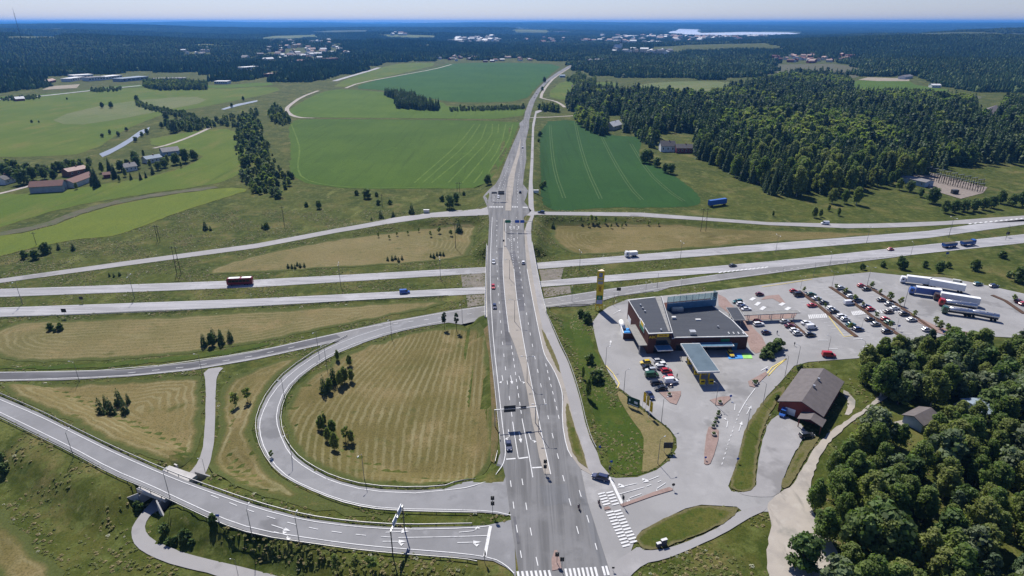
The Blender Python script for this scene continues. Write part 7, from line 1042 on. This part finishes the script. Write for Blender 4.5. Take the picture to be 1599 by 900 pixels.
sheet('yard_sand', [(143.21,172.85),(149.25,176.62),(152.81,174.72),(148.71,169.93),(142.93,167.08)], m_gravel, .14, RV, step=3); sheet('yard_sand', [(118.33,162.94),(123.29,164.65),(121.74,160.27),(117.49,158.32)], m_gravel, .14, RV, step=3)
# substation
sheet('substation_yard', [(337.5,543.6),(356.8,545.9),(373.4,484.6),(357.6,466.7),(329.6,450),(326,466.8),(326,490.9)], ground('substation gravel', [(.3, .255, .225), ((.24, .2, .175), .4, .4, .7)]), .2, EV)
ss_ = [(351.6,533.7),(367.4,484.6)]; sb_ = [(345.1,503.7),(357.8,470.6)]; sn = 10; k_ = 0
for i in range(2 * sn):
    t = (i % sn) / (sn - 1); A0 = (ss_, sb_)[i // sn]; x, y = A0[0][0] + (A0[1][0] - A0[0][0]) * t, A0[0][1] + (A0[1][1] - A0[0][1]) * t; o = empty('substation_frame', (x, y, Z(x, y)), R_(20))
    for dx in (-3, 0, 3): MB().box(dx - .16, -.16, -.2, dx + .16, .16, 6.5).build('column', m_wood, o)
    MB().box(-3.4, -.14, 6.3, 3.4, .14, 6.6).build('beam', C_STEEL, o); [MB().tube([(dx, 0, 5.2), (dx, 0, 6.3)], .14, 6).build('insulator', C_BLK, o) for dx in (-1.6, 1.6)]
    tag(o, 'substation switch frame of the %s row, %s from the left' % (('back', 'front')[i // sn], ORD[i % sn]), 'switch frame', 'substation frames')
p = [(334.5,464.8)][0]; o = empty('transformer', (p[0], p[1], Z(*p))); MB().box(-2.2, -1.4, .1, 2.2, 1.4, 3.2).build('tank', C_DKM, o); [MB().box(-2 + k * .8, -1.9, .4, -1.6 + k * .8, -1.42, 2.8).build('cooling_fin', C_DKM, o) for k in range(5)]; tag(o, 'dark transformer on the substation gravel', 'transformer')
# far halls and town
tr_ = random.Random(11); TOWN = []
def small_house(name, p, rz, w, d, h, rh, wm, rm, label, cat, group):
    TOWN.append((p[0], p[1])); m = MB(); gable(m, w, d, -2, h, h + rh); m.cur = 1; roofm(m, w, d, h, h + rh, .4); o = m.build(name, [WM[wm], RM[rm]], None, (p[0], p[1], Z(p[0], p[1])), rz); return tag(o, label, cat, group)
def sprinkle(poly, n, sz, seed, walls, roofs, label, cat, group, name='town_house', hh=(4, 6)):
    g = np.random.default_rng(seed); P = np.array(poly); lo, hi = P.min(0), P.max(0); k = 0
    while k < n:
        q = g.uniform(lo, hi, (1, 2))
        if inside(q, poly)[0]: w = tr_.uniform(*sz); small_house(name, q[0], tr_.uniform(0, 3.1), w, w * .6, tr_.uniform(*hh) + (3 if w > 12 else 0), w * .28, tr_.choice(walls), tr_.choice(roofs), label, cat, group); k += 1
sprinkle([(-262.1,2284.2),(-256.5,2443.9),(1.1,2363.6),(65.9,2248.1),(122.8,2109.5),(-225.6,2142.7)], 22, (6, 10), 1, ['white', 'yellow', 'cream', 'red'], ['red', 'grey', 'pink', 'white'], 'small pale house along the far edge of the crop fields', 'house', 'houses at the far field edge')
sprinkle([(738.4,5973.2),(1475,5977.3),(1741.2,5238.4),(1114.4,4180.1),(702.7,3681.8),(517.7,3872.7)], 75, (12, 26), 2, ['white', 'cream', 'white'], ['white', 'grey', 'red', 'pink'], 'pale block among trees in the far town', 'building', 'blocks in the far town', 'town_block', (8, 16))
sprinkle([(-444.1,4704.5),(-91.1,4927.2),(-37.4,4144.5),(-285.1,3767.7)], 32, (12, 26), 3, ['white', 'cream'], ['white', 'grey'], 'pale block in the far town left of the road', 'building', 'far town blocks left of the road', 'town_block', (8, 14))
sprinkle([(2.2,4706),(483.7,5075.5),(527.8,4254.9),(217.4,3775),(1.8,3782.7)], 22, (10, 18), 4, ['white', 'cream', 'brick'], ['red', 'pink', 'grey'], 'reddish house in the far town beyond the road', 'house', 'far town houses beyond the road', 'town_house', (7, 11))
sprinkle([(421,2930.3),(663.3,2772.5),(568.8,2469.1),(390.2,2538.9)], 16, (9, 18), 5, ['white', 'white', 'cream'], ['white', 'grey'], 'white house in front of the far town', 'house', 'white houses before the far town', 'town_house', (7, 11))
sprinkle([(-1499.3,4156.8),(-860.5,3239.1),(-582.6,2540.6),(-786.7,2280.2),(-972.6,2682.5)], 60, (7, 14), 6, ['white', 'cream', 'yellow'], ['white', 'grey', 'pink'], 'pale house scattered in the left far forest', 'house', 'houses in the left far forest', 'town_house', (6, 9))
sprinkle([(-1008.6,2512.8),(-928,2701.9),(-655,2445.7),(-581.3,2164),(-702.7,1920.8),(-841.1,2084.5)], 26, (8, 14), 17, ['white', 'cream', 'brick'], ['white', 'grey', 'red'], 'house at the near edge of the left far town', 'house', 'houses at the near edge of the left town', 'town_house', (6, 9))
sprinkle([(1299.4,5259.7),(1979.6,5962.2),(2309.5,5661.2),(1472.4,4300.5),(1114.4,4180.1)], 22, (14, 26), 18, ['white', 'cream'], ['white', 'grey', 'red'], 'pale block below the far lake', 'building', 'blocks below the far lake', 'town_block', (8, 14))
sprinkle([(-1284.3,2614.6),(-1209.1,2728.6),(-1078.2,2424.1),(-1144.9,2344.9)], 8, (7, 12), 7, ['white', 'cream'], ['white', 'grey'], 'white house on the left forest slope', 'house', 'houses on the left forest slope', 'town_house', (6, 9))
sprinkle([(899.8,2313.9),(1156.9,2465.9),(1167.5,2273.4),(955.5,1984),(812,2031)], 36, (7, 11), 8, ['white', 'red', 'cream'], ['red', 'pink', 'red'], 'red roofed house in the village above the bare field', 'house', 'village above the bare field', 'town_house', (6, 8))
sprinkle([(241.3,2173.6),(308.3,2205.4),(290.4,2074.5),(229.8,2014.2)], 6, (7, 10), 9, ['yellow', 'red', 'cream'], ['red', 'grey'], 'house where the far main road enters the trees', 'house', 'houses where the far road ends', 'town_house', (5, 7))
sprinkle([(-974.2,5162.8),(-820.1,5176.2),(-783.2,4937.9),(-930.6,4926.1)], 5, (12, 20), 10, ['cream', 'white'], ['red', 'white'], 'farm building on the far pale field', 'building', 'farm on the far pale field', 'far_farm', (8, 10))
def hall(pq, d, h, wm, rm, label):
    c, a, w = hpx(pq); TOWN.append(c); o = empty('hall', (c[0], c[1], Z(*c)), a); MB().box(-w, -d, -1, w, d, h).build('wall', WM[wm], o); MB().box(-w - .5, -d - .5, h, w + .5, d + .5, h + .8).build('roof', RM[rm], o); nb = 6; [MB().box(-w + 2 * w * (k + .2) / nb, -d - .12, h * .4, -w + 2 * w * (k + .8) / nb, -d - .02, h * .75).build('window', m_glass, o) for k in range(nb)]; tag(o, label, 'hall')
for pq, d, h, wm, rm, lb in (([(-965.2,1424.5),(-965.3,1472.8)], 10, 6, 'white', 'white', 'pale hall furthest left below the forest'), ([(-994.7,1489.4),(-972.7,1524.1)], 14, 8, 'white', 'white', 'large white hall below the left forest'), ([(-932.2,1440.4),(-915.3,1472.9)], 12, 7, 'white', 'grey', 'white hall with a grey roof below the left forest'), ([(-918.2,1472.9),(-910.7,1524.4)], 12, 6, 'white', 'white', 'long white hall right of the grey roofed one'), ([(-853.1,1424.8),(-831.5,1490)], 14, 6, 'grey', 'blue', 'low grey hall with a blue grey roof'), ([(-792.3,1456.8),(-729.5,1473.4)], 10, 4, 'grey', 'grey', 'low grey shed row behind the dark hedge'), ([(-620.1,1379.6),(-593.2,1379.6)], 10, 5, 'white', 'white', 'small white hall right of the dark hedge'), ([(-724.3,1770),(-701.3,1818.2)], 12, 7, 'white', 'white', 'white hall in the trees left of the river'), ([(-625.2,1543.3),(-534.3,1600.2)], 14, 6, 'pink' if False else 'brick', 'pink', 'long low hall with a pinkish roof'), ([(-688.2,2033.9),(-620.4,2097.7)], 16, 6, 'white', 'grey', 'long pale works hall in the far forest'), ([(-601.2,2130.4),(-569.1,2164.7)], 14, 10, 'brick', 'red', 'brick red hall in the far forest'), ([(-382.8,4262.1),(-322.5,4379.4)], 30, 12, 'white', 'white', 'large white hall in the far town left of the road'), ([(842.1,5207.9),(987.1,5466)], 40, 16, 'white', 'white', 'largest white block in the far town'), ([(777.6,3827.8),(868.7,3962.4)], 26, 12, 'white', 'white', 'white hall in front of the far town'), ([(450.4,6954.3),(563.8,7059.3)], 40, 14, 'white', 'red', 'pale hall on the far hillside')): hall(pq, d, h, wm, rm, lb)
c = [(441.1,2806.7)][0]; TOWN.append(c); o = empty('church', (c[0], c[1], Z(*c)), R_(30)); m = MB(); gable(m, 16, 8, -1, 14, 26); m.build('nave', WM['white'], o); m = MB(); roofm(m, 16, 8, 14, 26); m.build('roof', RM['white'], o); MB().box(14, -4, 0, 22, 4, 30).build('tower', WM['white'], o); MB().frus((14, -4, 22, 4), (17.8, -.2, 18.2, .2), 30, 48).build('spire', RM['dark'], o); tag(o, 'white church with a pointed spire before the far town', 'church')
FP = far_points(); xy = FP[:, :2]
fr = np.array(FRONT); ang = xy[:, 0] / xy[:, 1]; fa = fr[:, 0] / fr[:, 1]; fd = np.interp(ang, fa, fr[:, 1])
keep = xy[:, 1] > fd + 34
for hpoly in HOLES: keep &= ~inside(xy, hpoly)
town = np.exp(-((xy[:, 0] - 250) / 900) ** 2 - ((xy[:, 1] - 4200) / 1300) ** 2) + .8 * np.exp(-((xy[:, 0] + 900) / 500) ** 2 - ((xy[:, 1] - 2300) / 500) ** 2)
keep &= np.random.default_rng(5).uniform(0, 1, len(xy)) > .42 * town
keep &= ~((xy[:, 1] > 2600) & (np.sin(xy[:, 0] / 330. + 2 * np.sin(xy[:, 1] / 800.)) + np.sin(xy[:, 1] / 420. + xy[:, 0] / 700.) + np.sin(xy[:, 0] / 140. + 1) * .4 > 1.36))
TW = np.array(TOWN)
for hx, hy in TW:
    r = math.hypot(hx, hy); keep &= ~((np.abs(xy[:, 0] - hx * (1 - 26 / r)) < 34) & (xy[:, 1] > hy - 75) & (xy[:, 1] < hy + 22))
FP = FP[keep]; xy = FP[:, :2]
lf = (np.sin(xy[:, 0] / 310.) + np.sin(xy[:, 1] / 270. + xy[:, 0] / 900.) + np.random.default_rng(6).normal(size=len(xy)) * .5)
pk = np.clip(np.round(2. + lf * 1.25), 0, 5).astype(int)
gn_scatter('far_forest', xy, EV(xy) - .5, np.where(FP[:, 2] > 1.01, FP[:, 2] ** .55, 1.) * np.random.default_rng(8).uniform(.85, 1.15, len(xy)), pk, PATCH, 'blue green forest stretching to the horizon', np.random.default_rng(2).integers(0, 4, len(xy)) * math.pi / 2)
print('far patches', len(xy), 'mid', len(mid), 'near', len(near))

# rough grass tufts and weeds on the unmown verges
def tuft(name, seed, m, n=14, h=.7):
    g = np.random.default_rng(seed); a = g.uniform(0, 6.28, n); r = g.uniform(.05, .55, n); C = np.c_[np.cos(a) * r, np.sin(a) * r, g.uniform(.1, .5, n) * h]; N = np.c_[np.cos(a) * .5, np.sin(a) * .5, g.uniform(.8, 1.6, n)]; N /= np.linalg.norm(N, axis=1)[:, None]
    V, Fc = cards(C, N, .2, g, 1.2); return crown_mesh(name, V, Fc, g.uniform(.2, .9, n), m)
TF = [tuft('tuft', 1, leafmat('dock leaves', (.085, .12, .022), (.07, .105, .018), (.11, .13, .03))), tuft('tuft', 2, leafmat('straw stems', (.22, .185, .075), (.18, .155, .06), (.27, .225, .1))), tuft('tuft', 3, leafmat('weed leaves', (.115, .135, .03), (.09, .115, .022), (.15, .15, .045))), tuft('tuft', 4, leafmat('pale flower heads', (.4, .4, .28), (.2, .22, .1), (.45, .44, .33)))]
g = np.random.default_rng(9); T_ = np.vstack([np.c_[g.uniform(-300, 90, 110000), g.uniform(95, 420, 110000)], np.c_[g.uniform(-60, 120, 16000), g.uniform(95, 240, 16000)]])
T_ = T_[np.abs(T_[:, 0]) < T_[:, 1] * 1.06 + 4]; cl = np.sin(T_[:, 0] / 5.1 + 2 * np.sin(T_[:, 1] / 9.)) + np.sin(T_[:, 1] / 6.3 + T_[:, 0] / 11.) + g.normal(size=len(T_)) * .6; T_ = T_[cl > -.1]
for rg_ in HARD:
    P_ = np.array(rg_)
    if P_[:, 1].min() < 420: T_ = T_[~inside(T_, rg_)]
gn_scatter('rough_grass', T_, EV(T_), g.uniform(.3, .95, len(T_)) ** 1.2, g.choice([0, 1, 2, 2, 2, 1, 3], len(T_), p=[.2, .2, .2, .15, .1, .12, .03]), TF, 'rough grass and weeds on the unmown verges')
print('far patches', len(xy), 'tufts', len(T_))
# ---------------------------------------------------------------- air
hz = MB().box(-36000, -3200, -2, 36000, 36000, 172)
km = NT('haze air'); km.t.nodes.remove(km.p)
pv = km.n('ShaderNodeVolumePrincipled'); pv.inputs['Color'].default_value = (.11, .38, .9, 1); pv.inputs['Density'].default_value = 6.3e-5; pv.inputs['Anisotropy'].default_value = .3
km.l(pv.outputs[0], km.t.nodes['Material Output'].inputs['Volume'])
tag(hz.build('haze', km.m), 'thin blue summer haze over the land', None, None, 'stuff')
